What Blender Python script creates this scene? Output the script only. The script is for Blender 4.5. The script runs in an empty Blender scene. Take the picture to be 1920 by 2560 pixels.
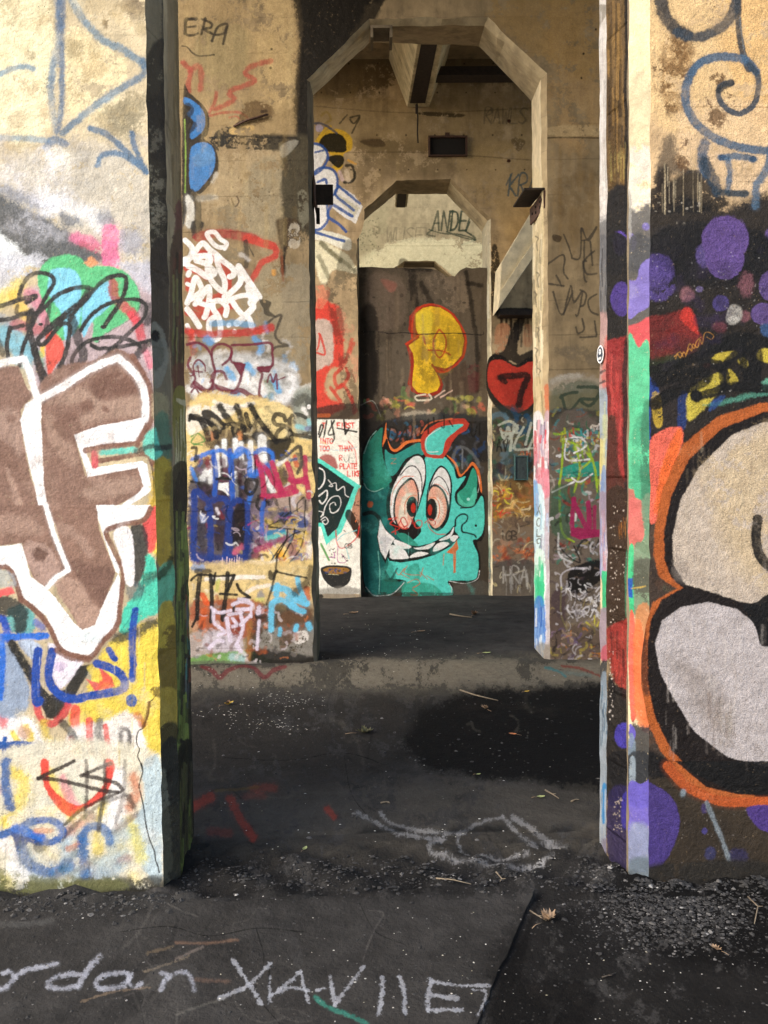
import bpy, bmesh, math, random
import numpy as np
from mathutils import Vector, Matrix

# ------------------------------------------------------------------ camera, world, sun, exposure
scene = bpy.context.scene
COL = scene.collection
F_PX, RW, RH = 2070.0, 1920.0, 2560.0
EYE = np.array([0.0, 0.0, 1.55])
YAW, PITCH, ROLL = 0.0141, -0.0388, 0.0105
_f = np.array([math.sin(YAW) * math.cos(PITCH), math.cos(YAW) * math.cos(PITCH), math.sin(PITCH)])
_r0 = np.array([math.cos(YAW), -math.sin(YAW), 0.0])
_u0 = np.cross(_r0, _f)
CR = math.cos(ROLL) * _r0 - math.sin(ROLL) * _u0
CU = math.sin(ROLL) * _r0 + math.cos(ROLL) * _u0
CF = _f
cam_data = bpy.data.cameras.new('camera')
cam = bpy.data.objects.new('camera', cam_data)
COL.objects.link(cam)
cam_data.sensor_fit = 'VERTICAL'
cam_data.sensor_height = 36.0
cam_data.lens = 36.0 * F_PX / RH
cam_data.clip_start = 0.05
cam_data.clip_end = 2000
cam.matrix_world = Matrix(((CR[0], CU[0], -CF[0], EYE[0]), (CR[1], CU[1], -CF[1], EYE[1]),
                           (CR[2], CU[2], -CF[2], EYE[2]), (0, 0, 0, 1)))
scene.camera = cam

SUN_EL, SUN_AZ = math.radians(32), math.radians(238)      # azimuth from +Y towards +X
world = bpy.data.worlds.new('World')
scene.world = world
world.use_nodes = True
wn = world.node_tree
bg = wn.nodes['Background']
sky = wn.nodes.new('ShaderNodeTexSky')
sky.sky_type = 'NISHITA'
sky.sun_disc = False
sky.sun_elevation = SUN_EL
sky.sun_rotation = SUN_AZ
sky.air_density = 1.0
sky.dust_density = 3.0
sky.ozone_density = 0.6
wn.links.new(sky.outputs[0], bg.inputs[0])
bg.inputs[1].default_value = 0.15
sd = bpy.data.lights.new('sun', 'SUN')
sd.energy = 1.1
sd.angle = math.radians(60)
sd.color = (1.0, 0.975, 0.95)
sun = bpy.data.objects.new('sun', sd)
COL.objects.link(sun)
_d = Vector((math.sin(SUN_AZ) * math.cos(SUN_EL), math.cos(SUN_AZ) * math.cos(SUN_EL), math.sin(SUN_EL)))
sun.rotation_euler = _d.to_track_quat('Z', 'Y').to_euler()
scene.view_settings.view_transform = 'Standard'
scene.view_settings.look = 'None'
scene.view_settings.gamma = 1
scene.view_settings.use_curve_mapping = False
scene.view_settings.exposure = 1.2
scene.cycles.use_denoising = True
scene.cycles.max_bounces = 8
scene.cycles.diffuse_bounces = 6
try:
    scene.cycles.denoiser = 'OPENIMAGEDENOISE'
except Exception:
    pass

RND = random.Random(7)
NR = np.random.RandomState(11)


def ray(px, py):
    return CF + CR * ((px - RW / 2) / F_PX) + CU * ((RH / 2 - py) / F_PX)


def at_y(px, py, y):                  # where a sight line meets the vertical plane at distance y
    r = ray(px, py)
    return EYE + r * ((y - EYE[1]) / r[1])


def at_z(px, py, z):
    r = ray(px, py)
    return EYE + r * ((z - EYE[2]) / r[2])


def at_plane(px, py, O, N):
    r = ray(px, py)
    return EYE + r * (np.dot(O - EYE, N) / np.dot(r, N))


def project(P):
    d = P - EYE
    z = d @ CF
    return RW / 2 + F_PX * (d @ CR) / z, RH / 2 - F_PX * (d @ CU) / z


# ------------------------------------------------------------------ spray paint rasteriser
def vnoise(h, w, cell, rs):
    gh, gw = int(h / cell) + 3, int(w / cell) + 3
    g = rs.rand(gh, gw).astype(np.float32)
    ys = np.arange(h, dtype=np.float32) / cell
    xs = np.arange(w, dtype=np.float32) / cell
    yi, xi = ys.astype(int), xs.astype(int)
    fy, fx = ys - yi, xs - xi
    fy = (fy * fy * (3 - 2 * fy))[:, None]
    fx = (fx * fx * (3 - 2 * fx))[None, :]
    a, b = g[yi][:, xi], g[yi][:, xi + 1]
    c, d = g[yi + 1][:, xi], g[yi + 1][:, xi + 1]
    return (a * (1 - fx) + b * fx) * (1 - fy) + (c * (1 - fx) + d * fx) * fy - 0.5


NZ = (vnoise(2640, 2260, 1.4, NR) * 0.9 + vnoise(2640, 2260, 4, NR) * 0.7 + vnoise(2640, 2260, 11, NR) * 0.8)
NF = (vnoise(2640, 2260, 60, NR) * 0.9 + vnoise(2640, 2260, 22, NR) * 0.7 + vnoise(2640, 2260, 7, NR) * 0.5 + vnoise(2640, 2260, 2, NR) * 0.4)


def hexlin(h, gain=1.0):
    h = h.lstrip('#')
    if len(h) == 3:
        h = ''.join(c * 2 for c in h)
    v = np.array([int(h[i:i + 2], 16) / 255 for i in (0, 2, 4)])
    v = np.where(v <= 0.04045, v / 12.92, ((v + 0.055) / 1.055) ** 2.4)
    return np.clip(v * gain, 0.004, 0.86).astype(np.float32)


TILES = {}
for i in range(4):
    TILES['A%d' % i] = (0, 640 * i, 480 / 1659)
    TILES['R%d' % i] = (1440, 640 * i, 480 / 1659)
for k, y in enumerate((0, 540, 960, 1400)):
    TILES['B%d' % k] = (440, y, 420 / 1659)
TILES['C'] = (880, 1040, 360 / 1659)
TILES['D'] = (780, 700, 140 / 378)
TILES['E'] = (1280, 560, 260 / 504)
for k, y in enumerate((0, 400, 1000)):
    TILES['F%d' % k] = (740, y, 800 / 1659)
TILES['G'] = (440, 1900, 1100 / 1659)
TILES['M'] = (0, 0, 1920 / 1659)
TILES['P'] = (0, 0, 1.0)


class Canvas:
    """paint on one flat surface, laid down as spray strokes and fills in sight-line coordinates"""
    def __init__(c, x0, y0, x1, y1, gain=1.0):
        c.x0, c.y0, c.x1, c.y1, c.gain = int(x0), int(y0), int(x1), int(y1), gain
        h, w = c.y1 - c.y0, c.x1 - c.x0
        c.rgb = np.zeros((h, w, 3), np.float32)
        c.a = np.zeros((h, w), np.float32)
        c.n = NZ[:h, :w] if c.y0 < 0 else NZ[c.y0 % 20:c.y0 % 20 + h, c.x0 % 50:c.x0 % 50 + w]
        c.n2 = NF[:h, :w]
        c.t = TILES['P']

    def T(c, k):
        c.t = TILES[k]
        return c

    def pts(c, s):
        q = np.array([[float(v) for v in p.split(',')] for p in s.split()]) if isinstance(s, str) else np.array(s, float)
        return q * c.t[2] + np.array([c.t[0] - c.x0, c.t[1] - c.y0])

    def over(c, sl, al, col):
        col = hexlin(col, c.gain) if isinstance(col, str) else col
        A = c.a[sl]
        C_ = c.rgb[sl]
        na = al + A * (1 - al)
        C_ += (col - C_) * np.where(na > 1e-5, al / np.maximum(na, 1e-5), 0)[..., None]
        c.a[sl] = na

    def smooth(c, q, closed=False, n=6):
        if len(q) < 3:
            return q
        out = []
        N = len(q)
        rng = range(N if closed else N - 1)
        for i in rng:
            if closed:
                p0, p1, p2, p3 = q[(i - 1) % N], q[i], q[(i + 1) % N], q[(i + 2) % N]
            else:
                p0, p1, p2, p3 = q[max(i - 1, 0)], q[i], q[i + 1], q[min(i + 2, N - 1)]
            k = max(2, min(n, int(np.hypot(*(p2 - p1)) / 3) + 1))
            for t in np.arange(k) / k:
                out.append(0.5 * ((2 * p1) + (-p0 + p2) * t + (2 * p0 - 5 * p1 + 4 * p2 - p3) * t * t + (-p0 + 3 * p1 - 3 * p2 + p3) * t ** 3))
        if not closed:
            out.append(q[-1])
        return np.array(out)

    def dist(c, q, pad):
        H, W = c.a.shape
        x0, y0 = np.floor(q.min(0) - pad).astype(int)
        x1, y1 = np.ceil(q.max(0) + pad).astype(int) + 1
        x0, y0, x1, y1 = max(x0, 0), max(y0, 0), min(x1, W), min(y1, H)
        if x1 <= x0 or y1 <= y0:
            return None, None
        D = np.full((y1 - y0, x1 - x0), 1e4, np.float32)
        if len(q) == 1:
            q = np.array([q[0], q[0] + 0.01])
        for a, b in zip(q[:-1], q[1:]):
            sx0, sy0 = np.floor(np.minimum(a, b) - pad).astype(int)
            sx1, sy1 = np.ceil(np.maximum(a, b) + pad).astype(int) + 1
            sx0, sy0, sx1, sy1 = max(sx0, x0), max(sy0, y0), min(sx1, x1), min(sy1, y1)
            if sx1 <= sx0 or sy1 <= sy0:
                continue
            X = np.arange(sx0, sx1, dtype=np.float32)[None, :] + 0.5 - a[0]
            Y = np.arange(sy0, sy1, dtype=np.float32)[:, None] + 0.5 - a[1]
            d = b - a
            L2 = max(float(d @ d), 1e-6)
            t = np.clip((X * d[0] + Y * d[1]) / L2, 0, 1)
            dd = np.sqrt((X - t * d[0]) ** 2 + (Y - t * d[1]) ** 2)
            v = D[sy0 - y0:sy1 - y0, sx0 - x0:sx1 - x0]
            np.minimum(v, dd, out=v)
        return (slice(y0, y1), slice(x0, x1)), D

    def s(c, col, w, pts, soft=3, a=1.0, sm=True, wob=1.0):
        q = c.pts(pts)
        k = c.t[2]
        if sm:
            q = c.smooth(q)
        r, sf = w * k / 2, max(soft * k, 0.8)
        halo = r > 3 and soft >= 6
        sl, D = c.dist(q, (r * 2.1 if halo else r) + sf * 2.5 + 2)
        if sl is None:
            return c
        n = c.n[sl]
        d = (r - D + n * (0.35 + sf * 0.6) * wob) / sf + 0.5
        al = np.clip(d, 0, 1)
        al = al * al * (3 - 2 * al) * a * np.clip(1 + n * 0.12, 0, 1) * np.clip(1.0 + c.n2[sl] * .38, .45, 1)
        if halo:
            al = np.maximum(al, a * .22 * np.clip((r * 2.0 - D) / (r * 1.1), 0, 1) ** 1.5 * np.clip(.9 + n * .5, 0, 1.3))
        c.over(sl, al, col)
        return c

    def L(c, col, w, pts, soft=3, a=1.0):
        return c.s(col, w, pts, soft, a, sm=False)

    def p(c, col, pts, soft=3, a=1.0, sm=False, holes=0.0, wob=1.0):
        q = c.pts(pts)
        if sm:
            q = c.smooth(q, True)
        sf = max(soft * c.t[2], 0.8)
        qc = np.vstack([q, q[:1]])
        sl, D = c.dist(qc, sf * 2.5 + 3)
        if sl is None:
            return c
        X = np.arange(sl[1].start, sl[1].stop)[None, :] + 0.5
        Y = np.arange(sl[0].start, sl[0].stop)[:, None] + 0.5
        ins = np.zeros(D.shape, bool)
        for (ax, ay), (bx, by) in zip(qc[:-1], qc[1:]):
            if ay == by:
                continue
            rows = (ay > Y) != (by > Y)
            xi = ax + (Y - ay) * (bx - ax) / (by - ay)
            ins ^= rows & (X < xi)
        D = np.minimum(D, 60)
        sd_ = np.where(ins, D, -D)
        n = c.n[sl]
        al = np.clip((sd_ + n * (0.35 + sf * 0.6) * wob) / sf + 0.5, 0, 1)
        al = al * al * (3 - 2 * al) * a
        if holes > 0:
            al = al * np.clip((c.n2[sl] + 0.55 - holes) * 6, 0, 1)
        c.over(sl, al, col)
        return c

    def P(c, col, pts, soft=3, a=1.0, **k):
        return c.p(col, pts, soft, a, sm=True, **k)

    def e(c, col, cx, cy, rx, ry=None, soft=3, a=1.0, rot=0, **k):
        ry = rx if ry is None else ry
        th = np.linspace(0, 2 * np.pi, 22)[:-1]
        x, y = rx * np.cos(th), ry * np.sin(th)
        cr, sr = math.cos(rot), math.sin(rot)
        return c.p(col, np.stack([cx + x * cr - y * sr, cy + x * sr + y * cr], 1), soft, a, **k)

    def stain(c, col, pts, soft=20, a=0.7, thr=0.0, k=5):
        """patchy grime inside an outline"""
        q = c.pts(pts)
        q = c.smooth(q, True)
        sf = max(soft * c.t[2], 2)
        qc = np.vstack([q, q[:1]])
        sl, D = c.dist(qc, sf * 2.5 + 3)
        if sl is None:
            return c
        X = np.arange(sl[1].start, sl[1].stop)[None, :] + 0.5
        Y = np.arange(sl[0].start, sl[0].stop)[:, None] + 0.5
        ins = np.zeros(D.shape, bool)
        for (ax, ay), (bx, by) in zip(qc[:-1], qc[1:]):
            if ay == by:
                continue
            ins ^= ((ay > Y) != (by > Y)) & (X < ax + (Y - ay) * (bx - ax) / (by - ay))
        sd_ = np.where(ins, np.minimum(D, 60), -np.minimum(D, 60))
        base = np.clip(sd_ / sf + 0.5, 0, 1)
        al = np.clip((c.n2[sl] * 1.1 + c.n[sl] * 0.25 + base * 0.8 - 0.35 - thr) * k, 0, 1) * base * a
        c.over(sl, al, col)
        return c

    def dots(c, col, x0, y0, x1, y1, n, rmin=1, rmax=3, seed=1, a=0.9):
        r = random.Random(seed)
        for _ in range(n):
            c.e(col, r.uniform(x0, x1), r.uniform(y0, y1), r.uniform(rmin, rmax), r.uniform(rmin, rmax), 2, a * r.uniform(.5, 1))
        return c

    def rnd(c, x0, y0, x1, y1, n, pal, wmin, wmax, lmin, lmax, seed, soft=4, a=0.9, vert=0.0):
        """layered old tags nobody can read any more"""
        r = random.Random(seed)
        pal = pal.split()
        for _ in range(n):
            x, y = r.uniform(x0, x1), r.uniform(y0, y1)
            th = r.uniform(0, 6.28) if r.random() > vert else math.pi / 2 + r.uniform(-.2, .2)
            ln = r.uniform(lmin, lmax)
            cv = r.choice([-1, 1]) * r.uniform(0.2, 1.6)
            q = []
            m = 5
            for i in range(m):
                q.append((x, y))
                x += math.cos(th) * ln / m
                y += math.sin(th) * ln / m
                th += cv * (0.4 if vert < .5 else .1)
                if r.random() < .15:
                    th += r.choice([-2, 2])
            c.s(r.choice(pal), r.uniform(wmin, wmax), q, soft * r.uniform(.5, 2.5), a * r.uniform(.6, 1))
        return c

    def streaks(c, x0, x1, y0, y1, n, pal, wmin, wmax, lmin, lmax, seed, soft=2, a=.8):
        r = random.Random(seed)
        pal = pal.split()
        for _ in range(n):
            x, y = r.uniform(x0, x1), r.uniform(y0, y1)
            ln = r.uniform(lmin, lmax)
            c.s(r.choice(pal), r.uniform(wmin, wmax), [(x, y), (x + r.uniform(-2, 2), y + ln / 2), (x + r.uniform(-3, 3), y + ln)], soft, a * r.uniform(.4, 1))
        return c

    def text(c, col, w, x, y, h, st, cw=None, soft=3, a=1.0, slant=0.0, gap=1.25):
        cw = cw or h * 0.6
        for ch in st:
            for seg in GLYPH.get(ch, ()):
                q = [(x + (gx * cw) + (1 - gy) * h * slant, y + gy * h) for gx, gy in seg]
                c.s(col, w, q, soft, a, sm=len(q) > 4)
            x += cw * gap
        return c


GLYPH = {
    'A': [[(0, 1), (.5, 0), (1, 1)], [(.2, .62), (.8, .62)]], 'B': [[(0, 1), (0, 0), (.8, .1), (.9, .35), (.1, .5), (.95, .65), (.9, .9), (0, 1)]],
    'C': [[(1, .1), (.5, 0), (.05, .4), (.1, .8), (.5, 1), (1, .9)]], 'D': [[(0, 0), (.7, .1), (1, .5), (.7, .9), (0, 1)], [(.05, 0), (.05, 1)]],
    'E': [[(1, 0), (0, 0), (0, 1), (1, 1)], [(0, .5), (.8, .5)]], 'F': [[(1, 0), (0, 0), (0, 1)], [(0, .5), (.8, .5)]],
    'G': [[(1, .1), (.5, 0), (0, .4), (.1, .9), (.6, 1), (1, .8), (1, .55), (.6, .55)]], 'H': [[(0, 0), (0, 1)], [(1, 0), (1, 1)], [(0, .5), (1, .5)]],
    'I': [[(.5, 0), (.5, 1)]], 'J': [[(.9, 0), (.9, .8), (.5, 1), (.1, .8)]], 'K': [[(0, 0), (0, 1)], [(1, 0), (0, .55), (1, 1)]],
    'L': [[(0, 0), (0, 1), (1, 1)]], 'M': [[(0, 1), (.1, 0), (.5, .6), (.9, 0), (1, 1)]], 'N': [[(0, 1), (.05, 0), (.95, 1), (1, 0)]],
    'O': [[(.5, 0), (0, .35), (.1, .85), (.55, 1), (1, .7), (.9, .15), (.5, 0)]], 'P': [[(0, 1), (0, 0), (.9, .1), (.9, .45), (0, .55)]],
    'R': [[(0, 1), (0, 0), (.8, 0), (.9, .35), (0, .5)], [(.2, .5), (1, 1)]], 'S': [[(1, .1), (.5, 0), (.05, .2), (.5, .5), (.95, .75), (.5, 1), (0, .9)]],
    'T': [[(0, 0), (1, 0)], [(.5, 0), (.5, 1)]], 'U': [[(0, 0), (.05, .8), (.5, 1), (.95, .8), (1, 0)]], 'V': [[(0, 0), (.5, 1), (1, 0)]],
    'W': [[(0, 0), (.25, 1), (.5, .3), (.75, 1), (1, 0)]], 'X': [[(0, 0), (1, 1)], [(1, 0), (0, 1)]], 'Y': [[(0, 0), (.5, .5), (1, 0)], [(.5, .5), (.4, 1)]],
    'Z': [[(0, 0), (1, 0), (0, 1), (1, 1)]], '7': [[(0, 0), (1, 0), (.4, 1)]], '9': [[(.9, .4), (.2, .5), (.1, .1), (.8, 0), (.9, .4), (.6, 1)]],
    '+': [[(.5, .2), (.5, .8)], [(.1, .5), (.9, .5)]], '1': [[(.5, 0), (.45, 1)]],
}

# ================================================================== PAINT: near left pier, front
PL = Canvas(-70, -70, 470, 2330, 0.95)
c = PL
c.T('A0')
c.stain('#d8cbab', '-100,700 700,600 1250,900 1300,2300 -100,2300', 200, .5)
c.stain('#fbeec6', '-50,0 450,0 420,1100 -50,1150', 100, .7, -.1)
c.stain('#f6e4b4', '560,200 1100,500 1000,900 600,1000', 80, .6)
for x, y, r, col, a in ((1160, 60, 110, '#5a4a36', .8), (420, 760, 100, '#6f6a52', .75), (1050, 1020, 170, '#6d6750', .7), (700, 760, 150, '#a59069', .6),
                        (880, 1590, 150, '#77705c', .7), (1160, 1570, 90, '#7d7460', .6), (1160, 1800, 150, '#6a6252', .8), (660, 420, 90, '#8d7f5c', .6),
                        (930, 200, 50, '#6b5b40', .8), (100, 840, 80, '#b5a37c', .5), (150, 1040, 100, '#b59d7c', .5), (850, 560, 150, '#c2ac80', .6),
                        (100, 60, 130, '#b09a70', .5), (260, 470, 60, '#92805c', .6), (1150, 850, 110, '#8f8365', .6), (1240, 2050, 90, '#8b8474', .7), (870, 60, 200, '#ad9970', .4), (1220, 250, 60, '#b7a57d', .6), (300, 1500, 200, '#a89a8c', .4)):
    c.stain(col, [(x + 1.2 * r * math.cos(t), y + 1.1 * r * math.sin(t)) for t in (0, 1, 2, 3, 4, 5)], r * 1.2, a, .28, 5)
    c.dots('#6a5638', x - r * .8, y - r * .8, x + r * .8, y + r * .8, 10, 2, 8, int(x), .5)
c.stain('#c8c2b4', '100,1350 900,1250 1280,1500 1280,2200 400,2250 -50,1600', 160, .85, -.2)
c.s('#6a8299', 62, '500,-60 512,330 458,560 440,850 490,1130', 34, .85)
c.s('#56708c', 50, '548,-60 532,400 534,850 500,1130', 26, .9)
c.s('#46607e', 60, '512,-60 518,300', 30, .8)
c.s('#6f8797', 66, '590,-60 700,140 880,340 1080,440 1250,570', 26, .9)
c.s('#5d7890', 62, '1235,520 1235,640 1000,790 800,930 540,1150', 26, .88)
c.s('#9fb0b8', 62, '1000,800 820,925 720,1000', 40, .5)
c.s('#8aa0ae', 50, '-60,1190 200,1195 410,1215', 26, .9)
c.s('#4f6d8c', 70, '405,1270 470,1205 560,1245', 26, .9)
c.s('#7f98a8', 50, '-60,670 100,595 220,575 290,600', 22, .9)
c.s('#5b7690', 55, '785,1110 900,1150 1020,1240 1150,1370 1262,1480', 20, .95)
c.s('#5f7c98', 50, '845,1430 870,1360 950,1320 1060,1340 1180,1410', 20, .95)
c.s('#56728e', 50, '1140,1150 1160,1260 1220,1400 1262,1480', 18, .95)
c.e('#e8e3d2', 500, 1350, 110, 80, 50, .8)
c.s('#7f8593', 110, '-80,1600 130,1690 330,1770 520,1760', 80, .8)
c.s('#eef0f8', 130, '400,1700 620,1800 850,1900 1000,2100', 110, .75)
c.s('#e9ecf5', 100, '380,1840 480,1800', 70, .8)
c.P('#50555a', '-80,1700 100,1740 350,1860 560,1980 760,2120 950,2260 -80,2260', 70, .93)
c.P('#6b7078', '520,1830 640,1870 690,1930 560,1960', 60, .8)
c.P('#686c76', '830,1860 930,1820 1000,1930 870,1940', 60, .8)
c.P('#eef4f8', '-80,1980 60,2060 200,2200 280,2300 -80,2300', 60, .9)
c.e('#9a9cab', 1130, 2090, 120, 120, 90, .7)
c.s('#d9779a', 95, '650,2050 760,2080 830,2120', 40, .85)
c.s('#e2769d', 150, '955,2010 950,2120 960,2290', 26, .96)
c.s('#b5505a', 60, '720,2110 850,2150', 50, .5)
c.T('A1')
c.stain('#c9cbd2', '-60,0 400,0 200,260 -60,400', 90, .9, -.2)
c.stain('#e6e9ee', '950,60 1320,60 1320,500 1150,200', 100, .5)
c.p('#b9a6ac', '650,150 1330,150 1340,1600 300,1300 200,300', 60, .93)
c.p('#bcbcc6', '1000,60 1320,40 1320,330 1180,220', 70, .9)
c.s('#e0cf6e', 130, '-50,420 60,330 160,260', 60, .9)
c.s('#e8c35a', 110, '120,340 210,480 230,560', 50, .85)
c.s('#cf8796', 110, '250,330 350,420 400,560', 50, .9)
c.s('#7fb8c9', 200, '60,680 160,760 220,860', 60, .95)
c.s('#9aa0a8', 90, '-40,520 80,560 200,600', 50, .7)
c.P('#5cbd80', '350,110 440,20 560,-10 690,10 760,90 900,85 1050,120 1150,210 1205,330 1195,470 1100,560 900,680 840,750 800,720 790,560 560,720 480,680 330,260', 18, .98)
c.P('#84cde6', '440,130 600,105 690,190 700,330 690,560 600,720 560,700 520,480 420,330', 18, .97)
c.P('#84cde6', '720,420 860,260 960,215 960,330 1010,360 900,480 800,560 720,700', 16, .97)
c.s('#a8524e', 80, '975,230 985,330 1010,380', 24, .9)
c.s('#c25058', 90, '1060,420 1130,490 1180,560 1220,700', 26, .92)
c.s('#e04e5a', 60, '1130,500 1170,560', 20, .8)
c.s('#e06f86', 55, '1265,830 1300,950', 30, .8)
c.s('#cf8f98', 60, '1240,740 1290,900', 40, .6)
c.p('#df9a6a', '730,60 790,0 850,60 780,100', 24, .9)
c.P('#d8584a', '390,680 450,640 540,740 560,850 470,960 430,1100 400,900', 16, .97)
c.s('#ecc34a', 40, '370,770 365,860', 20, .9)
c.s('#b8545a', 100, '140,590 340,640', 40, .7)
c.s('#3fae8a', 60, '340,850 360,950', 20, .5)
BK = '#2f2e2e'
c.s(BK, 42, '-60,450 80,410 190,370 310,350 230,400', 9)
c.s(BK, 38, '160,370 190,260 260,170 350,145 440,170 465,230 410,330 330,480 260,640 200,790 170,950', 9)
c.s(BK, 36, '150,430 150,500 260,480', 9, .8)
c.s(BK, 60, '270,480 250,620 290,780 350,1000 400,1160', 12)
c.s(BK, 70, '320,900 380,1040 440,1140 500,1060 530,960', 14)
c.s(BK, 40, '-60,560 100,540 200,500 330,490 480,350 600,290 720,270 790,290 740,360 600,470 440,600 330,720 380,760 520,600 600,600 590,740 560,860 500,1010', 9)
c.s(BK, 40, '330,720 520,560 700,420 860,240 980,175 1080,180 1085,280 1040,400 960,520 895,615', 9)
c.s(BK, 34, '430,430 410,560 390,640', 8, .8)
c.s(BK, 80, '620,540 650,640 690,760 720,860 680,960', 16, .85)
c.s(BK, 36, '600,560 720,360 760,290', 8)
c.s(BK, 36, '700,640 780,520 900,430 1040,385 1180,375 1260,430 1240,540 1120,660 980,790 860,900 740,960 640,950 630,880 720,760 860,710 1000,700 1130,730 1210,780', 9)
c.s(BK, 110, '1270,440 1270,540', 50, .8)
c.s(BK, 36, '790,770 860,800 1000,790 1120,770 1260,740 1380,690', 9)
c.s(BK, 60, '1170,880 1230,800 1330,720', 24, .85)
c.s(BK, 34, '80,630 200,600', 8)
c.s(BK, 40, '90,620 60,760 70,870', 9)
c.s(BK, 60, '-30,700 20,840', 24, .7)
c.e(BK, 350, 590, 22, 14, 6)
c.e(BK, 895, 612, 28, 20, 6)
c.s('#6b5a58', 120, '620,860 640,980', 50, .5)
# brown and white letter
BR = '#86695c'
c.P('#86695c', '480,980 800,900 1000,810 1130,850 1240,980 1310,1150 1320,1450 1190,1620 700,1640 300,1250', 26, .96)
c.T('A1')
c.p(BR, '-80,960 160,950 240,1150 300,1200 180,1320 200,1600 260,1900 420,2300 -80,2300', 14, .99)
c.p(BR, '350,1280 980,950 1190,1060 1230,1400 640,1550 740,1900 1210,1810 1290,2000 760,2300 380,2300', 12, .99)
c.P('#a68c7c', '420,1270 700,1130 900,1250 1190,1200 1215,1380 900,1420 700,1480 620,1440 800,1300 600,1280', 60, .85)
c.P('#a18676', '380,1360 500,1420 600,1560 680,1800 560,1780 440,1620', 60, .8)
c.P('#a88e80', '-60,1350 150,1350 200,1600 170,1750 60,1600 -60,1540', 70, .8)
c.P('#a68c7c', '700,2050 900,1950 1150,1900 1240,2000 900,2100', 60, .75)
c.P('#b19484', '60,1850 120,1950 250,2280 160,2280', 40, .8)
c.P('#735549', '780,1100 1000,1000 1160,1080 1180,1180 980,1220 850,1230', 50, .85)
c.P('#735549', '690,1270 780,1240 810,1320 730,1350', 40, .8)
c.P('#735549', '890,1290 940,1310 940,1350 890,1340', 20, .8)
c.P('#735549', '450,1440 640,1350 700,1480 640,1560 560,1600', 50, .7)
c.P('#7a5d50', '60,1380 130,1380 140,1430 70,1440', 30, .7)
c.P('#7a5d50', '-80,1640 120,1660 200,1900 60,1800 -80,1760', 50, .6)
WH = '#f4f5f8'
c.s(WH, 60, '-80,960 60,915 190,890', 16, .98)
c.L(WH, 62, '215,900 270,1040 310,1200 340,1230', 14)
c.p(WH, '330,1210 360,1240 355,1420 370,1700 380,1980 440,2300 360,2300 300,2000 230,1700 175,1420 220,1280', 9, .99)
c.L(WH, 64, '340,1240 540,1130 760,990 900,920 1020,880 1100,950 1180,1030 1240,1140 1260,1260 1255,1410', 12)
c.p(WH, '640,1545 850,1470 1270,1390 1230,1500 1180,1600 760,1655 740,1680 800,1830 1230,1770 1270,1800 1310,2000 1300,2030 1270,2060 1000,2230 830,2300 1180,2060 1240,1990 1190,1830 760,1910', 8, .99)
c.s('#7b5648', 50, '740,1680 900,1650 1190,1620', 10, .96)
c.s('#7b5648', 46, '860,1770 1040,1740 1260,1710 1320,1800', 12, .96)
c.s('#cf5560', 60, '815,1710 820,1810', 12, .95)
c.s('#5fc4b4', 50, '880,1700 1010,1690 1170,1670', 14, .95)
c.P('#6fcfbb', '1250,1560 1340,1480 1350,1600 1400,1710 1330,1760 1240,1680', 20, .95)
c.s('#3a3838', 46, '1180,1690 1290,1650 1400,1640', 16, .85)
c.s('#7b5648', 44, '1140,860 1220,980 1300,1150 1315,1400 1210,1560 1185,1640', 14, .9)
c.P('#c7c09c', '1330,1180 1420,1230 1440,1330 1330,1400', 50, .5)
c.s('#7b5648', 36, '1320,1800 1345,2000 1330,2120 1260,2200', 16, .7)
c.P('#c9a93a', '1330,1830 1460,1780 1480,2230 1280,2230 1310,2050', 60, .85)
c.T('A2')
c.P('#e8cf50', '1300,300 1400,-60 1520,-60 1560,2300 1200,2300 900,2300 700,1800 860,1250 1120,1000 1380,900 1500,600', 40, .96)
c.P('#e2ca55', '640,1650 1100,1500 1400,1500 1380,2300 900,2300 600,2300', 40, .9)
c.stain('#8d7a2a', '1390,0 1560,0 1560,1600 1400,1600', 40, .55, .05)
c.stain('#caa730', '1380,1550 1540,1550 1540,2250 1390,2250', 40, .6)
c.P('#d94f50', '1230,100 1300,-30 1370,-30 1360,260 1290,360 1250,230', 26, .95)
c.P('#2f3234', '1120,140 1230,110 1280,230 1270,420 1230,560 1160,640 1140,400', 20, .92)
c.P('#46c9ac', '1270,370 1330,390 1370,500 1500,430 1510,760 1370,880 1230,930 1100,1050 1030,1020 1060,850 1150,720 1240,540', 24, .96)
c.P('#57646a', '1080,640 1200,620 1240,720 1120,760', 40, .7)
c.s('#34373a', 90, '1000,1090 1150,1060 1330,950', 50, .9)
c.s('#3c3c2c', 70, '1270,560 1400,520 1470,400', 36, .7)
c.s('#35373c', 60, '1220,640 1340,560', 30, .5)
c.s('#2a4fae', 80, '-60,930 40,940 60,1100', 30)
c.P('#5aa8a8', '60,860 180,800 290,880 280,1040 120,1040', 30, .9)
c.P('#2b2c2c', '-80,760 60,720 230,830 220,1030 130,1040 110,920 -80,860', 30, .9)
c.s('#2c6ccf', 60, '-60,1080 160,1080 400,1070', 16)
c.P('#8fa0b8', '-80,1150 90,1150 200,1350 260,1600 160,1800 -80,1830', 40, .95)
c.s('#2c6ccf', 60, '10,1120 20,1300 0,1600', 20)
c.P('#a8b2c4', '160,1120 290,1100 310,1240 240,1250', 20)
c.s('#2b2b2a', 76, '100,1140 220,1330 300,1480', 22)
c.P('#b9c8dc', '190,1120 340,1140 360,1260 300,1300', 20, .9)
c.p('#e8e3ee', '420,1130 560,1160 720,1290 680,1400 520,1540 430,1400', 24, .95)
c.e('#c9b2d2', 520, 1340, 50, 40, 30, .7)
c.p('#262625', '330,1480 430,1580 560,1530 690,1330 820,1310 740,1430 620,1640 500,1790 400,1780 340,1620', 14, .97)
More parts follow.
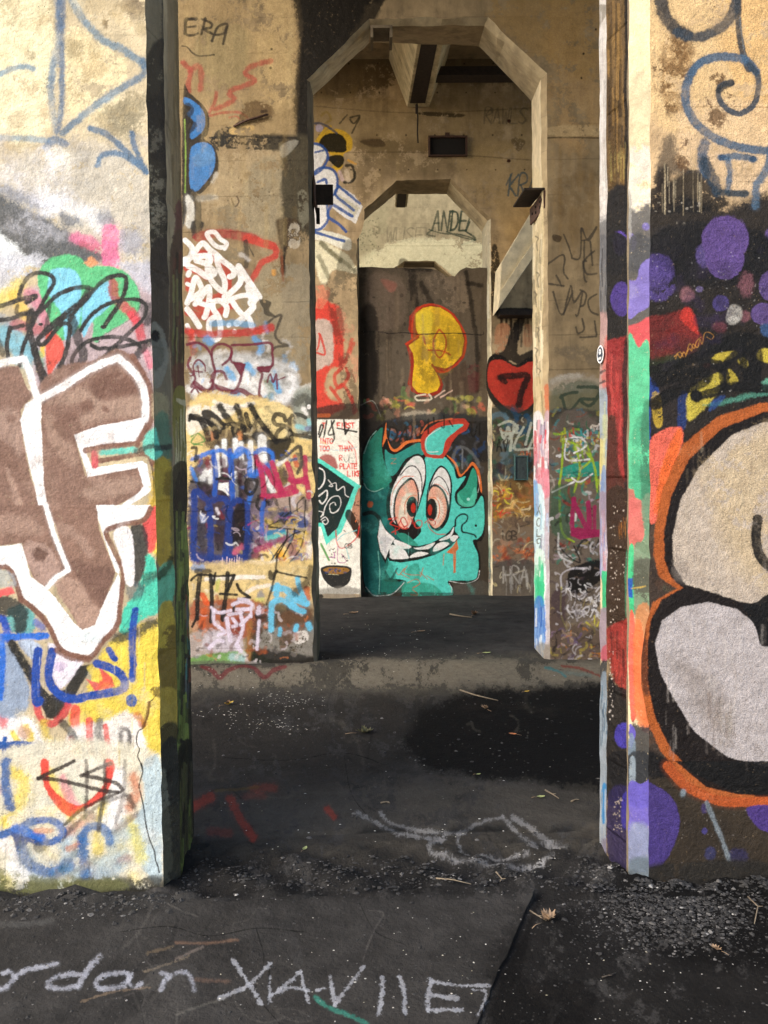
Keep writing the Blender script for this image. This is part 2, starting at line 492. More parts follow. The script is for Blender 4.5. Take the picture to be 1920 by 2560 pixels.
c.s('#c94a4a', 60, '310,1660 360,1790 450,1830 540,1760 590,1670', 16, .92)
c.s('#e25548', 80, '650,1700 640,1900 600,2080 660,2230', 20, .95)
c.p('#e0554c', '740,1440 860,1480 850,1330 960,1420 1000,1510 820,1550', 14, .95)
c.P('#e2ca55', '750,1340 840,1320 880,1450 800,1430', 20, .8)
c.s('#23499f', 76, '330,1200 310,1400 310,1630 340,1630', 12)
c.s('#23499f', 74, '450,1210 420,1380 440,1490 520,1580 640,1620 760,1590 900,1570 1040,1540 1080,1480 1040,1400 960,1350 840,1310', 12)
c.s('#23499f', 56, '940,1190 990,1270', 10)
c.s('#23499f', 62, '1170,850 1150,1000 1140,1160 1150,1300 1140,1440', 12)
c.e('#23559f', 1135, 1630, 50, 56, 12)
c.s('#3457b4', 60, '310,950 370,1000', 30, .7)
c.P('#ece8e4', '930,1790 1100,1720 1240,1900 1230,2260 600,2260 580,1900 670,1850', 40, .95)
c.s('#e6d9b8', 90, '180,1760 280,1880', 60, .7)
c.P('#f0efee', '-80,1850 200,1760 300,1840 400,2000 300,2120 -80,2000', 60, .9)
c.s('#e9cf5d', 60, '120,1920 180,2010 270,1960 220,1860', 26, .95)
c.e('#c9a086', 200, 1900, 60, 60, 40, .8)
c.s('#d9bf52', 60, '380,1820 400,1960 520,2000', 40, .8)
c.s('#d85a62', 80, '-40,1790 30,1820', 50, .8)
c.s('#24549c', 66, '-60,2020 200,2010 350,2030', 14)
c.e('#24549c', 340, 2040, 48, 60, 14)
c.s('#24549c', 44, '40,1960 30,2230', 12)
c.P('#a83a3e', '380,2130 470,2080 500,2150 380,2220', 30, .8)
c.e('#b85a62', 210, 2130, 60, 30, 24, .8)
c.s('#de4a44', 62, '770,1800 775,1950 790,2080', 10, .98)
c.s('#de4a44', 50, '910,1850 930,2000 960,2230', 10, .98)
c.s('#de4a44', 60, '620,1960 630,2120', 16, .9)
c.s('#34302c', 70, '540,1820 620,1920 670,2060', 24, .85)
c.s('#3a3530', 80, '860,1820 850,1930 900,2060 910,2230', 40, .75)
c.s('#383232', 44, '1050,1900 1040,2010 1080,2090 1120,2000 1110,1890 1050,1870', 26, .85)
c.s('#4b4440', 40, '1080,2090 1080,2260', 26, .7)
c.s('#332d2a', 30, '500,2230 700,2130 860,2020', 10, .9)
c.s('#332d2a', 34, '720,2260 960,2160 1180,2100', 16, .8)
c.s('#3c3836', 36, '1120,2080 1160,2190 1220,2230', 20, .7)
c.s('#b9562e', 70, '1190,1760 1240,1830', 40, .8)
# white letter continued
c.p('#86695c', '-80,-60 -80,300 190,270 280,560 400,660 590,500 560,400 470,150 400,-60', 10, .99)
c.p('#8a6c5e', '430,-60 830,-60 860,160 1000,520 870,860 820,990 710,1030 490,670 590,500', 10, .99)
c.P('#b1968a', '200,290 380,280 520,450 500,560 400,650 290,560', 50, .8)
c.P('#ad9080', '500,560 700,600 780,760 860,850 820,980 710,1010 600,850 500,700', 40, .85)
c.P('#a68a7b', '-80,60 200,30 330,100 350,190 100,190 -80,180', 60, .75)
c.P('#a68a7b', '480,180 620,230 760,380 820,350 740,230 600,120 470,100', 50, .7)
c.P('#70544a', '600,420 900,480 1000,560 880,800 780,720 700,600', 50, .7)
c.e('#5d4238', 345, 370, 62, 62, 40, .85)
c.L(WH, 44, '395,-60 470,200 590,500 480,570 410,650', 9)
c.p(WH, '-80,310 185,270 270,560 400,660 480,740 640,960 710,1020 820,975 870,850 960,650 1020,530 1040,560 1040,700 1010,1000 900,1080 800,1250 620,1220 520,1160 400,900 250,780 160,740 150,610 90,480 -80,500', 9, .99)
c.p(WH, '830,-60 1300,-60 1240,50 1060,120 900,190 960,330 1040,480 1030,540 1000,520 900,230 850,60', 9, .99)
c.s('#7b5648', 46, '1300,-30 1240,70 1060,110 920,170 980,320 1060,500 1060,620 1040,800 1010,980 880,1130 790,1250 640,1240 520,1180 430,1000 330,870 180,750', 10, .97)
c.s('#7b5648', 46, '180,750 130,590 60,480 -60,490', 10, .97)
c.s('#7b5648', 60, '500,1190 600,1250 760,1270', 16, .9)
c.P('#ece8e8', '980,180 1130,150 1160,590 1090,620 1050,420', 12, .97)
c.p('#e8555a', '-80,690 100,640 130,700 -80,760', 20, .9)
c.e('#cfe2e6', 780, 1080, 80, 50, 50, .6)
c.stain('#a8b8c0', '-60,500 100,520 140,640 -60,640', 30, .5)
c.T('A3')
c.P('#dcd6c0', '-80,-100 1420,-100 1420,1050 900,1150 -80,1200', 60, .93)
c.P('#b8cdd6', '1230,-30 1400,-30 1400,900 1330,1000 1100,560 1240,300', 40, .9)
c.s('#e6cf57', 120, '100,30 200,120 160,330 60,470', 70, .85)
c.s('#e6cf57', 110, '420,60 520,260 600,400', 60, .8)
c.s('#e4cc55', 110, '900,350 860,560 850,720', 50, .9)
c.s('#d8cf6a', 100, '1120,470 1190,640 1220,780', 60, .85)
c.s('#e8cf57', 110, '60,470 250,420 440,440', 50, .8)
c.s('#a3b8c0', 200, '1000,500 1000,800 700,900', 90, .8)
c.s('#8fb0c8', 140, '560,560 600,750 500,900', 90, .7)
c.s('#a8bccc', 200, '200,760 400,960 900,930', 110, .8)
c.s('#f2f2f2', 130, '130,900 200,920 110,860', 60, .9)
c.s('#f4f0ec', 120, '50,650 150,740', 60, .9)
c.s('#eceaea', 130, '140,480 300,400 520,430', 70, .6)
c.s('#f4f2f0', 150, '1000,60 1020,300 950,470', 70, .9)
c.s('#c98262', 90, '1150,80 1180,200 1130,330', 50, .85)
c.s('#c98a70', 90, '560,560 660,500 780,420', 60, .7)
c.s('#b87858', 60, '600,700 680,650', 30, .8)
c.s('#a86a54', 60, '1040,800 1100,780', 50, .6)
c.s('#d98a96', 110, '560,100 620,300 680,330', 40, .8)
c.s('#c8cdb4', 110, '620,60 720,260', 50, .8)
c.s('#f2e19a', 110, '1160,930 1180,980', 60, .8)
c.s('#a8a046', 140, '60,980 80,1120 40,1180', 60, .8)
c.s('#8e8e48', 260, '560,1040 760,1100 1000,1120', 120, .6)
c.s('#6f7d84', 140, '200,1050 420,1080', 90, .7)
c.s('#6a7a84', 160, '850,1000 1250,1090 1350,1110', 110, .7)
c.s('#b98ca0', 60, '-50,100 -10,200', 40, .6)
c.P('#de4a3e', '350,-60 380,150 480,320 600,420 700,380 900,250 980,60 980,-60 900,-60 900,130 740,300 640,320 520,240 430,130 420,-60', 14, .97)
c.P('#e9e2d4', '560,-60 880,-60 880,100 740,260 620,120', 50, .5)
c.s('#245a9c', 80, '50,-60 50,180 90,340', 40, .9)
c.s('#2b5ea6', 66, '-60,600 90,550 200,500 280,460 420,450 520,500 540,580 440,640 320,640', 22, .95)
c.P('#24407c', '100,540 220,520 370,560 360,640 220,660 160,740 120,640', 26, .92)
c.s('#2b6fd0', 70, '130,520 360,600', 24, .8)
c.s('#215a9e', 100, '190,700 240,820 400,900 520,880 600,830', 44, .9)
c.s('#2f7fb0', 80, '480,900 600,850', 40, .6)
c.s('#24609c', 90, '720,620 720,760 740,940', 46, .9)
c.s('#2a62a0', 76, '700,610 760,520 860,510 930,560 950,640', 26, .9)
c.e('#54524e', 340, 690, 70, 40, 34, .7)
c.s('#d89a72', 50, '310,540 440,540', 20, .8)
K2 = '#352c29'
c.s(K2, 34, '330,90 520,0 640,-60', 10, .95)
c.s(K2, 34, '330,90 480,100 700,150 880,195 1020,210', 10, .92)
c.s(K2, 34, '720,65 860,90 1000,130 1060,190', 12, .9)
c.s(K2, 32, '700,70 830,10 960,-40', 10, .9)
c.s(K2, 32, '745,-60 750,200 735,430', 14, .75)
c.s(K2, 36, '905,-60 905,200 870,400 850,540', 12, .8)
c.s(K2, 30, '560,490 680,380 860,280 1040,210', 14, .85)
c.s(K2, 32, '540,620 640,500 860,320 1080,230', 20, .6)
c.s('#5b5450', 34, '1080,-60 1070,200 1000,480', 22, .55)
c.s('#6a6460', 44, '980,560 1180,400', 36, .6)
c.s('#6c6c60', 50, '880,740 600,940', 50, .5)
c.s('#403632', 50, '1110,250 1160,340', 24, .8)
c.s('#4d5a58', 60, '640,720 560,860 480,930', 40, .5)
c.stain('#4a4a40', '-80,1050 400,1080 900,1080 1400,1000 1420,1200 -80,1300', 90, .95, -.12, 4)
c.stain('#3a3a36', '-80,1140 400,1150 900,1150 1420,1080 1420,1400 -80,1400', 60, .98, -.4, 4)
c.stain('#5a5440', '600,960 1000,960 1050,1100 600,1100', 60, .6, .1)
# fallout of old spray, drips and grime over everything
c.T('A0')
c.rnd(-40, 1200, 1290, 2200, 26, '#d8d8e0 #8a8c94 #b8b0a8 #70747c #f0f0f4', 50, 120, 150, 400, 141, 90, .35)
c.rnd(0, 0, 1240, 1200, 50, '#d8c190 #b89f70 #f4e8c4 #a08a60', 20, 80, 100, 300, 142, 50, .3)
c.T('A2')
c.rnd(600, 1400, 1380, 2200, 26, '#e8e0c8 #d8b840 #f0ece4 #c8a060 #88a0a8', 30, 70, 100, 300, 143, 40, .22)
c.streaks(950, 1380, 900, 2200, 26, '#b89c38 #8a7a3c #f0e090 #c8b8a0', 6, 16, 80, 260, 144, 8, .5)
c.streaks(60, 900, 1000, 2000, 20, '#4a5560 #c8d0d8 #383c40', 4, 8, 60, 200, 145, 4, .5)
c.dots('#3a342c', 0, -100, 1400, 2200, 160, 2, 7, 146, .7)
c.T('A3')
c.rnd(-40, 300, 1340, 1000, 70, '#e8e4d8 #d8cc88 #a8c0cc #88929a #c8a48c #e8d060 #6888a8 #b8b8b0', 30, 90, 80, 260, 147, 50, .2)
c.streaks(0, 1380, 200, 900, 30, '#5a6468 #c8c8b0 #8a9080', 5, 14, 80, 260, 148, 8, .45)
c.dots('#2f2c26', 0, 0, 1380, 1100, 200, 2, 8, 149, .7)
c.T('A1')
c.dots('#4a3a34', 0, 300, 1300, 2200, 140, 2, 6, 150, .7)
c.rnd(0, 950, 1250, 2150, 40, '#9a7e70 #6f5348 #b09484 #80655a', 24, 70, 80, 240, 151, 40, .35)
c.T('A3')
c.P('#2a2926', '-80,1075 300,1062 600,1070 1000,1052 1400,1035 1460,1300 -80,1400', 44, .93)
c.stain('#35332c', '-80,960 500,975 1000,950 1400,930 1400,1200 -80,1250', 70, .85, .0, 5)
c.stain('#6d6f45', '-80,860 200,900 600,960 1000,940 1050,1060 -80,1100', 60, .7, .05, 5)
c.T('A1')
# crack
CK = '#15110e'
c.T('A2')
c.s(CK, 10, '1350,1580 1320,1620 1290,1650 1280,1740 1250,1830 1235,1870 1200,1890 1180,1950 1185,2010 1205,2050 1190,2110 1215,2170 1230,2230', 2, .95)
c.s('#6e4a28', 30, '1290,1650 1270,1760 1240,1860', 10, .8)
c.stain('#5a4a28', '1280,1560 1350,1500 1500,1540 1400,1610', 24, .8)
c.T('A3')
c.s(CK, 12, '1225,-40 1235,30 1215,100 1200,160 1215,220 1230,280 1245,360 1255,450 1270,530 1290,610 1310,660 1335,720 1345,800 1365,850 1375,900', 2, .95, sm=False)

# near left pier, splayed corner strip and jamb
PLA = Canvas(340, -70, 500, 2330, 1.5)
c = PLA.T('A0')
c.stain('#6b6048', '1240,-100 1500,-100 1540,2212 1300,2212', 30, .5)
c.P('#3a3226', '1400,-200 1560,-200 1600,2300 1440,2300', 30, .85)
c.stain('#2a2218', '1240,600 1520,500 1520,2300 1290,2300', 30, .8, .12)
c.s('#2a211a', 200, '1380,900 1400,1300', 60, .5)
c.T('A1')
c.P('#3a3128', '1300,-80 1560,-80 1560,700 1320,700', 30, .85)
c.P('#77766a', '1320,600 1400,620 1450,740 1440,1000 1340,1130', 16, .8)
c.P('#56564c', '1320,660 1400,700 1420,900 1330,980', 26, .9)
c.e('#1d1b18', 1355, 690, 40, 50, 20)
c.stain('#8a8060', '1330,1180 1440,1200 1460,1400 1330,1400', 40, .8)
c.P('#4c6f5a', '1330,1400 1450,1380 1470,1800 1340,1780', 40, .8)
c.P('#5fc4ac', '1340,1480 1370,1600 1400,1710 1340,1760', 20, .9)
c.s('#2c2a28', 50, '1330,1660 1460,1650', 20, .9)
c.P('#a08a30', '1330,1800 1480,1790 1500,2300 1330,2300', 40, .9)
c.P('#5c4a20', '1420,1900 1520,1900 1520,2300 1440,2300', 40, .7)
c.T('A2')
c.P('#a58a34', '1340,-80 1520,-80 1520,500 1360,420', 20, .9)
c.P('#5d5a38', '1470,-80 1530,-80 1560,2300 1520,2300', 20, .8)
c.P('#5fa684', '1370,520 1490,430 1500,740 1370,860', 20, .92)
c.P('#a8923a', '1370,880 1500,820 1530,1540 1390,1560', 20, .95)
c.s('#34301c', 60, '1370,560 1450,480 1480,400', 26, .8)
c.stain('#5c4a26', '1380,1100 1530,1000 1530,1600 1400,1600', 30, .8)
c.P('#9a8438', '1380,1560 1530,1560 1530,1950 1390,1980', 20, .9)
c.stain('#3a3424', '1370,1880 1550,1850 1550,2300 1380,2300', 30, .9, -.1)
c.T('A3')
c.P('#2c2a24', '1380,-100 1600,-100 1640,1300 1380,1300', 20, .97)
c.stain('#6b6858', '1380,100 1450,100 1500,900 1390,900', 30, .7, .05)
c.stain('#3f3a2c', '1400,400 1560,400 1560,1100 1400,1100', 30, .6)

PLB = Canvas(400, -70, 520, 2330, 1.0)
c = PLB.T('A0')
c.P('#8a7654', '1450,-200 1620,-200 1640,1800 1500,1800', 10, .6)
c.streaks(1490, 1600, -50, 1600, 60, '#6a5a40 #9a8660 #7d6c4a', 8, 24, 200, 600, 3)
c.P('#6b4440', '1520,1800 1570,1780 1640,2300 1500,2300', 20, .9)
c.T('A1')
c.P('#5d4a3c', '1480,-80 1640,-80 1660,1200 1500,1200', 14, .95)
c.streaks(1500, 1610, -50, 1150, 80, '#6f7440 #463022 #7a4038 #94945a #3c3428 #566050 #2f2a22', 8, 26, 120, 500, 4)
c.P('#6c3c34', '1500,950 1620,950 1620,1150 1510,1150', 30, .7)
c.P('#8a8440', '1500,1190 1630,1200 1640,1830 1520,1800', 8, .95)
c.streaks(1520, 1625, 1230, 1780, 46, '#d0c9a0 #c4bd92 #5a5a2c #e0dab8', 5, 10, 120, 400, 5, 1, .95)
c.P('#c9c19c', '1530,1230 1620,1260 1620,1300 1540,1270', 6, .95)
c.P('#c4bc9a', '1540,1820 1565,1820 1560,1870 1540,1860', 6, .9)
c.P('#33301f', '1500,1830 1650,1830 1660,2300 1510,2300', 14, .95)
c.streaks(1520, 1640, 1850, 2212, 30, '#8f8c60 #5c5c38 #221f16', 5, 12, 100, 300, 6, 1)
c.T('A2')
c.P('#201e18', '1500,-80 1660,-80 1680,2300 1540,2300', 14, .96)
c.streaks(1525, 1640, -80, 2200, 110, '#8fa04c #7f9048 #3b4028 #151410 #6a7c40', 12, 34, 120, 420, 7, 3)
c.streaks(1600, 1650, 700, 1500, 20, '#3f8a80 #8a4a3a #56606a', 8, 18, 80, 250, 8)
c.T('A3')
c.P('#1d1b15', '1530,-80 1720,-80 1720,1300 1530,1300', 14, .97)
c.streaks(1560, 1660, -80, 900, 50, '#5a5a34 #6f7a3c #2c2a1e #4a4636', 10, 26, 120, 400, 9, 3)

# ================================================================== PAINT: near right pier
PR = Canvas(1560, -70, 1990, 2330, 0.82)
c = PR.T('R0')
c.stain('#ecca92', '650,-80 1750,-80 1750,1300 1100,1200 650,1000', 120, .7, -.1)
c.stain('#e3b777', '1200,-60 1750,-60 1750,1100 1400,900', 120, .6)
c.stain('#e6c9a4', '900,900 1700,900 1700,1700 1000,1500', 120, .5)
c.P('#1c1b1c', '560,1800 700,1780 900,1700 1050,1720 1300,1790 1750,1700 1800,2400 560,2400', 90, .97)
c.stain('#1c1a18', '650,1600 720,1450 800,1560 1000,1450 1180,1560 1300,1800 640,1850', 50, .93, -.1)
c.P('#2f2f31', '790,1170 850,1200 880,1400 990,1480 860,1500 700,1500 740,1260', 50, .7)
c.stain('#2a221c', '720,1480 800,1450 830,1800 640,1850', 40, .9)
for x, y, r in ((720, 610, 70), (850, 640, 130), (940, 700, 70), (820, 920, 60), (880, 380, 100), (1230, 670, 80), (1330, 860, 80), (1220, 1020, 90), (1110, 900, 70), (910, 480, 70), (1170, 40, 50), (800, 740, 90), (950, 1250, 60), (930, 1400, 70)):
    c.stain('#5a3c20', [(x + 1.3 * r * math.cos(t), y + 1.3 * r * math.sin(t)) for t in (0, 1, 2, 3, 4, 5)], r * 1.3, .8, .3, 6)
    c.dots('#4a3018', x - r, y - r, x + r, y + r, 14, 2, 9, int(x), .7)
c.stain('#8f6c40', '750,300 1000,350 1000,900 760,900', 60, .6, .05)
c.s('#8a6a3c', 10, '900,930 1200,920 1500,925 1700,930', 8, .5)
c.s('#6a5434', 8, '1420,1570 1700,1575', 6, .5)
DB = '#34383c'
c.s('#30343a', 110, '735,-60 750,100 830,220 960,310', 24, .93)
c.s('#38424c', 88, '880,280 1050,320 1200,270 1340,150 1400,-60', 22, .93)
c.s('#3a3f44', 56, '1400,-60 1405,200 1430,400 1490,600', 10, .95)
c.s('#6f767a', 14, '1415,150 1440,350 1480,560', 8, .7)
c.s('#46627c', 74, '1555,620 1480,530 1360,495 1200,495 1080,540 990,640 945,780 960,930 1050,1080 1200,1190 1400,1270 1700,1310', 18, .93)
c.s('#3a4856', 50, '1500,560 1570,660 1570,800 1530,910 1450,970 1380,980 1290,930 1235,850 1235,770 1280,725 1345,720', 9, .95)
c.s('#303438', 60, '1235,780 1290,735 1340,715', 10, .9)
c.s('#4a6a88', 50, '1100,520 1010,620 960,760', 14, .5)
c.s('#3e5872', 90, '1110,1240 1090,1400 1130,1500', 26, .9)
c.s('#2f3e4c', 100, '1110,1400 1180,1540 1220,1650', 30, .92)
c.s('#4c667e', 60, '1250,1360 1380,1350 1540,1375', 18, .9)
c.e('#3a5068', 1265, 1360, 34, 30, 12)
c.e('#3a5068', 1530, 1375, 34, 30, 12)
c.s('#4c667e', 54, '1310,1380 1330,1500 1310,1650', 20, .9)
c.s('#2c3c48', 60, '1240,1660 1340,1670 1470,1675', 16, .95)
c.s('#4c667e', 66, '1690,1290 1640,1480 1560,1600 1550,1780', 20, .9)
c.streaks(700, 1100, 1400, 1600, 16, '#b8a888 #cfc0a0', 6, 12, 150, 400, 21, 4, .7)
c.dots('#b8b0a0', 660, 1750, 1100, 2000, 14, 4, 16, 5, .7)
PU = '#5f4a86'
c.e('#5d4f88', 1120, 2212, 90, 130, 30, .8)
c.e(PU, 1290, 2070, 205, 205, 40, .88, holes=.14)
c.e(PU, 1275, 2230, 205, 190, 40, .88, holes=.14)
c.e('#5b4a86', 790, 2150, 130, 110, 40, .8)
c.e('#7563a2', 1340, 2010, 110, 90, 60, .5)
c.e('#3a383a', 800, 2060, 150, 110, 60, .6)
c.e('#7a6aa8', 1595, 2165, 34, 34, 8, .9)
c.e('#5f4c84', 1700, 2040, 70, 80, 20)
c.s('#e8e8e8', 10, '1525,2070 1540,2110 1520,2140', 3, .8)
c.T('R1')
c.P('#1a191a', '560,-100 1750,-100 1750,1300 700,1700 560,1700', 50, .98)
c.e('#5d4f88', 1120, -10, 90, 110, 26, .8)
c.e(PU, 1290, -140, 205, 205, 12, .96)
c.e(PU, 1285, 20, 170, 185, 12, .95)
c.e('#56468a', 700, 130, 150, 150, 30, .7)
c.e('#5c4c90', 715, 240, 140, 150, 36, .85, holes=.12)
c.e('#8a5f66', 960, 330, 64, 66, 30, .85)
c.e('#6a5f88', 1065, 287, 32, 26, 10, .85)
c.e('#4a4078', 1250, 410, 72, 70, 14, .93)
c.e('#7a5058', 1470, 250, 60, 100, 50, .85)
c.e('#7d5058', 1455, 520, 50, 50, 26, .85)
c.e('#7a4048', 1240, 615, 60, 50, 30, .8)
c.e('#5d4a80', 1620, 500, 110, 96, 10, .95)
c.e('#5d4a80', 1680, 260, 100, 130, 10, .95)
c.stain('#b9b6ae', '1330,430 1420,440 1430,540 1340,600 1290,540', 20, .95, -.05, 8)
c.dots('#d0cdc8', 640, -40, 1640, 640, 60, 2, 7, 6, .6)
c.P('#7a2c28', '610,560 800,500 950,450 1000,470 1060,640 1110,720 1040,790 860,880 640,880', 24, .93)
c.P('#cc3c32', '940,450 1000,470 1050,610 1060,680 1000,640 900,540', 24, .85)
c.stain('#5a2a26', '640,620 1000,700 1000,880 640,880', 60, .5)
c.s('#2f3a22', 110, '660,960 760,920 860,900', 40, .9)
c.s('#e8a84a', 7, '860,890 880,850 900,880 930,830 950,850 980,800 1000,820 1010,760 1050,790 1070,720 1090,760 1110,670 1150,660 1190,690 1170,720 1130,700', 2, .8)
c.s('#e8a84a', 7, '850,870 900,830 940,880 980,760 1020,800 1040,740 1080,700', 2, .8)
c.P('#302a28', '640,1040 900,1080 1150,1100 1100,1180 950,1300 900,1480 650,1500', 30, .85)
c.P('#2a4a9a', '600,1100 680,1080 720,1200 650,1300 640,1700 600,1700', 14, .8)
c.P('#26386a', '890,1200 970,1190 950,1470 880,1480', 14, .9)
c.P('#c9b84a', '970,1180 1080,1080 1240,1010 1260,1110 1180,1240 1100,1330 970,1420', 22, .92)
c.P('#d0bc48', '1170,900 1230,840 1390,820 1360,880 1200,930', 14, .93)
c.P('#d0bc48', '1400,900 1450,870 1490,930 1470,970 1420,940', 14, .93)
c.P('#d0bc48', '1310,980 1360,1000 1400,1080 1310,1110', 12, .93)
c.P('#d8c44c', '1570,830 1620,800 1720,830 1720,920 1570,900', 14, .93)
c.P('#4f8a78', '1100,1290 1250,1250 1500,1180 1650,1100 1700,1180 1500,1230 1250,1290', 26, .9)
c.P('#66a890', '1600,1090 1700,1060 1720,1190 1640,1180', 16, .8)
c.P('#2c4880', '1190,1240 1290,1210 1230,1290 1150,1340', 20, .8)
c.P('#3a5a8a', '1600,600 1720,590 1720,700 1620,690', 20, .8)
c.e('#9a5040', 1130, 950, 30, 24, 14, .8)
c.stain('#d0b040', '650,1200 730,1190 750,1450 680,1460', 14, .7, .15, 9)
KB = '#141414'
c.s(KB, 86, '660,990 900,930 1090,850 1250,760 1400,700 1560,720 1700,760', 16, .97)
c.s(KB, 110, '700,1080 900,1040 1060,1010 1130,1040 1060,1100 860,1170 680,1280', 18, .97)
c.s(KB, 80, '1030,1220 1180,1180 1350,1130 1700,1150', 16, .97)
c.s(KB, 90, '1100,930 1260,960 1290,1130', 16, .96)
c.s(KB, 120, '1190,780 1420,760 1560,860 1500,1100', 24, .95)
c.s(KB, 70, '1280,950 1420,830 1470,1030 1560,980 1560,1150', 14, .95)
c.e(KB, 1040, 1210, 56, 56, 14)
c.rnd(640, 60, 1640, 1000, 40, '#2a2630 #141414 #3a2c50 #241c1c', 30, 90, 100, 300, 131, 50, .35)
c.dots('#b8b4ac', 640, 60, 1640, 1500, 50, 1.5, 5, 132, .7)
c.T('R2')
c.p('#3a302c', '560,-500 1750,-500 1750,2300 560,2300', 40, .97)
c.rnd(600, -400, 900, 2100, 30, '#5a4030 #2a2422 #6a5444 #4a5444 #1c1a1a', 20, 70, 80, 240, 136, 26, .6)
c.T('R1')
c.T('R2')
c.P('#d8703c', '640,900 720,800 700,1100 620,1300 660,1600 700,1850 640,1880 560,1700 540,1300 560,1000', 40, .6)
c.T('R1')
# orange edge and silver letter with thick black outline
OR = '#b4602e'
c.P('#ea6e5a', '640,1600 760,1500 900,1480 930,1560 900,1680 800,1900 740,2212 640,2300 630,1900', 14, .96)
c.s('#d8642e', 70, '700,2200 760,1900 860,1650', 20, .7)
c.P('#ee6f35', '900,1480 920,1560 880,1720 780,2212 700,2212 720,1900 820,1600', 24, .85)
c.T('M')
BUB = '1720,905 1600,935 1520,1000 1470,1080 1440,1180 1432,1290 1470,1255 1420,1330 1405,1410 1402,1500 1425,1590 1480,1670 1560,1720 1640,1738 1720,1738'
c.p(OR, '1740,862 1640,872 1550,900 1475,960 1430,1060 1415,1140 1412,1200 1422,1245 1461,1272 1410,1300 1395,1350 1385,1420 1385,1480 1400,1560 1425,1620 1470,1680 1540,1722 1620,1740 1740,1745', 4, .97, sm=False)
c.P('#262021', '1372,1370 1390,1350 1402,1430 1400,1500 1385,1480', 10, .7)
c.p('#151516', '1740,882 1650,890 1560,925 1490,990 1450,1070 1434,1150 1435,1210 1450,1248 1475,1270 1430,1295 1405,1340 1398,1400 1400,1480 1415,1550 1450,1620 1500,1672 1570,1705 1640,1722 1740,1722', 3, .99, sm=False)
c.p('#c4b6a6', '1740,905 1650,912 1580,940 1510,1010 1470,1080 1452,1160 1455,1220 1480,1262 1540,1280 1600,1300 1640,1308 1665,1290 1740,1250', 3, .99)
c.p('#bdb6b6', '1415,1390 1430,1340 1470,1312 1530,1300 1590,1315 1630,1345 1645,1395 1680,1400 1740,1380 1740,1662 1650,1655 1570,1635 1500,1580 1450,1500 1425,1450', 3, .99)
c.stain('#cbb48a', '1520,1000 1740,930 1740,1260 1600,1240', 60, .6)
c.stain('#8f857e', '1440,1420 1520,1440 1600,1560 1700,1640 1560,1620', 50, .55, .02)
c.stain('#9a8f86', '1460,1180 1500,1240 1560,1260 1460,1250', 20, .5)
c.T('R2')
c.s('#151516', 86, '1570,60 1555,220 1590,380 1700,500', 10, .98)
c.P('#151516', '1440,810 1560,780 1640,720 1760,700 1760,1100 1650,1120 1590,1140 1550,1000', 10, .98)
c.T('R3')
c.P('#161618', '450,-100 760,-100 1100,250 1700,340 1750,1200 900,1000 600,950', 40, .95)
c.s('#b9592c', 84, '790,-20 920,130 1090,230 1300,290 1750,290', 10, .97)
c.p('#151516', '860,-60 1000,60 1120,160 1400,230 1750,230 1750,-60', 8, .98)
c.P('#4a3c80', '560,170 700,160 830,260 890,400 880,560 800,760 700,860 560,800', 12, .95)
c.P('#4f3c84', '1480,340 1750,340 1750,540 1640,550 1540,480', 10, .95)
c.e('#46407a', 1110, 545, 26, 30, 8, .9)
c.e('#3a3c64', 1160, 740, 50, 60, 20, .8)
c.e('#2e2c50', 1400, 770, 90, 80, 30, .75)
c.e('#4a4078', 1105, 350, 26, 40, 20, .7)
c.s('#7d8890', 38, '1130,300 1200,470 1270,640 1320,800', 16, .85)
c.s('#8fa0aa', 40, '920,230 930,200', 20, .8)
c.dots('#a09a94', 900, 350, 1500, 950, 40, 2, 7, 9, .5)
c.stain('#2b2926', '560,860 1750,830 1750,1300 560,1300', 50, .95, -.2)

# near right pier, bevelled corner strip / rough dark jamb / thin rear strip
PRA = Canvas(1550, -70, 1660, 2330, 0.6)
c = PRA.T('R0')
c.stain('#fbf0c8', '440,-100 670,-100 670,1800 440,1800', 40, .75, -.2)
c.stain('#b4aa90', '450,700 660,700 660,1500 450,1500', 50, .4, .05)
c.stain('#e8e4dc', '450,1300 660,1300 650,1800 450,1800', 50, .8)
c.P('#54565c', '440,1850 520,1820 660,1790 660,2300 440,2300', 60, .93)
c.P('#8f84d0', '440,2010 510,2040 520,2120 460,2200 440,2200', 12, .97)
c.e('#8078c0', 600, 1960, 30, 34, 16, .95)
c.stain('#a8a8a4', '440,1700 480,1700 480,2300 440,2300', 16, .7)
c.T('R1')
c.P('#4c4e52', '430,-100 660,-100 650,700 430,700', 30, .95)
c.P('#8478c8', '430,240 520,200 560,80 650,40 640,400 540,490 440,530', 10, .97)
c.e('#9a94d0', 470, 300, 60, 60, 50, .6)
c.P('#dd5a60', '430,620 520,590 650,540 650,830 600,830 540,790 440,760', 14, .97)
c.P('#54c898', '440,770 540,790 640,840 650,2300 440,2300', 12, .97)
c.stain('#3f9c78', '480,1500 640,1400 640,2212 500,2212', 40, .6, .05)
c.stain('#2a4038', '560,1400 650,1300 650,2200 560,2200', 30, .5, .12, 9)
c.p('#c86a64', '440,2000 490,2020 540,2212 440,2300', 14, .9)
c.T('R2')
c.P('#d8706c', '440,-80 570,-80 590,200 520,300 440,340', 16, .95)
c.P('#6f9076', '560,-80 650,-80 650,900 490,900 490,320 590,230', 18, .93)
c.P('#3cc98a', '440,350 492,330 492,900 430,900', 6, .96)
c.p('#2854b8', '430,580 490,570 490,740 430,740', 12, .95)
c.stain('#4d4640', '500,430 680,430 680,760 500,760', 40, .8)
c.s('#d0b050', 10, '480,660 560,650 600,640', 8, .7)
c.P('#c98a5c', '500,900 650,880 650,1900 620,1900 500,1600', 20, .93)
c.P('#f06a5a', '450,930 500,930 510,1500 520,1750 470,1750', 8, .96)
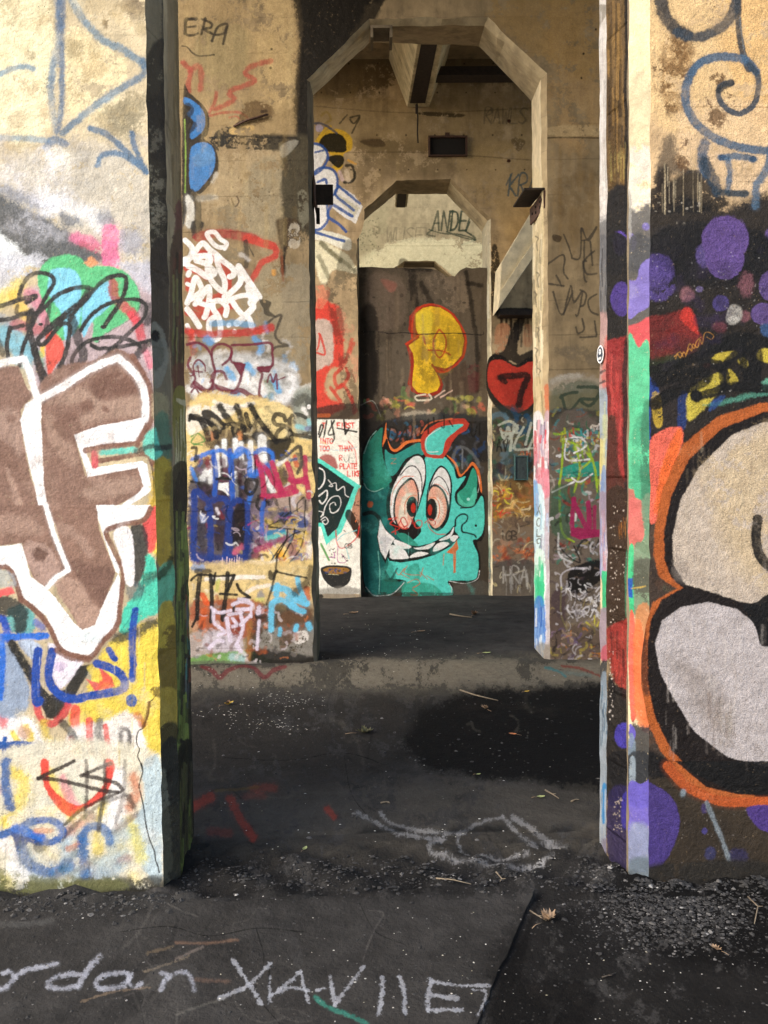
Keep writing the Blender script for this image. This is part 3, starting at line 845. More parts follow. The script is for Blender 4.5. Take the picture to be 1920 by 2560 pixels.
c.P('#e87a48', '500,1000 570,1000 640,1500 660,1900 540,1850 500,1600', 24, .9)
c.P('#35383e', '470,1850 560,1850 700,1900 700,2300 450,2300', 40, .95)
c.P('#6b60c8', '460,1830 515,1900 500,1980 470,2040', 8, .95)
c.stain('#7f94a8', '450,1950 510,1950 510,2300 450,2300', 16, .8)
c.T('R3')
c.P('#2c3036', '440,-100 680,-100 680,300 440,300', 20, .9)
c.stain('#93a3b0', '460,-80 510,-80 510,160 460,160', 14, .9)
c.P('#6a60c4', '450,160 560,140 680,150 690,820 640,900 450,820', 8, .96)
c.stain('#8f9ab8', '460,500 660,560 660,1000 460,1000', 50, .9, -.05)
c.stain('#5a6a70', '460,800 680,800 680,1100 460,1100', 40, .8, -.1)
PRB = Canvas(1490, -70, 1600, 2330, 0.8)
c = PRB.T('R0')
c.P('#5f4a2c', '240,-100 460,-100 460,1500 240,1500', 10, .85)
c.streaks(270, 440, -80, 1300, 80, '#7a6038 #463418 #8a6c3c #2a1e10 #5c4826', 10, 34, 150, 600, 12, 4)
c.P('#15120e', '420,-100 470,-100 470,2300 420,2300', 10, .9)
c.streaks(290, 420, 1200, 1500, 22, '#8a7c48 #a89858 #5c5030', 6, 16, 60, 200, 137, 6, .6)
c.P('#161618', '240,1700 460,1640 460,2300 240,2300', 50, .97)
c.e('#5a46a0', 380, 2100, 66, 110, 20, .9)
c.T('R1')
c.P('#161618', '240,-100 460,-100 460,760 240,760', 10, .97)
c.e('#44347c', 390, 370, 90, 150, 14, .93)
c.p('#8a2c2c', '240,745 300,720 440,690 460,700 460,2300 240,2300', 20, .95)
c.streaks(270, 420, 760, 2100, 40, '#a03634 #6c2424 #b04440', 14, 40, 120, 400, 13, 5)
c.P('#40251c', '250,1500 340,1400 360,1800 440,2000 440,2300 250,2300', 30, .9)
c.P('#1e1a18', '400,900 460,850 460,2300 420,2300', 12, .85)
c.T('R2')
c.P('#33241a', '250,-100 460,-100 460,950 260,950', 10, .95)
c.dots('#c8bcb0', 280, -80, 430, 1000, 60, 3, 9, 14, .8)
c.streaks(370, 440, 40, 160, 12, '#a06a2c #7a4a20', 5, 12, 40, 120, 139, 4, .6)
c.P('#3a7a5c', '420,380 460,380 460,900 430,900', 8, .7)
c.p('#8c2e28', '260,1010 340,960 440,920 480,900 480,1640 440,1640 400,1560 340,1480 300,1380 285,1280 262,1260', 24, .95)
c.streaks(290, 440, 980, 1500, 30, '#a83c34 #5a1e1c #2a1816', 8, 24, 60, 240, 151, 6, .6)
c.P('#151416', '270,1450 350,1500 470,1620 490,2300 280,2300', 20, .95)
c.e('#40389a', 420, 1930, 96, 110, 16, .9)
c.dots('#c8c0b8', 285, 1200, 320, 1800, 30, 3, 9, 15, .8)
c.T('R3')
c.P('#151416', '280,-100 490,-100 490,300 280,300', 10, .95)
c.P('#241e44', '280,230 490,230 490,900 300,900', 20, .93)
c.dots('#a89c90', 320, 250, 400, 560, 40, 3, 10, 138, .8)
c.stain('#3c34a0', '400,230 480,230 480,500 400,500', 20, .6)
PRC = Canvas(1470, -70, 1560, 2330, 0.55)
c = PRC.T('R0')
c.P('#ece8e4', '170,-100 290,-100 290,1900 170,1900', 6, .95)
c.P('#8a8272', '190,60 270,50 250,150 220,200 200,230', 10, .7)
c.streaks(200, 265, 0, 1800, 26, '#d0ccc8 #f4f2f0 #b8b4b0', 6, 14, 200, 600, 16)
c.P('#77787a', '170,1950 290,1900 290,2300 170,2300', 60, .9)
c.T('R1')
c.P('#77787c', '170,-100 290,-100 290,600 170,600', 20, .95)
c.streaks(200, 270, -80, 560, 20, '#55565a #a0a4aa #3a3a3e', 5, 14, 100, 400, 17)
c.P('#c8a4a0', '170,560 290,560 290,1200 170,1200', 40, .93)
c.P('#e08078', '240,740 290,740 290,1200 230,1200', 20, .9)
for y in (1000, 1090, 1200):
    c.s('#55484a', 22, [(205, y + 10), (250, y - 10)], 8, .85)
c.P('#a8b8c4', '170,1200 290,1200 290,1700 170,1700', 40, .93)
c.streaks(205, 265, 1200, 2200, 40, '#98b8c8 #c9d0a0 #e8e4b0 #8aa4c0 #b89aa8', 10, 26, 100, 350, 18)
c.P('#7a9ad0', '220,1850 260,1850 260,2200 215,2200', 12, .8)
c.P('#e8dc80', '195,1600 230,1600 225,1850 200,1850', 12, .7)
c.T('R2')
c.P('#a89ab0', '170,-100 300,-100 300,520 190,520', 10, .93)
c.streaks(210, 265, -80, 500, 26, '#9a90d0 #e0a0a8 #d4a0a4 #88a0d8 #e8e4f0', 6, 16, 100, 350, 19)
c.p('#40cf90', '222,510 300,520 300,860 220,860', 5, .97)
c.P('#a898a8', '190,870 300,870 300,1250 205,1250', 16, .93)
c.P('#d06070', '215,1180 300,1150 300,1290 215,1290', 12, .9)
c.P('#30363e', '200,1300 300,1300 300,1500 205,1500', 24, .95)
c.P('#93a4b4', '200,1460 300,1500 330,2300 200,2300', 20, .95)
c.streaks(215, 290, 1480, 2200, 40, '#4a6a84 #c8d4dc #2c3e50 #7fa8c0', 6, 18, 100, 300, 20)
c.T('R3')
c.P('#a8b4c0', '200,-100 320,-100 330,800 210,800', 10, .95)
c.P('#2f8fd0', '225,150 270,180 260,440 225,460', 10, .95)
c.streaks(225, 290, -80, 700, 26, '#7f8e9c #d8dce4 #90a4c0', 6, 16, 100, 300, 22)
c.P('#8a8098', '220,620 310,640 310,900 240,850', 30, .8)
c.stain('#3c3836', '200,760 330,740 330,950 200,950', 30, .8)

c = PR.T('R2')
c.streaks(760, 1640, 900, 2000, 60, '#a89c94 #8f8680 #c8c0b8 #d8d0c8', 6, 26, 60, 300, 133, 14, .25)
c.streaks(1150, 1350, 1560, 1800, 14, '#7a6a60 #a8a098', 14, 34, 120, 300, 134, 14, .5)
c.T('R1')
c.streaks(900, 1640, 1500, 2200, 40, '#cbb090 #a8987c #8f8070 #d8c8a8', 8, 26, 60, 300, 135, 16, .25)

# ================================================================== PAINT: middle wall (left and right of its arch)
W2 = Canvas(400, -70, 1580, 1760, .95)
c = W2.T('B0')
c.stain('#b39a6c', '0,-100 1200,-100 1180,1300 100,1350', 150, .5)
c.stain('#c9b080', '700,-100 1150,-50 1180,900 900,1000', 120, .5, -.05)
c.stain('#8f8560', '200,300 700,250 650,900 250,900', 90, .45)
c.stain('#b8a684', '450,1500 1050,1450 1050,2212 300,2250', 120, .6)
c.stain('#8b8672', '700,1650 1050,1600 1050,2300 650,2300', 90, .5)
# black area beside the arch, running down as a dark band
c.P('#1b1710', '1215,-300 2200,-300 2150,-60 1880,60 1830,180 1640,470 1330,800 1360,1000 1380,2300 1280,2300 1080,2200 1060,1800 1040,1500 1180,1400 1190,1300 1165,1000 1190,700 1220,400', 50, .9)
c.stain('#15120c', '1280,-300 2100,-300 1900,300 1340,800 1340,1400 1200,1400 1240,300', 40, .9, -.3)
c.stain('#4a4434', '1060,1480 1340,1400 1340,2300 1080,2300', 50, .9, -.05)
c.stain('#8c8a78', '1200,1900 1300,1900 1310,2200 1220,2250', 30, .5, .12)
c.s('#2a241c', 34, '90,330 95,200 130,190 200,185', 6, .85)
KT = '#2a241a'
c.s(KT, 26, '195,195 120,190 95,240 100,330 130,350 180,345 215,330', 5, .9)
c.s(KT, 24, '100,270 195,260', 5, .85)
c.s(KT, 30, '290,185 260,300 250,335', 6, .9)
c.s(KT, 26, '255,190 350,230 345,270 280,290 360,335', 6, .9)
c.s(KT, 26, '355,405 400,290 440,250 505,240 490,330 465,435', 6, .9)
c.s(KT, 24, '390,345 470,330 500,270', 6, .9)
c.s(KT, 16, '60,455 110,465 160,520 220,550 300,550 375,540', 5, .85)
c.e(KT, 943, 485, 12, 14, 5)
c.e(KT, 935, 670, 12, 14, 5)
RD = '#a84c40'
c.s(RD, 54, '70,620 120,670 150,700 120,820 125,900', 20, .8)
c.s(RD, 54, '140,700 220,650 250,740 240,880', 24, .75)
c.s(RD, 50, '940,600 860,620 760,650 690,700 700,740 780,790 740,820 640,860 550,890 530,930 575,970 540,1010 390,1080', 18, .8)
c.s(RD, 34, '400,910 385,1000 330,1110', 12, .8)
c.s(RD, 26, '330,1145 450,1115 620,1110 700,1160', 10, .75)
c.s(RD, 20, '530,1160 600,1150 640,1190', 9, .7)
c.s('#c9a284', 90, '80,1000 300,1090', 60, .35)
# blue balloon letters
c.P('#26231f', '70,930 130,920 230,1000 310,1100 330,1200 310,1330 280,1370 370,1440 415,1540 420,1650 380,1760 300,1860 230,1920 150,1900 80,2212 60,2212', 10, .93)
c.P('#3f7fc4', '80,960 160,990 240,1060 285,1150 280,1260 230,1330 150,1370 140,1300 170,1200 110,1130 150,1060 80,1030', 10, .97)
c.P('#4a86c8', '180,1430 270,1405 350,1440 385,1540 380,1640 340,1740 260,1840 200,1890 150,1870 130,1750 140,1500', 10, .97)
c.stain('#6a94c0', '190,1450 340,1450 370,1600 180,1640', 30, .6)
c.s('#26231f', 60, '110,1040 150,1090 120,1150', 14, .8)
c.s('#26231f', 44, '120,1200 190,1230 130,1300', 14, .8)
c.s('#8cb050', 12, '85,1180 95,1500 90,1900', 4, .9)
c.s('#dfe0da', 80, '130,1960 150,2080 130,2212', 20, .95)
c.s('#2d2b27', 70, '150,1900 210,2000 220,2250', 14, .93)
c.s('#c9c6bc', 60, '230,1960 380,1950', 30, .6)
c.s('#77766e', 50, '240,1950 350,1950', 26, .6)
c.s('#d8d2c4', 40, '400,1720 360,1800', 20, .6)
c.s('#4a3a2c', 16, '550,1960 560,2000 590,2040 620,1990 600,1940', 5, .8)
# horizontal joint, broken concrete
c.stain('#26241e', '400,1330 1160,1340 1120,1480 450,1470', 40, .9, .06, 8)
c.dots('#1e1c18', 420, 1340, 1080, 1440, 60, 4, 16, 181, .8)
c.s('#1e1a16', 16, '330,1360 600,1345 900,1360 1180,1360', 5, .85)
c.stain('#2e2c28', '310,1370 460,1240 560,1260 530,1420 430,1500 330,1420', 40, .9, .1, 8)
c.stain('#d4b477', '530,1270 740,1230 760,1290 560,1330', 20, .8)
c.stain('#5a4428', '600,1180 660,1020 860,980 960,1060 920,1200 680,1240', 60, .8, .15, 8)
c.s('#20130c', 16, '570,1245 640,1200 760,1180 905,1130', 4, .95)
c.s('#2c1c12', 30, '850,1100 890,1095', 8, .8)
c.stain('#b9b6a8', '1030,1450 1140,1380 1210,1410 1060,1560', 20, .5)
c.dots('#3a3024', 500, 1500, 1050, 2200, 30, 3, 10, 30, .7)
c.T('B1')
c.P('#2d2b28', '150,60 270,60 240,180 200,230 160,210', 16, .93)
c.stain('#6f6a5a', '350,-60 650,-60 700,700 500,600 350,200', 60, .5)
c.stain('#8f8c7c', '700,600 1330,500 1330,1500 700,1200', 100, .5)
c.stain('#a89b7c', '750,100 1000,200 1050,900 850,900', 80, .5)
c.stain('#3a2c1e', '1000,30 1200,40 1240,200 1100,330 1080,560 1030,560 1020,300 1000,150', 30, .95, -.12, 7)
c.s('#1d150f', 18, '1080,60 1075,300 1060,540', 5, .9)
c.s('#8a4a2c', 24, '1040,340 1050,540 1060,640', 14, .6)
c.stain('#cfc8b8', '1120,80 1230,100 1220,300 1110,310', 30, .6, .1, 8)
c.e('#dba050', 965, 560, 24, 34, 16, .8)
c.s('#a03a38', 90, '210,210 400,170 600,190 780,230', 20, .88)
c.s('#c8483c', 84, '700,220 830,260 960,300', 14, .93)
c.s('#c0463c', 60, '960,300 990,350 970,400 860,450 810,520 750,630', 14, .93)
c.s('#2c2a28', 50, '690,260 700,400 690,500', 12, .85)
c.s('#2c2a28', 14, '720,300 770,400', 5, .8)
c.s('#d8d4d0', 44, '640,380 720,430', 20, .6)
for pts in ('380,400 500,540 520,700', '230,360 320,380', '110,520 200,540 300,600', '120,640 130,720', '200,900 330,960', '440,780 300,850', '120,950 300,1000', '400,960 560,880'):
    c.s('#b83c34', 70, pts, 16, .9)
c.s('#7c7a78', 80, '420,560 440,700', 30, .7)
c.s('#8a6058', 90, '600,700 700,560', 40, .5)
WT = '#fbfbf8'
def wt(p_, w=56):
    c.s(WT, w, p_, 5, 1.0, wob=.4)
wt('480,310 400,300 320,210 310,170 380,160 440,230 500,270 480,320', 46)
wt('90,240 150,300 160,350 120,440 80,470')
wt('80,430 200,400 330,400 320,470 200,440')
wt('170,380 260,270 330,330 400,380 460,440 560,520 570,580 530,600')
wt('330,380 310,500 330,600 400,700 470,740 480,640 420,500 400,400')
wt('120,490 220,540 310,600 380,560 330,500', 60)
wt('120,580 130,560'); wt('110,670 130,680', 40)
wt('110,860 150,760 190,610 240,680 250,740 180,800 130,830')
wt('190,870 250,800 320,700 330,800 300,960 280,1000')
wt('200,850 300,880', 50)
wt('110,920 160,980 230,1090', 60)
wt('110,1080 125,1110', 44)
wt('490,980 500,900 440,840 370,850 370,920 420,1000 440,1100 430,1190 380,1220 330,1140 330,1040 380,1000')
wt('480,800 560,740 640,640 620,510', 60)
wt('620,500 700,620 780,740 820,800', 66)
wt('480,860 600,800 720,780 820,800', 50)
wt('740,850 760,900 690,980 600,1060', 66)
wt('560,850 640,960 720,1010 750,1100', 56)
wt('800,800 740,860', 70)
wt('720,700 760,840', 80)
c.e(WT, 522, 1078, 25, 27, 3); c.e(WT, 578, 1140, 25, 27, 3)
c.s('#4aa0d8', 60, '360,1060 600,1060 760,1080', 24, .6)
c.s('#b23a38', 76, '120,1140 300,1170 500,1160 700,1150 940,1100', 20, .92)
c.s('#d8483c', 56, '150,1140 170,1260', 14, .85); c.s('#c8483c', 46, '780,1150 880,1130', 14, .8)
c.s('#a04440', 60, '140,1200 180,1350', 26, .7)
c.s('#5f9fd8', 80, '300,1220 340,1240', 24, .8); c.s('#5f9fd8', 60, '780,1210 850,1290 820,1350', 24, .8)
c.s('#3a3530', 26, '900,1060 960,1010 1040,980 1000,1100 980,1180 1030,1250 1110,1280 1000,1290 950,1320', 8, .8)
c.stain('#3a352c', '820,820 940,850 920,930 1000,1000 880,980 860,920', 14, .85, -.05, 8)
c.stain('#c8ccd0', '150,1400 700,1350 1150,1500 1170,1850 300,1850 140,1700', 70, .85, -.05)
c.s('#f0f0f2', 100, '250,1650 500,1650 700,1600 780,1500', 50, .9)
c.s('#eceef2', 90, '150,1700 350,1800 600,1830 850,1780 1100,1790 1150,1500', 44, .85)
c.s('#f4f4f4', 130, '700,1600 860,1700 780,1640', 40, .8)
for pts in ('230,1800 260,1830', '500,1520 560,1600', '700,1480 760,1540', '960,1600 1010,1720', '500,1780 600,1750', '820,1900 900,1800'):
    c.s('#5aa8e0', 70, pts, 30, .85)
c.s('#5a7a60', 70, '900,1640 940,1740 900,1820', 30, .7)
c.rnd(140, 1150, 1180, 1850, 90, '#c8ccd4 #8a8c8c #f0f0f2 #6aa8dc #6a6a64 #a89c88 #4a4844', 10, 40, 40, 160, 167, 16, .5)
MA = '#6b2438'
def ma(p_, w=26):
    c.s(MA, w, p_, 6, .93)
ma('110,1270 200,1250 290,1290 345,1370')
ma('460,1470 520,1420 550,1360 540,1300 470,1265 400,1275 355,1330 360,1430 385,1540 370,1620 360,1690')
ma('550,1330 550,1440 660,1470 640,1600 600,1700 540,1730 440,1720 380,1660 350,1600 380,1540 460,1540 500,1610')
ma('550,1275 750,1270 930,1255 950,1350 945,1480 810,1500 850,1560 830,1660 820,1780')
ma('140,1400 120,1480 190,1600 150,1680 200,1690 260,1720 340,1710 360,1620 340,1640')
ma('140,1580 180,1560 170,1480 220,1420 280,1470 290,1530', 18)
ma('170,1530 260,1540', 14); ma('215,1480 230,1590', 14)
ma('190,1650 300,1730 400,1690 560,1740 640,1720 760,1790 830,1790', 50)
c.p(MA, '560,1450 690,1460 640,1590', 6, .95)
c.p(MA, '800,1490 960,1480 920,1550 830,1540', 6, .95)
ma('150,1740 190,1700 240,1760 300,1740 300,1820 250,1830 220,1780 270,1750', 20)
ma('290,1760 350,1800 420,1730', 18); ma('350,1800 330,1860', 16)
ma('900,1640 930,1560 960,1640 990,1560 1000,1710', 20); ma('1000,1620 1080,1590', 10)
ma('130,1880 300,1890', 24)
c.s('#d8d8d4', 50, '1160,1840 1190,1760 1260,1700 1340,1670', 20, .8)
c.s('#d8c890', 40, '1200,1850 1260,1780', 20, .7); c.e('#f8f8f8', 1313, 1886, 18, 22, 4)
c.T('B2')
c.P('#e8cf8c', '120,230 700,130 1000,180 1170,300 1350,420 1350,1900 120,1900', 50, .95)
c.P('#e9d69c', '800,270 900,210 1020,200 1130,250 1160,330 1150,560 700,560', 10, .96)
c.stain('#9aa49c', '1160,100 1350,60 1350,520 1180,480', 50, .85, -.1)
c.s('#2f2c28', 90, '1170,180 1290,140 1330,300', 50, .7)
c.s('#8fd0d8', 50, '1200,420 1320,440 1310,360', 20, .8); c.s('#8070a0', 50, '1290,440 1320,440', 24, .7)
c.s('#f2f2f0', 40, '1260,240 1290,300', 20, .9); c.e('#f8f8f8', 1313, 226, 20, 24, 4)
c.stain('#f0eee8', '120,240 400,200 600,260 340,420 130,500', 40, .8)
c.s('#f4f2ee', 40, '380,180 560,230 760,190', 20, .8)
c.s('#3a2a2c', 190, '360,540 600,520 850,500', 60, .85)
c.s('#2f2424', 150, '400,640 600,620', 60, .7)
c.e('#d8925c', 630, 510, 40, 50, 20, .9); c.e('#c98860', 340, 510, 50, 50, 26, .8)
c.s('#4a8a44', 16, '150,520 220,490 280,560 180,600', 6, .85); c.s('#4a8a44', 14, '200,500 150,580 260,600', 6, .85)
DK = '#1d1c1b'
def dk(p_, w=40, s_=7, a=.97):
    c.s(DK, w, p_, s_, a)
dk('150,320 230,340 290,440 320,540', 60); dk('150,330 300,370 430,470', 50)
c.P(DK, '250,270 350,260 460,360 520,420 480,450 380,450 300,380', 14, .96)
dk('430,220 480,300 560,400 600,460', 64, 20); dk('370,440 500,400 620,400 680,430', 40)
dk('600,230 640,330 670,450 690,560', 70, 26); dk('690,300 720,400 750,430 780,560', 50)
dk('740,210 790,330 780,450 790,590', 60, 30); dk('800,330 880,440 990,570', 54)
dk('700,490 860,490', 26); dk('380,440 400,520', 60); dk('560,440 590,520', 50); dk('140,310 130,360', 30)
dk('1080,360 1060,310 990,300 960,350 990,400 1060,410 1120,460 1100,530 1030,560 980,560 1000,480 1060,420', 44, 8, .9)
dk('1280,330 1200,300 1140,320 1120,400 1150,490 1240,510 1350,530', 40, 8, .85); dk('1260,490 1350,480 1340,510', 30, 8, .7)
dk('1130,470 1150,560', 40, 10, .8)
c.P(DK, '890,560 1080,540 1140,550 1090,680 1000,750 900,740', 16, .95)
for i, (tx, ty, st) in enumerate(((850, 300, 'WHAT'), (870, 350, 'OF'), (880, 400, 'HIT'), (500, 230, 'SEN'), (560, 290, 'I'))):
    c.text('#4a4438', 4, tx, ty, 26, st, 18, 2, .7)
c.rnd(150, 230, 1340, 640, 40, '#c8b484 #8a7a5c #f0e4c0 #6a6458 #b0a890 #4a4640', 8, 30, 40, 160, 161, 14, .5)
# tangled blue / white / magenta
c.P('#2a3050', '140,900 400,700 800,640 980,800 960,1200 760,1750 160,1780', 60, .88)
c.P('#3a2430', '250,1000 700,1000 700,1560 300,1500', 60, .7)
c.P('#8a7a90', '760,1200 1330,1100 1340,1500 800,1560', 60, .7)
c.rnd(150, 700, 1320, 1760, 110, '#1a1820 #2a4a9a #d8d8e8 #5a3048 #8a3050 #c8b060 #3a6ac0 #6a6a78 #e8e4ec #141214 #7a5a80', 12, 40, 50, 220, 162, 10, .65)
c.s('#c9b04a', 110, '900,1380 1000,1400', 40, .85); c.s('#d8b840', 120, '1170,1620 1240,1480', 40, .9); c.s('#f0b030', 90, '1030,1680 1060,1780', 40, .9)
c.s('#7a4a70', 110, '860,1560 1050,1520', 50, .8); c.s('#a8406c', 70, '800,1640 920,1600', 30, .8)
c.s('#66c4c0', 60, '900,1520 1060,1470', 20, .93); c.s('#2a7ab0', 50, '880,1480 1060,1440', 16, .9)
c.s('#2a4a8c', 90, '1060,1300 1260,1360 1200,1440', 20, .9)
c.s('#8a5a70', 110, '1130,1560 1170,1700', 50, .8); c.s('#c8a890', 70, '1300,1560 1320,1700', 40, .7)
c.s('#ece8e0', 60, '1310,1580 1310,1700', 26, .85)
WB = '#eef2f6'
for x, y0_, y1_, w in ((405, 630, 900, 46), (475, 560, 800, 50), (585, 560, 700, 52), (640, 590, 740, 50), (735, 580, 860, 56), (850, 540, 760, 90)):
    c.s(WB, w, [(x, y0_), (x + 3, (y0_ + y1_) / 2), (x + 8, y1_)], 10, .96)
c.s(WB, 70, '330,840 260,930', 20, .95); c.s(WB, 60, '330,860 340,960', 20, .9)
c.p(WB, '420,980 520,970 520,1110 470,1060 410,1040', 10, .95)
c.s(WB, 40, '590,880 600,1120', 12, .9); c.s(WB, 36, '630,860 650,760', 12, .8); c.s(WB, 60, '900,930 960,1060', 26, .9)
c.s(WB, 46, '1010,790 1070,740', 20, .9); c.s(WB, 40, '1090,1030 1110,990', 20, .8); c.s(WB, 34, '830,700 870,760', 12, .8)
c.s('#7a2a34', 60, '310,740 320,820', 30, .85); c.s('#3a1c28', 60, '640,760 620,960', 30, .85); c.s('#5a2a40', 60, '460,760 500,900', 30, .7)
c.s('#181418', 100, '240,1000 330,1080', 40, .85); c.s('#181418', 90, '600,980 620,1100', 30, .8); c.s('#1a1618', 100, '1050,870 1060,950', 40, .85)
BL = '#2458b8'
c.s('#2f74d8', 44, '160,740 330,680 460,660 560,720 680,660', 16, .93)
c.s(BL, 50, '370,700 390,900 380,1100', 14, .93)
c.s(BL, 54, '530,660 550,900 560,1150', 14, .93); c.s('#2f74d8', 50, '560,720 640,640 720,700 730,900', 14, .9)
c.s('#2f74d8', 44, '780,690 850,640 940,680 960,760', 14, .93); c.s('#2f74d8', 70, '760,900 900,810', 20, .9); c.s('#2f74d8', 46, '740,1080 700,1220', 16, .9)
c.s('#3a80d8', 36, '150,830 200,960', 16, .85)
B2_ = '#1f3a86'
c.s(B2_, 66, '170,1120 200,1060 280,1120 330,1200 340,1500 340,1720', 14, .97)
c.s(B2_, 66, '180,1100 180,1400 170,1720', 20, .97)
c.s(B2_, 60, '370,1150 440,1130 510,1180 510,1450 480,1700', 14, .97)
c.s(B2_, 60, '540,1200 590,1150 640,1160 700,1230 700,1500 680,1740', 14, .97)
c.s(B2_, 70, '540,1250 540,1500 520,1720', 16, .9); c.s(B2_, 110, '200,1700 400,1740 640,1740', 30, .9)
c.s('#1c3070', 80, '720,1480 700,1700', 40, .85)
c.P('#151216', '590,1210 640,1180 680,1230 680,1540 640,1600 560,1560 560,1300', 20, .9)
c.s('#2a2230', 90, '440,1300 430,1600', 40, .75); c.s('#232438', 90, '250,1400 260,1650', 40, .75)
c.s('#7a2c38', 36, '430,1260 460,1320', 20, .8); c.s('#c86080', 50, '580,1660 640,1600', 30, .85); c.s('#9aa8d0', 50, '260,1300 270,1350', 20, .8)
c.s('#d8d4e0', 30, '400,1230 420,1280', 14, .8)
dk('400,940 470,930 540,940', 26); dk('700,950 690,1050 730,1090 780,1040 800,960 720,940', 34); dk('820,1120 800,1200 840,1240 880,1180 860,1110 820,1110', 34)
dk('160,630 200,640 190,760 220,720', 30); dk('150,960 230,980', 24)
c.s('#2f62c0', 44, '860,1180 850,1300 850,1480', 14, .9)
MG = '#b8305c'
for q_ in ('790,720 840,860 860,960 870,1110', '800,780 880,830 960,960 1030,1060 1020,1000', '950,780 990,900 1040,1060', '860,1110 1000,1100 1130,1080 1190,1060', '1100,790 1140,900 1170,1060', '1030,1080 1130,1020', '1270,720 1280,900 1300,1000 1310,1110', '1130,950 1280,970', '1280,930 1180,960'):
    c.s(MG, 54, q_, 10, .95)
c.s('#3a3834', 34, '1020,750 1130,680 1220,620 1240,760 1200,880', 12, .9); c.s('#55524c', 60, '1200,700 1240,800', 30, .7); c.s('#c85a40', 50, '1170,720 1190,800', 14, .85); c.s('#4a78a8', 30, '1130,750 1190,740', 10, .8)
for q_ in ('1120,1120 1130,1250 1170,1400', '1280,1150 1270,1300 1280,1440', '890,1410 1030,1340 1130,1260', '890,1410 1100,1430 1280,1440', '1280,1440 1130,1500 1010,1640 920,1780', '1100,1440 1080,1560 960,1760', '1180,1360 1160,1500 1060,1700', '1270,1440 1230,1620 1100,1790', '1260,1120 1200,1180 1200,1260', '1020,1320 1060,1280'):
    c.s(DK, 16 if 'x' else 1, q_, 4, .9)
c.s(DK, 40, '1260,1130 1290,1240', 20, .7); c.s(DK, 34, '930,1190 960,1130 1000,1190', 12, .6)
c.P('#1d2a30', '920,1260 1180,1240 1200,1360 1000,1420', 60, .5)
c.s('#f0ece8', 36, '740,1760 900,1770 1000,1740', 14, .9); c.s('#f0ece8', 30, '840,1680 860,1770', 12, .9); c.s('#8a4a58', 60, '780,1700 830,1690', 30, .8)
for x in (455, 500, 525, 548, 575, 600, 620):
    c.s('#e2c8d8', 9, [(x + 4, 1690 + (x * 7) % 40), (x, 1800 + (x * 13) % 120)], 3, .9)
for x in (455, 500, 575, 620):
    c.s('#d8b8b8', 8, [(x, 1740), (x - 8, 1900 + (x * 3) % 200)], 3, .85)
c.stain('#bdb7a0', '150,1860 900,1800 1340,1800 1340,1960 700,1960', 50, .6)
c.rnd(160, 660, 1320, 1760, 60, '#141418 #eef0f4 #2458b8 #c8b8c8 #1f3a86 #0f0f12', 7, 18, 50, 220, 163, 5, .75)
c.rnd(760, 1150, 1340, 1800, 50, '#141414 #c8a850 #8a6890 #d8c8a0 #48708a #a83860', 10, 30, 60, 200, 164, 8, .7)
c.T('B3')
c.P('#dcc48a', '130,60 1350,40 1360,420 700,500 130,420', 50, .8)
c.s('#7aa0d8', 60, '170,80 260,70', 30, .8)
c.rnd(160, 60, 1340, 420, 60, '#c8b070 #e8dcb8 #a89468 #f0ece0 #8a8468 #5a5850', 8, 30, 40, 160, 165, 12, .5)
c.s('#f2eee8', 40, '300,190 650,170 860,170', 16, .85); c.s('#b8c060', 40, '400,300 420,200', 20, .7); c.e('#8c8c90', 840, 350, 40, 50, 26, .85); c.s('#d0d070', 40, '790,400 860,390', 20, .8)
c.s('#f0e8e0', 36, '700,320 800,270 930,250', 18, .8)
c.P('#a05a40', '160,420 330,400 600,380 900,460 860,700 700,760 500,880 330,720 160,700', 40, .92)
c.s('#d8592c', 60, '260,350 300,420', 16, .9); c.s('#c05a30', 70, '280,500 250,680', 30, .9); c.s('#7a2c24', 110, '620,620 560,760', 40, .85); c.s('#c9a080', 80, '180,640 190,700', 40, .8); c.s('#8a3028', 60, '470,760 460,860', 24, .8)
c.P('#aba09c', '150,720 450,700 600,820 600,980 150,980', 50, .92)
c.P('#ccc8d8', '330,700 640,760 620,900 300,900', 60, .7)
c.P('#6a9a50', '150,970 450,910 860,920 860,1080 150,1080', 24, .92)
c.s('#a8c8d0', 80, '560,960 680,970', 30, .8)
c.P('#9a6a3c', '700,620 760,620 760,900 740,1070 690,1060 700,800', 20, .9)
c.P('#33302c', '820,460 1340,500 1350,1080 800,1080', 70, .8)
c.stain('#8c8a84', '860,700 1340,640 1340,960 870,960', 40, .8)
c.stain('#6a4a34', '1030,540 1330,480 1300,640 1040,900', 40, .7)
c.stain('#1c1b1a', '800,880 1360,960 1360,1090 800,1090', 30, .9, -.2)
c.s('#c06038', 60, '1290,290 1300,380', 20, .85); c.s('#b05a3a', 60, '850,510 890,510', 20, .85)
c.stain('#e8e4e0', '1170,720 1290,700 1300,800 1180,830', 20, .8)
c.rnd(160, 420, 1340, 1050, 110, '#a0522c #5a3a2c #c8c0c8 #2a2826 #8a8480 #c87848 #6a4a3c #e0d8dc #48444a #3a2c24', 10, 36, 40, 160, 166, 10, .6)
CY = '#6cc4ea'
for q_, w in (('960,280 1080,290 1180,380 1290,430', 70), ('1200,180 1220,280 1290,430', 50), ('1160,340 1280,420', 50), ('940,690 940,500 960,420 1060,400 1180,480 1260,510', 56), ('1100,380 1190,470', 50), ('1020,740 1030,680', 40), ('1180,690 1190,650', 50), ('1320,670 1310,640', 60), ('1000,250 990,340', 60)):
    c.s(CY, w, q_, 12, .95)
dk('150,200 210,150 330,150 400,160 580,150', 24, 6); dk('235,160 215,360 210,580', 44, 8); dk('210,560 160,660', 26, 8)
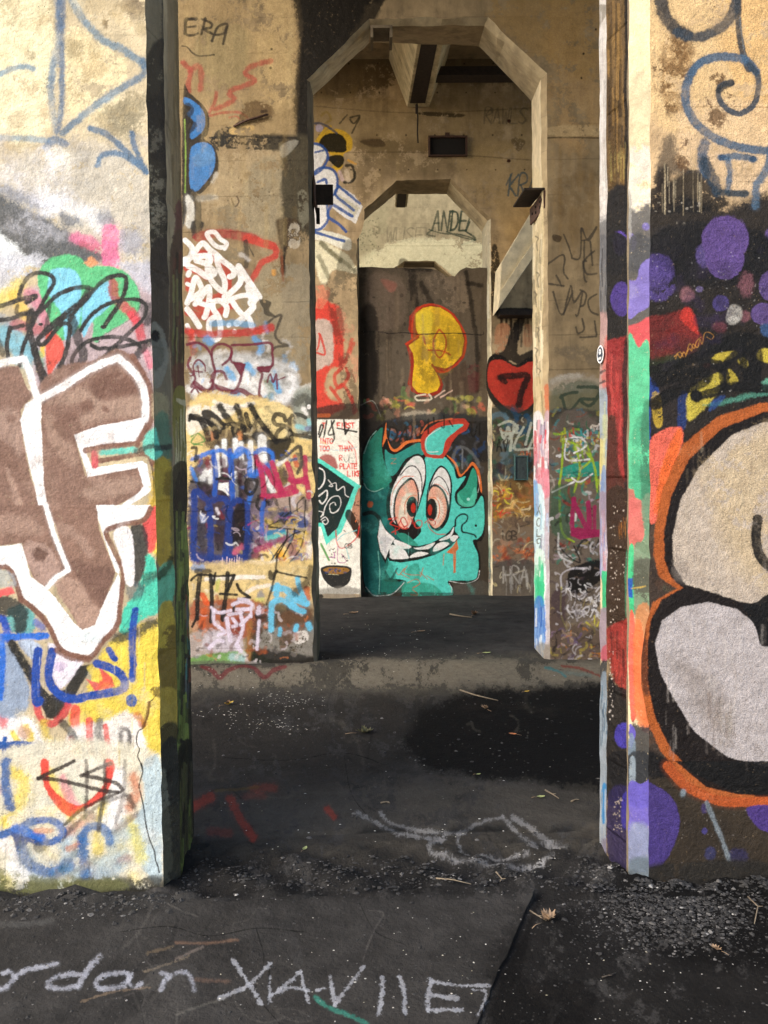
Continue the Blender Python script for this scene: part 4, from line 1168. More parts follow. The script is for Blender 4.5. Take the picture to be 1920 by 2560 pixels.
dk('340,150 355,400 345,610', 40, 8); dk('390,130 370,240', 26); dk('510,130 500,300 480,440 460,590', 44, 8); dk('570,160 510,300', 34); dk('435,335 600,345', 26)
dk('600,240 640,310 730,370', 30, 6); dk('730,370 640,390 580,440 565,530', 26, 6); dk('200,110 330,110', 50, 20, .8)
dk('1000,-60 980,120 940,300 890,440', 24, 8, .85); dk('990,115 1140,150 1290,175', 20, 6, .9); dk('930,120 940,180 990,110', 40, 12, .85); dk('1340,90 1300,200 1180,320', 80, 40, .75); dk('800,560 870,550', 50, 20, .8)
LV = '#dcd4ea'
for q_, w in (('350,470 420,520 540,500', 30), ('370,500 380,620 480,710 420,740', 34), ('560,440 650,410 740,430 730,480 600,490', 36), ('500,580 540,800', 44), ('560,580 600,640 560,660', 34), ('640,540 660,680 600,830', 34), ('730,550 640,640', 36), ('820,470 815,520', 50), ('820,600 800,880', 30), ('740,480 740,560', 24), ('620,380 720,400', 30), ('330,870 400,800 460,800', 40), ('600,840 640,900', 40), ('520,540 650,520', 30)):
    c.s(LV, w, q_, 10, .88)
c.stain('#5a5a54', '130,1000 860,1010 860,1090 130,1090', 24, .7)
c.T('B0')
c.streaks(60, 1180, -50, 2200, 90, '#a08858 #c8b078 #7a6640 #5a4a30 #d0bc8c', 10, 50, 100, 600, 199, 24, .22)
# strip of wall right of the arch
c.T('F0')
c.streaks(1310, 1580, -50, 1100, 50, '#9a7c4c #7a6038 #bca070 #5a4628', 8, 34, 80, 400, 200, 16, .28)
c.T('F0')
c.stain('#b4936030', '0,0 1,1 1,0', 1, 0)
c.stain('#bb9865', '1300,-100 1600,-100 1600,700 1320,700', 100, .5)
c.stain('#a9884f', '1000,-100 1500,-100 1560,400 1300,350 1000,90', 90, .5)
c.s('#4a3a22', 9, '1290,715 1400,712 1570,716', 3, .85)
c.stain('#cbb488', '1310,650 1570,650 1570,705 1310,705', 20, .5)
for x, y in ((1555, 152), (1490, 278), (1480, 404)):
    c.e('#3a2a14', x, y, 6, 7, 3)
c.stain('#7a6038', '1330,930 1570,900 1500,1250 1340,1200', 60, .35)
TG = '#3a3630'
c.T('E')
for q_ in ('250,50 275,110 290,160', '290,165 330,160 335,20', '340,20 370,80 410,15 370,70 340,80', '350,80 350,170 360,180', '380,85 390,200', '165,200 240,150 255,170 250,230 270,265', '180,290 250,300', '215,250 240,300', '200,330 240,440 290,340', '250,440 285,300 300,380 340,330 320,440 310,440', '330,320 360,340 350,390 330,400', '345,180 350,260 360,280', '400,130 350,180 360,240 410,240', '410,340 370,370 380,420 415,440', '310,500 320,530 350,510 340,460', '330,550 410,545', '400,470 410,540'):
    c.s(TG, 9, q_, 3, .8)
c.stain('#3a2c1c', '195,50 240,60 230,90 200,80', 6, .8)
c.stain('#5a554c', '210,590 420,600 420,690 220,640', 30, .45)
c.s('#c9c4b8', 26, '200,760 260,740 320,735', 12, .6)
c.P('#a8a49a', '200,740 400,740 410,800 200,820', 30, .5)
c.s('#c8704c', 24, '165,800 170,940', 8, .7)
c.s('#151412', 15, '235,840 260,825 315,815', 4, .95); c.s('#151412', 14, '240,830 270,910 330,850 340,860', 4, .95); c.s('#151412', 17, '320,790 425,800 380,880 330,850 400,850', 4, .95)
c.stain('#4a5a48', '210,780 420,780 420,1000 200,980', 20, .6)
c.s('#3fa05a', 20, '270,930 265,1000', 6, .9); c.s('#3f9a58', 16, '340,950 380,930', 6, .8)
c.P('#2f2e30', '195,900 425,910 425,1010 195,1010', 14, .7)
c.P('#6a6058', '190,1000 430,1000 430,1840 190,1840', 20, .85)
c.rnd(200, 985, 425, 1260, 60, '#8ab82c #a8c838 #2fa08a #e8dccc #c04038 #2a6a4c #e8e8e8 #6a6a70 #3a8a90', 7, 16, 25, 80, 51, 2, .9)
c.rnd(220, 990, 425, 1060, 26, '#2fa8b0 #e8d860 #b8c030 #f0e8e8 #d05040', 7, 12, 20, 50, 52, 1, .95, .7)
c.p('#2aa08a', '210,1195 300,1160 420,1150 425,1220 260,1230', 4, .9)
for q_ in ('250,1040 240,1190 230,1260', '300,1060 330,1180 300,1300', '360,1060 400,1180 415,1300', '260,1050 330,1080 380,1140 330,1190', '230,1250 240,1480 300,1540'):
    c.s('#a4c430', 11, q_, 3, .9)
for q_ in ('265,1040 262,1140 375,1140', '265,1040 330,1035 360,1075 300,1110', '290,1230 330,1250 390,1210', '195,1300 300,1250'):
    c.s('#eeeeec', 8, q_, 2, .95)
c.rnd(195, 900, 425, 1290, 60, '#2a2a2c #6a7a50 #c8c0b4 #3a5a4a #8a4a3a #4a6a78 #a8a040', 4, 12, 20, 80, 191, 3, .7)
c.P('#3a6048', '195,1290 300,1280 300,1500 195,1500', 16, .7)
c.rnd(195, 1300, 425, 1640, 50, '#2f8a78 #202020 #e8e8e8 #4a5a54 #b8a4b0 #30806c #8a3a30', 6, 15, 30, 90, 53, 3, .85)
c.s('#a02858', 22, '300,1330 300,1500 420,1500', 4, .97); c.s('#a02858', 24, '300,1350 370,1480 370,1350', 4, .97); c.p('#a02858', '285,1470 425,1480 425,1515 330,1530 285,1510', 4, .97); c.s('#a02858', 18, '400,1370 400,1500', 4, .9)
c.s('#1a1a1a', 8, '210,1530 260,1600 330,1640 300,1560', 3, .9); c.s('#d8d8d8', 9, '225,1500 230,1600 290,1640', 4, .85)
c.s('#242424', 10, '310,1590 350,1530 400,1570 420,1530', 3, .85)
c.P('#141414', '280,1680 425,1630 425,1730 290,1790', 8, .95)
c.rnd(260, 1740, 425, 1900, 60, '#e4e2e4 #d8d4d8 #f0eef0 #1c1c1c', 5, 9, 30, 80, 54, 2, .9)
c.s('#d0ccd4', 9, '240,1760 240,1700 290,1670 350,1670', 3, .85); c.s('#c9c468', 8, '240,1760 240,1900 300,2020', 3, .85); c.s('#d8cc50', 10, '360,1930 400,1960 420,1930', 3, .9); c.s('#d8cc50', 8, '400,1900 400,1990', 3, .9)
c.P('#4a3a40', '190,1800 260,1790 250,2000 190,2020', 14, .8)
c.P('#5f5048', '190,1980 430,1960 430,2200 190,2200', 16, .85)
c.rnd(200, 1950, 425, 2150, 40, '#c07a30 #b0a048 #8a7488 #3a3430 #c4a890 #6a5a80', 5, 12, 30, 80, 55, 3, .8)
c.rnd(195, 1540, 425, 2140, 110, '#8a8488 #2a2426 #c8c4cc #6a5a50 #4a3c48 #a89858 #1c1a1c #d8d4d8', 3, 10, 20, 80, 192, 3, .65)
c.stain('#2c2824', '190,2120 430,2120 430,2230 190,2230', 14, .7)

# reveal of the middle arch, right side (bevel and jamb share one painted face range)
W2J = Canvas(1290, 100, 1420, 1760, .95)
c = W2J.T('E')
c.P('#d8c8a0', '90,-200 150,-200 150,420 90,420', 6, .7)
c.streaks(104, 150, -100, 900, 60, '#8a8068 #efe6c8 #b8ac88 #6a6454 #c9bc94', 4, 12, 40, 160, 61, 2, .8)
for x, y in ((118, 60), (125, 235), (112, 330), (125, 500), (115, 600), (130, 700)):
    c.s('#6a6250', 7, [(x, y), (x + 12, y + 10), (x + 4, y + 30), (x + 10, y + 70)], 2, .8)
c.P('#c9b078', '104,760 150,760 150,940 104,940', 8, .4)
c.s('#c86840', 28, '172,790 175,950', 6, .8)
c.P('#e8eaf0', '100,950 150,950 152,1320 105,1320', 8, .9); c.P('#b8a4b0', '150,970 190,960 190,1500 150,1500', 8, .85)
c.streaks(108, 185, 950, 1280, 60, '#d05058 #f0d8e0 #c83848 #e8e8f0 #a89ab8 #3a3a44 #d890a0', 5, 14, 25, 90, 62, 2, .9)
c.P('#d8788c', '120,1190 185,1200 185,1310 130,1330', 8, .7)
c.P('#cfeaf4', '104,1300 155,1300 155,1640 108,1640', 6, .92)
c.P('#6aa8e0', '100,1260 125,1250 130,1400 105,1400', 8, .8)
c.text('#4a4a30', 6, 120, 1360, 46, 'X', 18, 2, .85); c.text('#4a4a30', 6, 122, 1425, 40, 'O', 18, 2, .85); c.text('#4a4a30', 6, 122, 1480, 34, 'L', 16, 2, .85); c.text('#4a4a30', 6, 122, 1525, 46, '9', 22, 2, .85)
c.P('#b4b0bc', '155,1480 190,1480 190,2080 155,2080', 8, .8)
c.streaks(108, 190, 1300, 2000, 50, '#e8ecf4 #a8b8d8 #c8c0d0 #7a8aa8 #98c8e0', 4, 10, 30, 120, 63, 2, .8)
c.P('#d8f0e8', '108,1600 158,1600 158,1830 110,1830', 8, .9)
c.streaks(115, 152, 1600, 1780, 20, '#38c890 #2ab880 #50d8a0', 8, 14, 60, 160, 64, 1, .95); c.P('#38c088', '128,1740 156,1740 154,1800 130,1820', 4, .9)
c.P('#3a78c8', '108,1830 158,1830 158,2050 112,2050', 10, .88)
c.streaks(112, 156, 1830, 2080, 24, '#e8f0f8 #2860b8 #88b0e0', 5, 10, 30, 110, 65, 2, .9)
c.P('#8a8880', '112,2050 190,2050 190,2200 112,2200', 20, .8); c.P('#807870', '155,2080 192,2040 192,2300 150,2300', 14, .7)
W2L = Canvas(760, 160, 830, 1760, 1.1)
c = W2L.T('B2')
c.P('#3a3424', '1240,-3200 1430,-3200 1430,2900 1340,2900', 10, .75)
c.streaks(1340, 1420, -400, 2600, 90, '#6a5a40 #2a241c #80705a #48402e #585040 #4a3c3a', 10, 40, 80, 300, 66, 8, .8)

# ================================================================== PAINT: far wall
W3 = Canvas(740, 100, 1390, 1560, 1.25)
c = W3.T('F0')
c.stain('#4a3c24', '80,200 1230,200 1230,420 700,450 80,520', 80, .8, -.15)
c.stain('#8a7448', '90,500 1230,480 1230,800 90,800', 120, .45)
c.stain('#5c4c30', '330,700 800,800 740,940 480,930 330,1100 300,950', 60, .55, -.05)
c.stain('#ab9162', '820,800 1220,780 1220,1300 1010,1130', 90, .5)
c.streaks(90, 1230, 200, 1000, 60, '#8a744c #4a3a20 #a89264 #3a2c18', 8, 34, 60, 320, 198, 16, .22)
for bx_ in range(120, 1230, 150):
    for by_ in (330, 480, 700, 880):
        c.e('#2a2012', bx_ + (by_ % 7) * 3, by_, 4.5, 5, 2, .8)
c.s('#4a3c26', 6, '90,795 600,790 1220,830', 3, .5); c.s('#4a3c26', 6, '90,550 600,585 1220,560', 4, .4)
c.stain('#2c2214', '640,580 860,590 840,610 660,600', 8, .8); c.stain('#3a2a18', '330,730 440,720 460,760 380,760', 12, .7); c.stain('#4a3a20', '1110,710 1190,730 1150,790', 12, .6)
for x, y in ((1104, 627), (1104, 833), (715, 1060)):
    c.e('#3c1a12', x, y, 11, 10, 4)
TG = '#3c3c38'
c.text(TG, 8, 975, 560, 80, 'RAWLS', 36, 5, .45, .1); c.s(TG, 7, '980,600 1020,560 1010,650', 4, .4)
c.text('#4a5a60', 10, 1100, 905, 110, 'KRA', 40, 4, .85, .12); c.s('#4a5a60', 9, '1090,960 1120,900', 3, .7)
c.s('#3a3424', 9, '225,640 265,595', 3, .8); c.s('#3a3424', 10, '280,610 330,600 300,640 280,620', 3, .85); c.s('#3a3424', 9, '330,610 290,690', 3, .8)
c.s('#8a7430', 12, '130,600 160,580 180,620 150,640', 5, .6)
# eye-like yellow/black balloons and white-blue letter, cut off by the wall in front
YL, KK = '#c9a22a', '#12130f'
c.P(YL, '115,720 150,680 230,670 285,710 290,770 250,800 240,870 200,900 185,870 210,830 170,800 120,790', 8, .95)
c.P(KK, '120,740 150,700 210,690 255,720 260,780 220,790 130,780', 5, .97); c.P(KK, '165,820 200,805 245,810 245,850 215,870', 5, .97)
c.s(YL, 12, '180,655 150,670 100,740', 4, .9); c.s('#2c3a5a', 12, '100,640 130,640 170,660 210,690', 4, .8); c.e('#a8a0b8', 120, 665, 20, 20, 5, .8)
c.s(KK, 14, '260,860 290,860 305,910 290,940 250,945', 5, .93); c.s('#c9b8a0', 26, '262,890 270,930', 6, .8); c.s('#d8a030', 12, '270,830 310,850', 5, .8)
c.s('#c8b0b0', 20, '225,890 240,930', 6, .7)
PWH, PBL = '#f0ecd8', '#1f4a90'
c.P(PWH, '60,740 130,760 160,810 100,900 60,900', 5, .97); c.P(PWH, '60,900 150,870 210,910 210,980 150,1010 60,1000', 5, .97)
c.P(PWH, '60,1050 160,1060 165,1150 130,1190 60,1180', 5, .97)
c.p(PWH, '190,990 220,960 300,1010 345,1070 310,1160 240,1120 180,1070', 5, .9)
c.p('#b0ac90', '200,1010 230,1010 330,1080 300,1120', 12, .7)
c.P('#e8e4cc', '60,1190 170,1200 280,1240 270,1300 140,1250 60,1240', 8, .93)
for q_, w in (('60,740 130,755 165,810 130,880 60,920', 14), ('90,900 130,870 190,880 215,930 205,1000 165,1020', 14), ('110,945 150,930 160,950', 14), ('160,1060 165,1140 120,1190 70,1185', 14),
              ('215,960 330,1055', 14), ('190,1060 290,1120', 16), ('180,1070 165,1120 220,1160 260,1200', 16), ('220,970 205,1010 300,1090', 14), ('90,1200 180,1230 250,1250', 14), ('100,790 140,780', 12)):
    c.s(PBL, w, q_, 4, .93)
c.P('#d8d4b8', '100,1250 240,1300 310,1380 330,1420 200,1400 150,1480 110,1420', 14, .9)
c.s('#4c4c34', 26, '130,1260 230,1350', 10, .8); c.s('#5a5840', 24, '120,1330 170,1440', 10, .7); c.s('#6a6448', 20, '180,1300 300,1400', 10, .6)
c.stain('#3a3a2e', '250,1250 330,1300 330,1500 200,1480', 20, .6)
# dark hang-downs around the second arch and the black drips above the heart
c.stain('#1c1812', '1010,1300 1050,1300 1060,1600 1010,1600', 10, .9); c.stain('#3a3222', '1000,1350 1060,1350 1060,1700 1000,1700', 10, .5)
c.T('F1')
c.P('#15120f', '1050,770 1230,770 1230,800 1060,800', 4, .95)
c.streaks(1060, 1225, 800, 860, 40, '#1e1a16 #2a2018', 5, 12, 30, 120, 71, 2, .85)
c.P('#1c1714', '1010,1010 1040,1000 1080,980 1110,900 1160,800 1190,830 1150,950 1160,1010 1230,990 1230,1080 1150,1060 1100,1040 1010,1060', 8, .93)
c.stain('#b07a58', '1040,860 1110,860 1080,990 1030,1000', 10, .7); c.stain('#a87858', '1180,860 1225,860 1225,960 1180,960', 10, .6)
HR = '#b83a2c'
c.P('#1a1513', '990,1040 1060,1010 1140,1060 1220,1020 1320,1060 1300,1230 1150,1350 1000,1230', 6, .95)
c.P(HR, '1000,1060 1060,1035 1150,1075 1220,1045 1300,1080 1270,1210 1150,1310 1010,1200', 5, .97)
c.stain('#8a2a20', '1060,1140 1220,1140 1200,1280 1100,1260', 20, .5)
c.s('#201613', 34, '1060,1125 1120,1120 1200,1120 1170,1200 1155,1270', 8, .95); c.s('#201613', 26, '1055,1130 1085,1150', 6, .9)
# left strip reds
c.stain('#7c705a', '90,640 320,640 320,900 100,900', 40, .5)
c.P('#c03a30', '90,770 180,740 240,800 245,1050 180,1080 150,1160 170,1230 240,1260 250,1290 90,1300', 16, .95)
c.P('#b0a298', '90,850 160,830 190,880 190,1040 150,1070 90,1080', 12, .95)
c.s('#b8382e', 12, '120,900 130,920 150,1005 108,1000', 2, .93); c.s('#b8382e', 9, '122,910 118,960 108,985', 2, .9)
for q_ in ('290,930 250,1060 200,1120 220,1180 270,1130 260,1080', '200,1200 250,1170 310,1300', '290,1230 300,1310', '280,1000 300,950', '180,1180 230,1250'):
    c.s('#b8382e', 18, q_, 6, .9)
c.stain('#c87a60', '90,650 180,660 150,760 90,760', 16, .7); c.stain('#c88a70', '200,740 320,900 320,1150 280,1100', 16, .5)
c.stain('#2a211b', '150,640 230,700 260,900 320,1300 90,1350 90,1300 240,1280', 20, .55, .05)
c.P('#2c2420', '90,1290 330,1260 330,1345 90,1345', 10, .85); c.s('#a0512c', 20, '110,1325 170,1325', 5, .8)
c.p('#ded8d0', '80,1345 325,1345 330,1659 335,2250 80,2250', 4, .97)
c.T('D')
for i, (tx, ty, st) in enumerate(((70, 965, 'T'), (170, 965, 'FIRST'), (50, 1070, 'INTO'), (50, 1120, 'TOO'), (180, 1120, 'THAN'), (185, 1185, 'R'), (190, 1240, 'PLATE'), (240, 1290, 'LIKE'))):
    c.text('#c8362c', 8, tx, ty, 34, st, 19, 2, .93)
c.s('#c8362c', 8, '245,1090 290,1150 300,1250', 3, .8)
c.s('#9cb4c0', 8, '60,1140 200,1150 300,1130', 4, .6); c.s('#e0b860', 7, '60,1090 100,1110', 3, .7)
for q_ in ('45,1040 60,980 75,990 50,1060', '100,950 80,1060', '150,950 110,1040 150,1040', '130,950 150,1060 140,1090', '215,945 225,1040', '170,1000 300,1025', '225,1040 250,1000'):
    c.s('#14120f', 12, q_, 3, .95)
c.P('#8a2420', '60,1190 130,1180 170,1230 160,1280 60,1260', 14, .85)
for q_ in ('225,1165 215,1200 230,1230 250,1200 235,1175', '255,1170 250,1230 280,1235', '260,1200 290,1200 280,1170', '270,1230 285,1215'):
    c.s('#3a3634', 3, q_, 1, .9)
c.p('#ded8d0', '300,940 320,940 322,1000 300,1000', 3, .6)
c.p('#4fc4b4', '30,1200 60,1210 330,1390 200,1700 95,1790 60,1665 30,1665', 3, .98)
c.p('#14181c', '30,1232 60,1240 285,1398 175,1670 105,1735 75,1640 30,1640', 3, .98)
GW = '#e6e8ea'
for q_, w in (('50,1270 80,1290 85,1350 60,1400 40,1410', 9), ('45,1460 70,1440 100,1420 100,1470 70,1510 50,1490', 9), ('110,1350 140,1390 115,1390 160,1370 170,1420 215,1395 225,1450 250,1465', 6), ('75,1590 90,1530 130,1470 180,1460 195,1510 170,1560 130,1570 120,1520 150,1500 160,1520', 6), ('60,1620 90,1600 110,1630 90,1650 70,1630 88,1620', 6), ('45,1560 75,1570 60,1600', 6)):
    c.s(GW, w, q_, 2, .9)
c.P('#9a5a34', '300,1440 330,1430 330,1740 260,1640', 5, .85); c.P('#14120f', '225,1600 260,1550 330,1690 325,1745', 3, .93); c.rnd(285, 1470, 325, 1640, 10, '#14120f #e07040 #14120f', 5, 10, 10, 30, 72, 2)
for q_, col, w in (('160,1690 170,1780 210,1810 300,1740 320,1660', '#b83030', 8), ('215,1690 225,1700', '#14120f', 8), ('100,1870 150,1870 150,1840', '#b860a8', 8), ('175,1800 175,1900 230,1900 200,1850', '#9a3a80', 7), ('60,1780 115,1890', '#3a8a30', 14), ('230,1800 250,1880', '#70c0c8', 6), ('170,1760 210,1720 300,1690', '#78b8c0', 6), ('115,1790 130,1750 160,1740', '#70b8b0', 7)):
    c.s(col, w, q_, 2, .88)
c.text('#14120f', 7, 220, 1780, 30, 'CB', 22, 1, .9); c.dots('#14120f', 115, 1810, 160, 1930, 16, 3, 7, 73, .95); c.dots('#14120f', 180, 1860, 240, 1900, 7, 3, 8, 74, .9)
c.P('#101214', '58,1955 90,1930 160,1925 245,1935 268,1960 250,2040 190,2080 130,2070 80,2020', 3, .98)
c.P('#8a6430', '75,1958 100,1942 160,1938 235,1945 252,1962 200,1985 120,1982', 2, .97)
c.dots('#2c4470', 90, 1950, 235, 1975, 12, 6, 10, 75, .9); c.dots('#14120f', 90, 1945, 235, 1975, 6, 4, 7, 76, .9); c.s('#e8d8b0', 4, '110,1985 180,1990', 1, .8)
c.s('#20202a', 6, '105,2060 110,2100', 3, .6)
c.stain('#6a6862', '40,2090 330,2080 330,2220 40,2220', 24, .7, .02); c.e('#1d1c1a', 60, 2135, 20, 14, 5, .9)
# right of the slab: overpainted base
c.T('F2')
c.P('#2c3430', '985,60 1250,90 1250,440 985,440', 20, .8)
c.rnd(1000, 90, 1240, 440, 60, '#2c5a48 #203a50 #3a4c4a #283030 #5a7a8a #1e4a6a #6a7a70 #402c2c #34603c', 10, 28, 40, 110, 81, 8, .8)
for q_ in ('1060,150 1080,200 1100,140 1120,220', '1050,130 1110,110 1150,150 1090,180', '1130,130 1110,260', '1180,140 1130,250 1230,250', '1220,120 1190,230', '1070,170 1150,170', '1090,220 1150,130', '1200,270 1250,150'):
    c.s('#b8bcac', 13, q_, 4, .85)
c.text('#1a1a18', 8, 1040, 205, 60, 'AV', 26, 3, .9); c.text('#b8562c', 6, 1165, 265, 26, 'OJH', 14, 2, .7)
c.P('#7a5c30', '1015,440 1240,430 1240,640 1015,640', 20, .85)
c.rnd(1020, 430, 1235, 620, 60, '#9a6a2c #b88a3c #6a4a28 #c8a050 #5a3a2c #a86a40 #d8b070', 8, 22, 30, 90, 82, 6, .8)
c.rnd(1030, 460, 1100, 600, 14, '#d84030 #e8a830 #e8d040', 5, 10, 20, 60, 83, 2, .9)
c.rnd(1060, 560, 1235, 660, 14, '#c8a87c #e0c8a0 #d8b060', 5, 9, 40, 90, 84, 2, .8)
c.P('#6a5a4c', '1020,640 1235,620 1235,860 1020,860', 20, .8)
c.text('#2a2420', 8, 1060, 680, 46, 'IGB', 24, 3, .75)
c.rnd(1030, 720, 1230, 840, 40, '#b05a30 #8a3a28 #c87040 #6a5040 #a8846a', 8, 18, 30, 90, 85, 4, .8)
c.P('#4c4844', '1020,850 1240,840 1240,1030 1010,1030', 20, .85)
c.text('#a8a49c', 9, 1075, 865, 84, 'HRA', 36, 4, .7); c.streaks(1080, 1225, 880, 940, 20, '#8a8884 #a8a49c', 4, 8, 40, 90, 86, 2, .6)
c.P('#8a9490', '985,380 1012,380 1015,1020 990,1020', 6, .5); c.streaks(985, 1015, 100, 950, 40, '#c8d0d0 #6a8a90 #d05048 #3a4a48 #9a9a8c', 5, 12, 30, 120, 87, 2, .7)
c.P('#5c8478', '990,60 1012,60 1012,400 990,400', 6, .5)
c.T('F2')
c.rnd(1010, 80, 1238, 1000, 90, '#8a9088 #c8c0a8 #2a2c2c #a86a3c #5a7078 #d8c890 #3a2c28', 3, 9, 20, 90, 193, 3, .6)
W3J = Canvas(1180, 460, 1250, 1560, 1.2)
c = W3J.T('F1')
c.streaks(972, 1012, 300, 2000, 60, '#a8a48c #ece8d0 #7a7868 #cfc8ac', 5, 12, 60, 200, 88, 3, .7)
c.stain('#8f8a78', '960,400 1015,400 1020,2200 960,2200', 10, .5)
c.streaks(975, 1012, 1350, 2250, 40, '#6a8a88 #4a6a60 #c8d0d4 #a06058 #3a4a50', 5, 12, 40, 140, 89, 3, .75)

# ================================================================== PAINT: slab standing in the far arch
SL = Canvas(850, 620, 1260, 1560, 1.4)
c = SL.T('F1')
c.P('#51483c', '300,500 1030,500 1030,2300 300,2300', 5, .75)
c.stain('#3a3228', '320,540 700,540 650,900 560,900 330,1000', 50, .6); c.stain('#76695a', '650,600 870,600 900,800 760,760', 40, .6); c.stain('#6a5c50', '360,600 560,620 560,850 380,880', 40, .5)
for q_, w in (('600,580 610,680 620,760', 40), ('650,640 700,740', 26), ('880,580 900,700 920,830 940,1000 940,1200', 22), ('570,560 700,565', 24), ('890,640 960,650', 24)):
    c.s('#15110d', w, q_, 12, .8)
c.stain('#1b1611', '330,800 420,780 430,1100 400,1250 330,1250', 24, .85, -.1); c.s('#1a1511', 30, '350,830 400,980 410,1200', 16, .8)
c.stain('#8a5248', '440,620 520,640 500,700', 16, .5); c.dots('#1d1813', 350, 600, 980, 1250, 40, 4, 12, 91, .6); c.e('#3a3830', 740, 735, 18, 16, 5, .8)
c.stain('#5a2c2c', '860,1060 960,1060 940,1200 850,1180', 20, .6)
YY = '#d8a828'
c.p('#8a2a1c', '562,950 605,925 583,880 588,810 625,763 690,743 760,758 822,798 868,870 888,940 872,1022 832,1070 790,1095 745,1108 730,1100 750,1130 764,1165 748,1208 700,1228 640,1225 600,1200 578,1160 588,1110 594,1060 584,1010 576,975', 3, .98)
c.p(YY, '622,800 655,768 700,758 750,766 805,800 850,862 872,935 858,1012 815,1062 775,1080 715,1068 700,1060 728,1105 742,1140 748,1165 732,1195 685,1212 630,1204 602,1170 606,1110 614,1050 606,1000 584,962 640,922 622,870', 2, .99)
c.p('#4a3c30', '775,1100 880,1040 900,1230 770,1230 775,1165 745,1112', 3, .9)
c.s('#b0371f', 9, '600,920 610,810 650,760 720,750 800,790 860,870 880,930 865,1020 800,1085 760,1100 730,1090 705,1060', 2, .95)
c.s('#b0371f', 9, '570,955 620,920 655,905 670,955', 2, .95); c.s('#b0371f', 9, '740,880 715,930 715,980 745,1025 775,980 775,920 745,880', 2, .95); c.s('#b0371f', 9, '685,985 760,990 800,1010', 2, .95)
c.stain('#7a6a20', '620,820 850,850 850,1060 640,1200', 30, .3, .1, 8); c.stain('#e8c040', '620,800 700,780 700,900 640,900', 20, .5); c.stain('#3a2a10', '640,960 860,900 840,1000 660,1180', 20, .3, .2, 10)
c.s('#12100e', 5, '340,890 450,892 480,900 560,895 640,903 740,900 830,898 960,907 970,890', 1, .95)
c.s('#e4c8b4', 9, '670,1215 620,1225 630,1245 700,1240 690,1215', 3, .9); c.s('#d8b0a0', 8, '720,1230 770,1195', 3, .8); c.s('#d8b0a0', 8, '750,1230 810,1195', 3, .8)
c.rnd(360, 1230, 960, 1330, 60, '#b8b050 #8a8a40 #c8a088 #a0705c #3a342c #c8604c #6a6458 #5a7a4a #2a2622', 8, 22, 20, 80, 92, 6, .75)
c.s('#a8a090', 40, '570,1330 640,1320 720,1330', 14, .8); c.s('#c8c4bc', 5, '340,1270 400,1250 440,1330', 2, .6)
c.P('#1c1917', '330,1280 430,1270 460,1360 340,1500', 14, .8)
c.P('#26292c', '460,1350 990,1330 990,1560 460,1560', 14, .85)
c.rnd(470, 1370, 660, 1460, 30, '#2a78a8 #c8604c #3a8ab0 #d8907c #204a70 #d86838', 7, 16, 20, 60, 93, 3, .85)
c.rnd(800, 1400, 980, 1600, 30, '#2a68a8 #3a4048 #6a6a70 #1e5a9a #8a9098 #241f1f', 8, 20, 30, 80, 94, 4, .8)
c.text('#12110f', 10, 470, 1385, 80, 'DANNNN', 48, 3, .9, .2); c.text('#12110f', 9, 840, 1360, 46, 'MT', 40, 3, .9)
c.s('#8c9094', 16, '810,1560 830,1500 870,1490 920,1530 950,1590', 6, .7); c.s('#a0a4a8', 8, '862,1500 862,1600', 3, .7)
# the green horned head
c.T('C')
GR, GD, GX, GB = '#4cb8ae', '#2a8078', '#145250', '#141312'
c.p('#201d1b', '100,60 1560,60 1600,2110 100,2110', 20, .6)
c.P(GB, '110,420 200,230 395,70 370,260 410,210 460,370 520,400 640,310 790,280 850,400 1080,440 1190,560 1240,690 1330,620 1390,560 1460,680 1490,880 1530,950 1530,1300 1500,1430 1440,1460 1480,1640 1470,1830 1400,1930 1150,1900 1170,2000 1120,2090 600,2110 560,2080 600,1930 420,2080 230,2060 130,1930 100,1300 110,800', 8, .97)
c.P('#c86a34', '350,350 395,70 400,230 450,350 510,380 620,290 790,265 800,290 640,320 520,410 440,380 400,260', 4, .95)
c.P('#c86a34', '1080,440 1200,540 1250,670 1320,610 1390,530 1470,640 1500,860 1480,870 1440,680 1390,570 1310,650 1240,700 1180,560', 4, .93)
c.P(GX, '110,860 150,800 420,760 400,1000 420,1200 600,1430 420,1560 440,1740 380,1900 600,1920 420,2080 230,2060 140,1900 110,1400', 5, .98)
c.P(GR, '420,1560 600,1500 800,1330 720,1180 800,850 850,470 1060,470 1170,600 1210,720 1310,700 1200,890 1280,1050 1420,1020 1490,920 1520,1000 1520,1280 1460,1410 1390,1440 1450,1600 1450,1800 1390,1890 1110,1900 1160,2000 1110,2080 620,2100 590,2030 620,1900 400,1850 420,1700', 5, .98)
c.P(GD, '380,390 420,420 500,440 640,370 780,310 830,440 640,480 520,640 450,690 390,560', 5, .98)
c.P('#23715f', '130,440 200,290 350,130 340,330 380,560 460,730 400,790 280,800 180,790 130,650', 5, .98)
c.P('#2a7c6a', '160,560 330,520 440,720 370,770 230,780', 30, .6); c.e('#1c5f52', 225, 650, 34, 54, 4, .9); c.e('#1c5f52', 205, 510, 14, 30, 4, .8)
c.P('#1f6f5f', '135,720 200,790 360,770 450,740 370,840 240,870 150,820', 4, .95)
c.s('#8ab4a8', 8, '140,430 200,270 280,170', 2, .85); c.s('#9ac0b4', 8, '140,780 180,840 260,870 360,830', 3, .85)
c.P('#1d6256', '380,1700 460,1700 520,1900 620,1930 440,2060 330,2050', 20, .6)
c.P('#2c8672', '600,1930 800,1920 950,1950 1050,2050 1000,2090 620,2090', 12, .85)
c.P('#2a806e', '520,1370 600,1350 700,1420 760,1500 640,1490', 6, .9)
c.P('#2a8270', '640,1750 740,1700 780,1760 770,1900 640,1860', 14, .7)
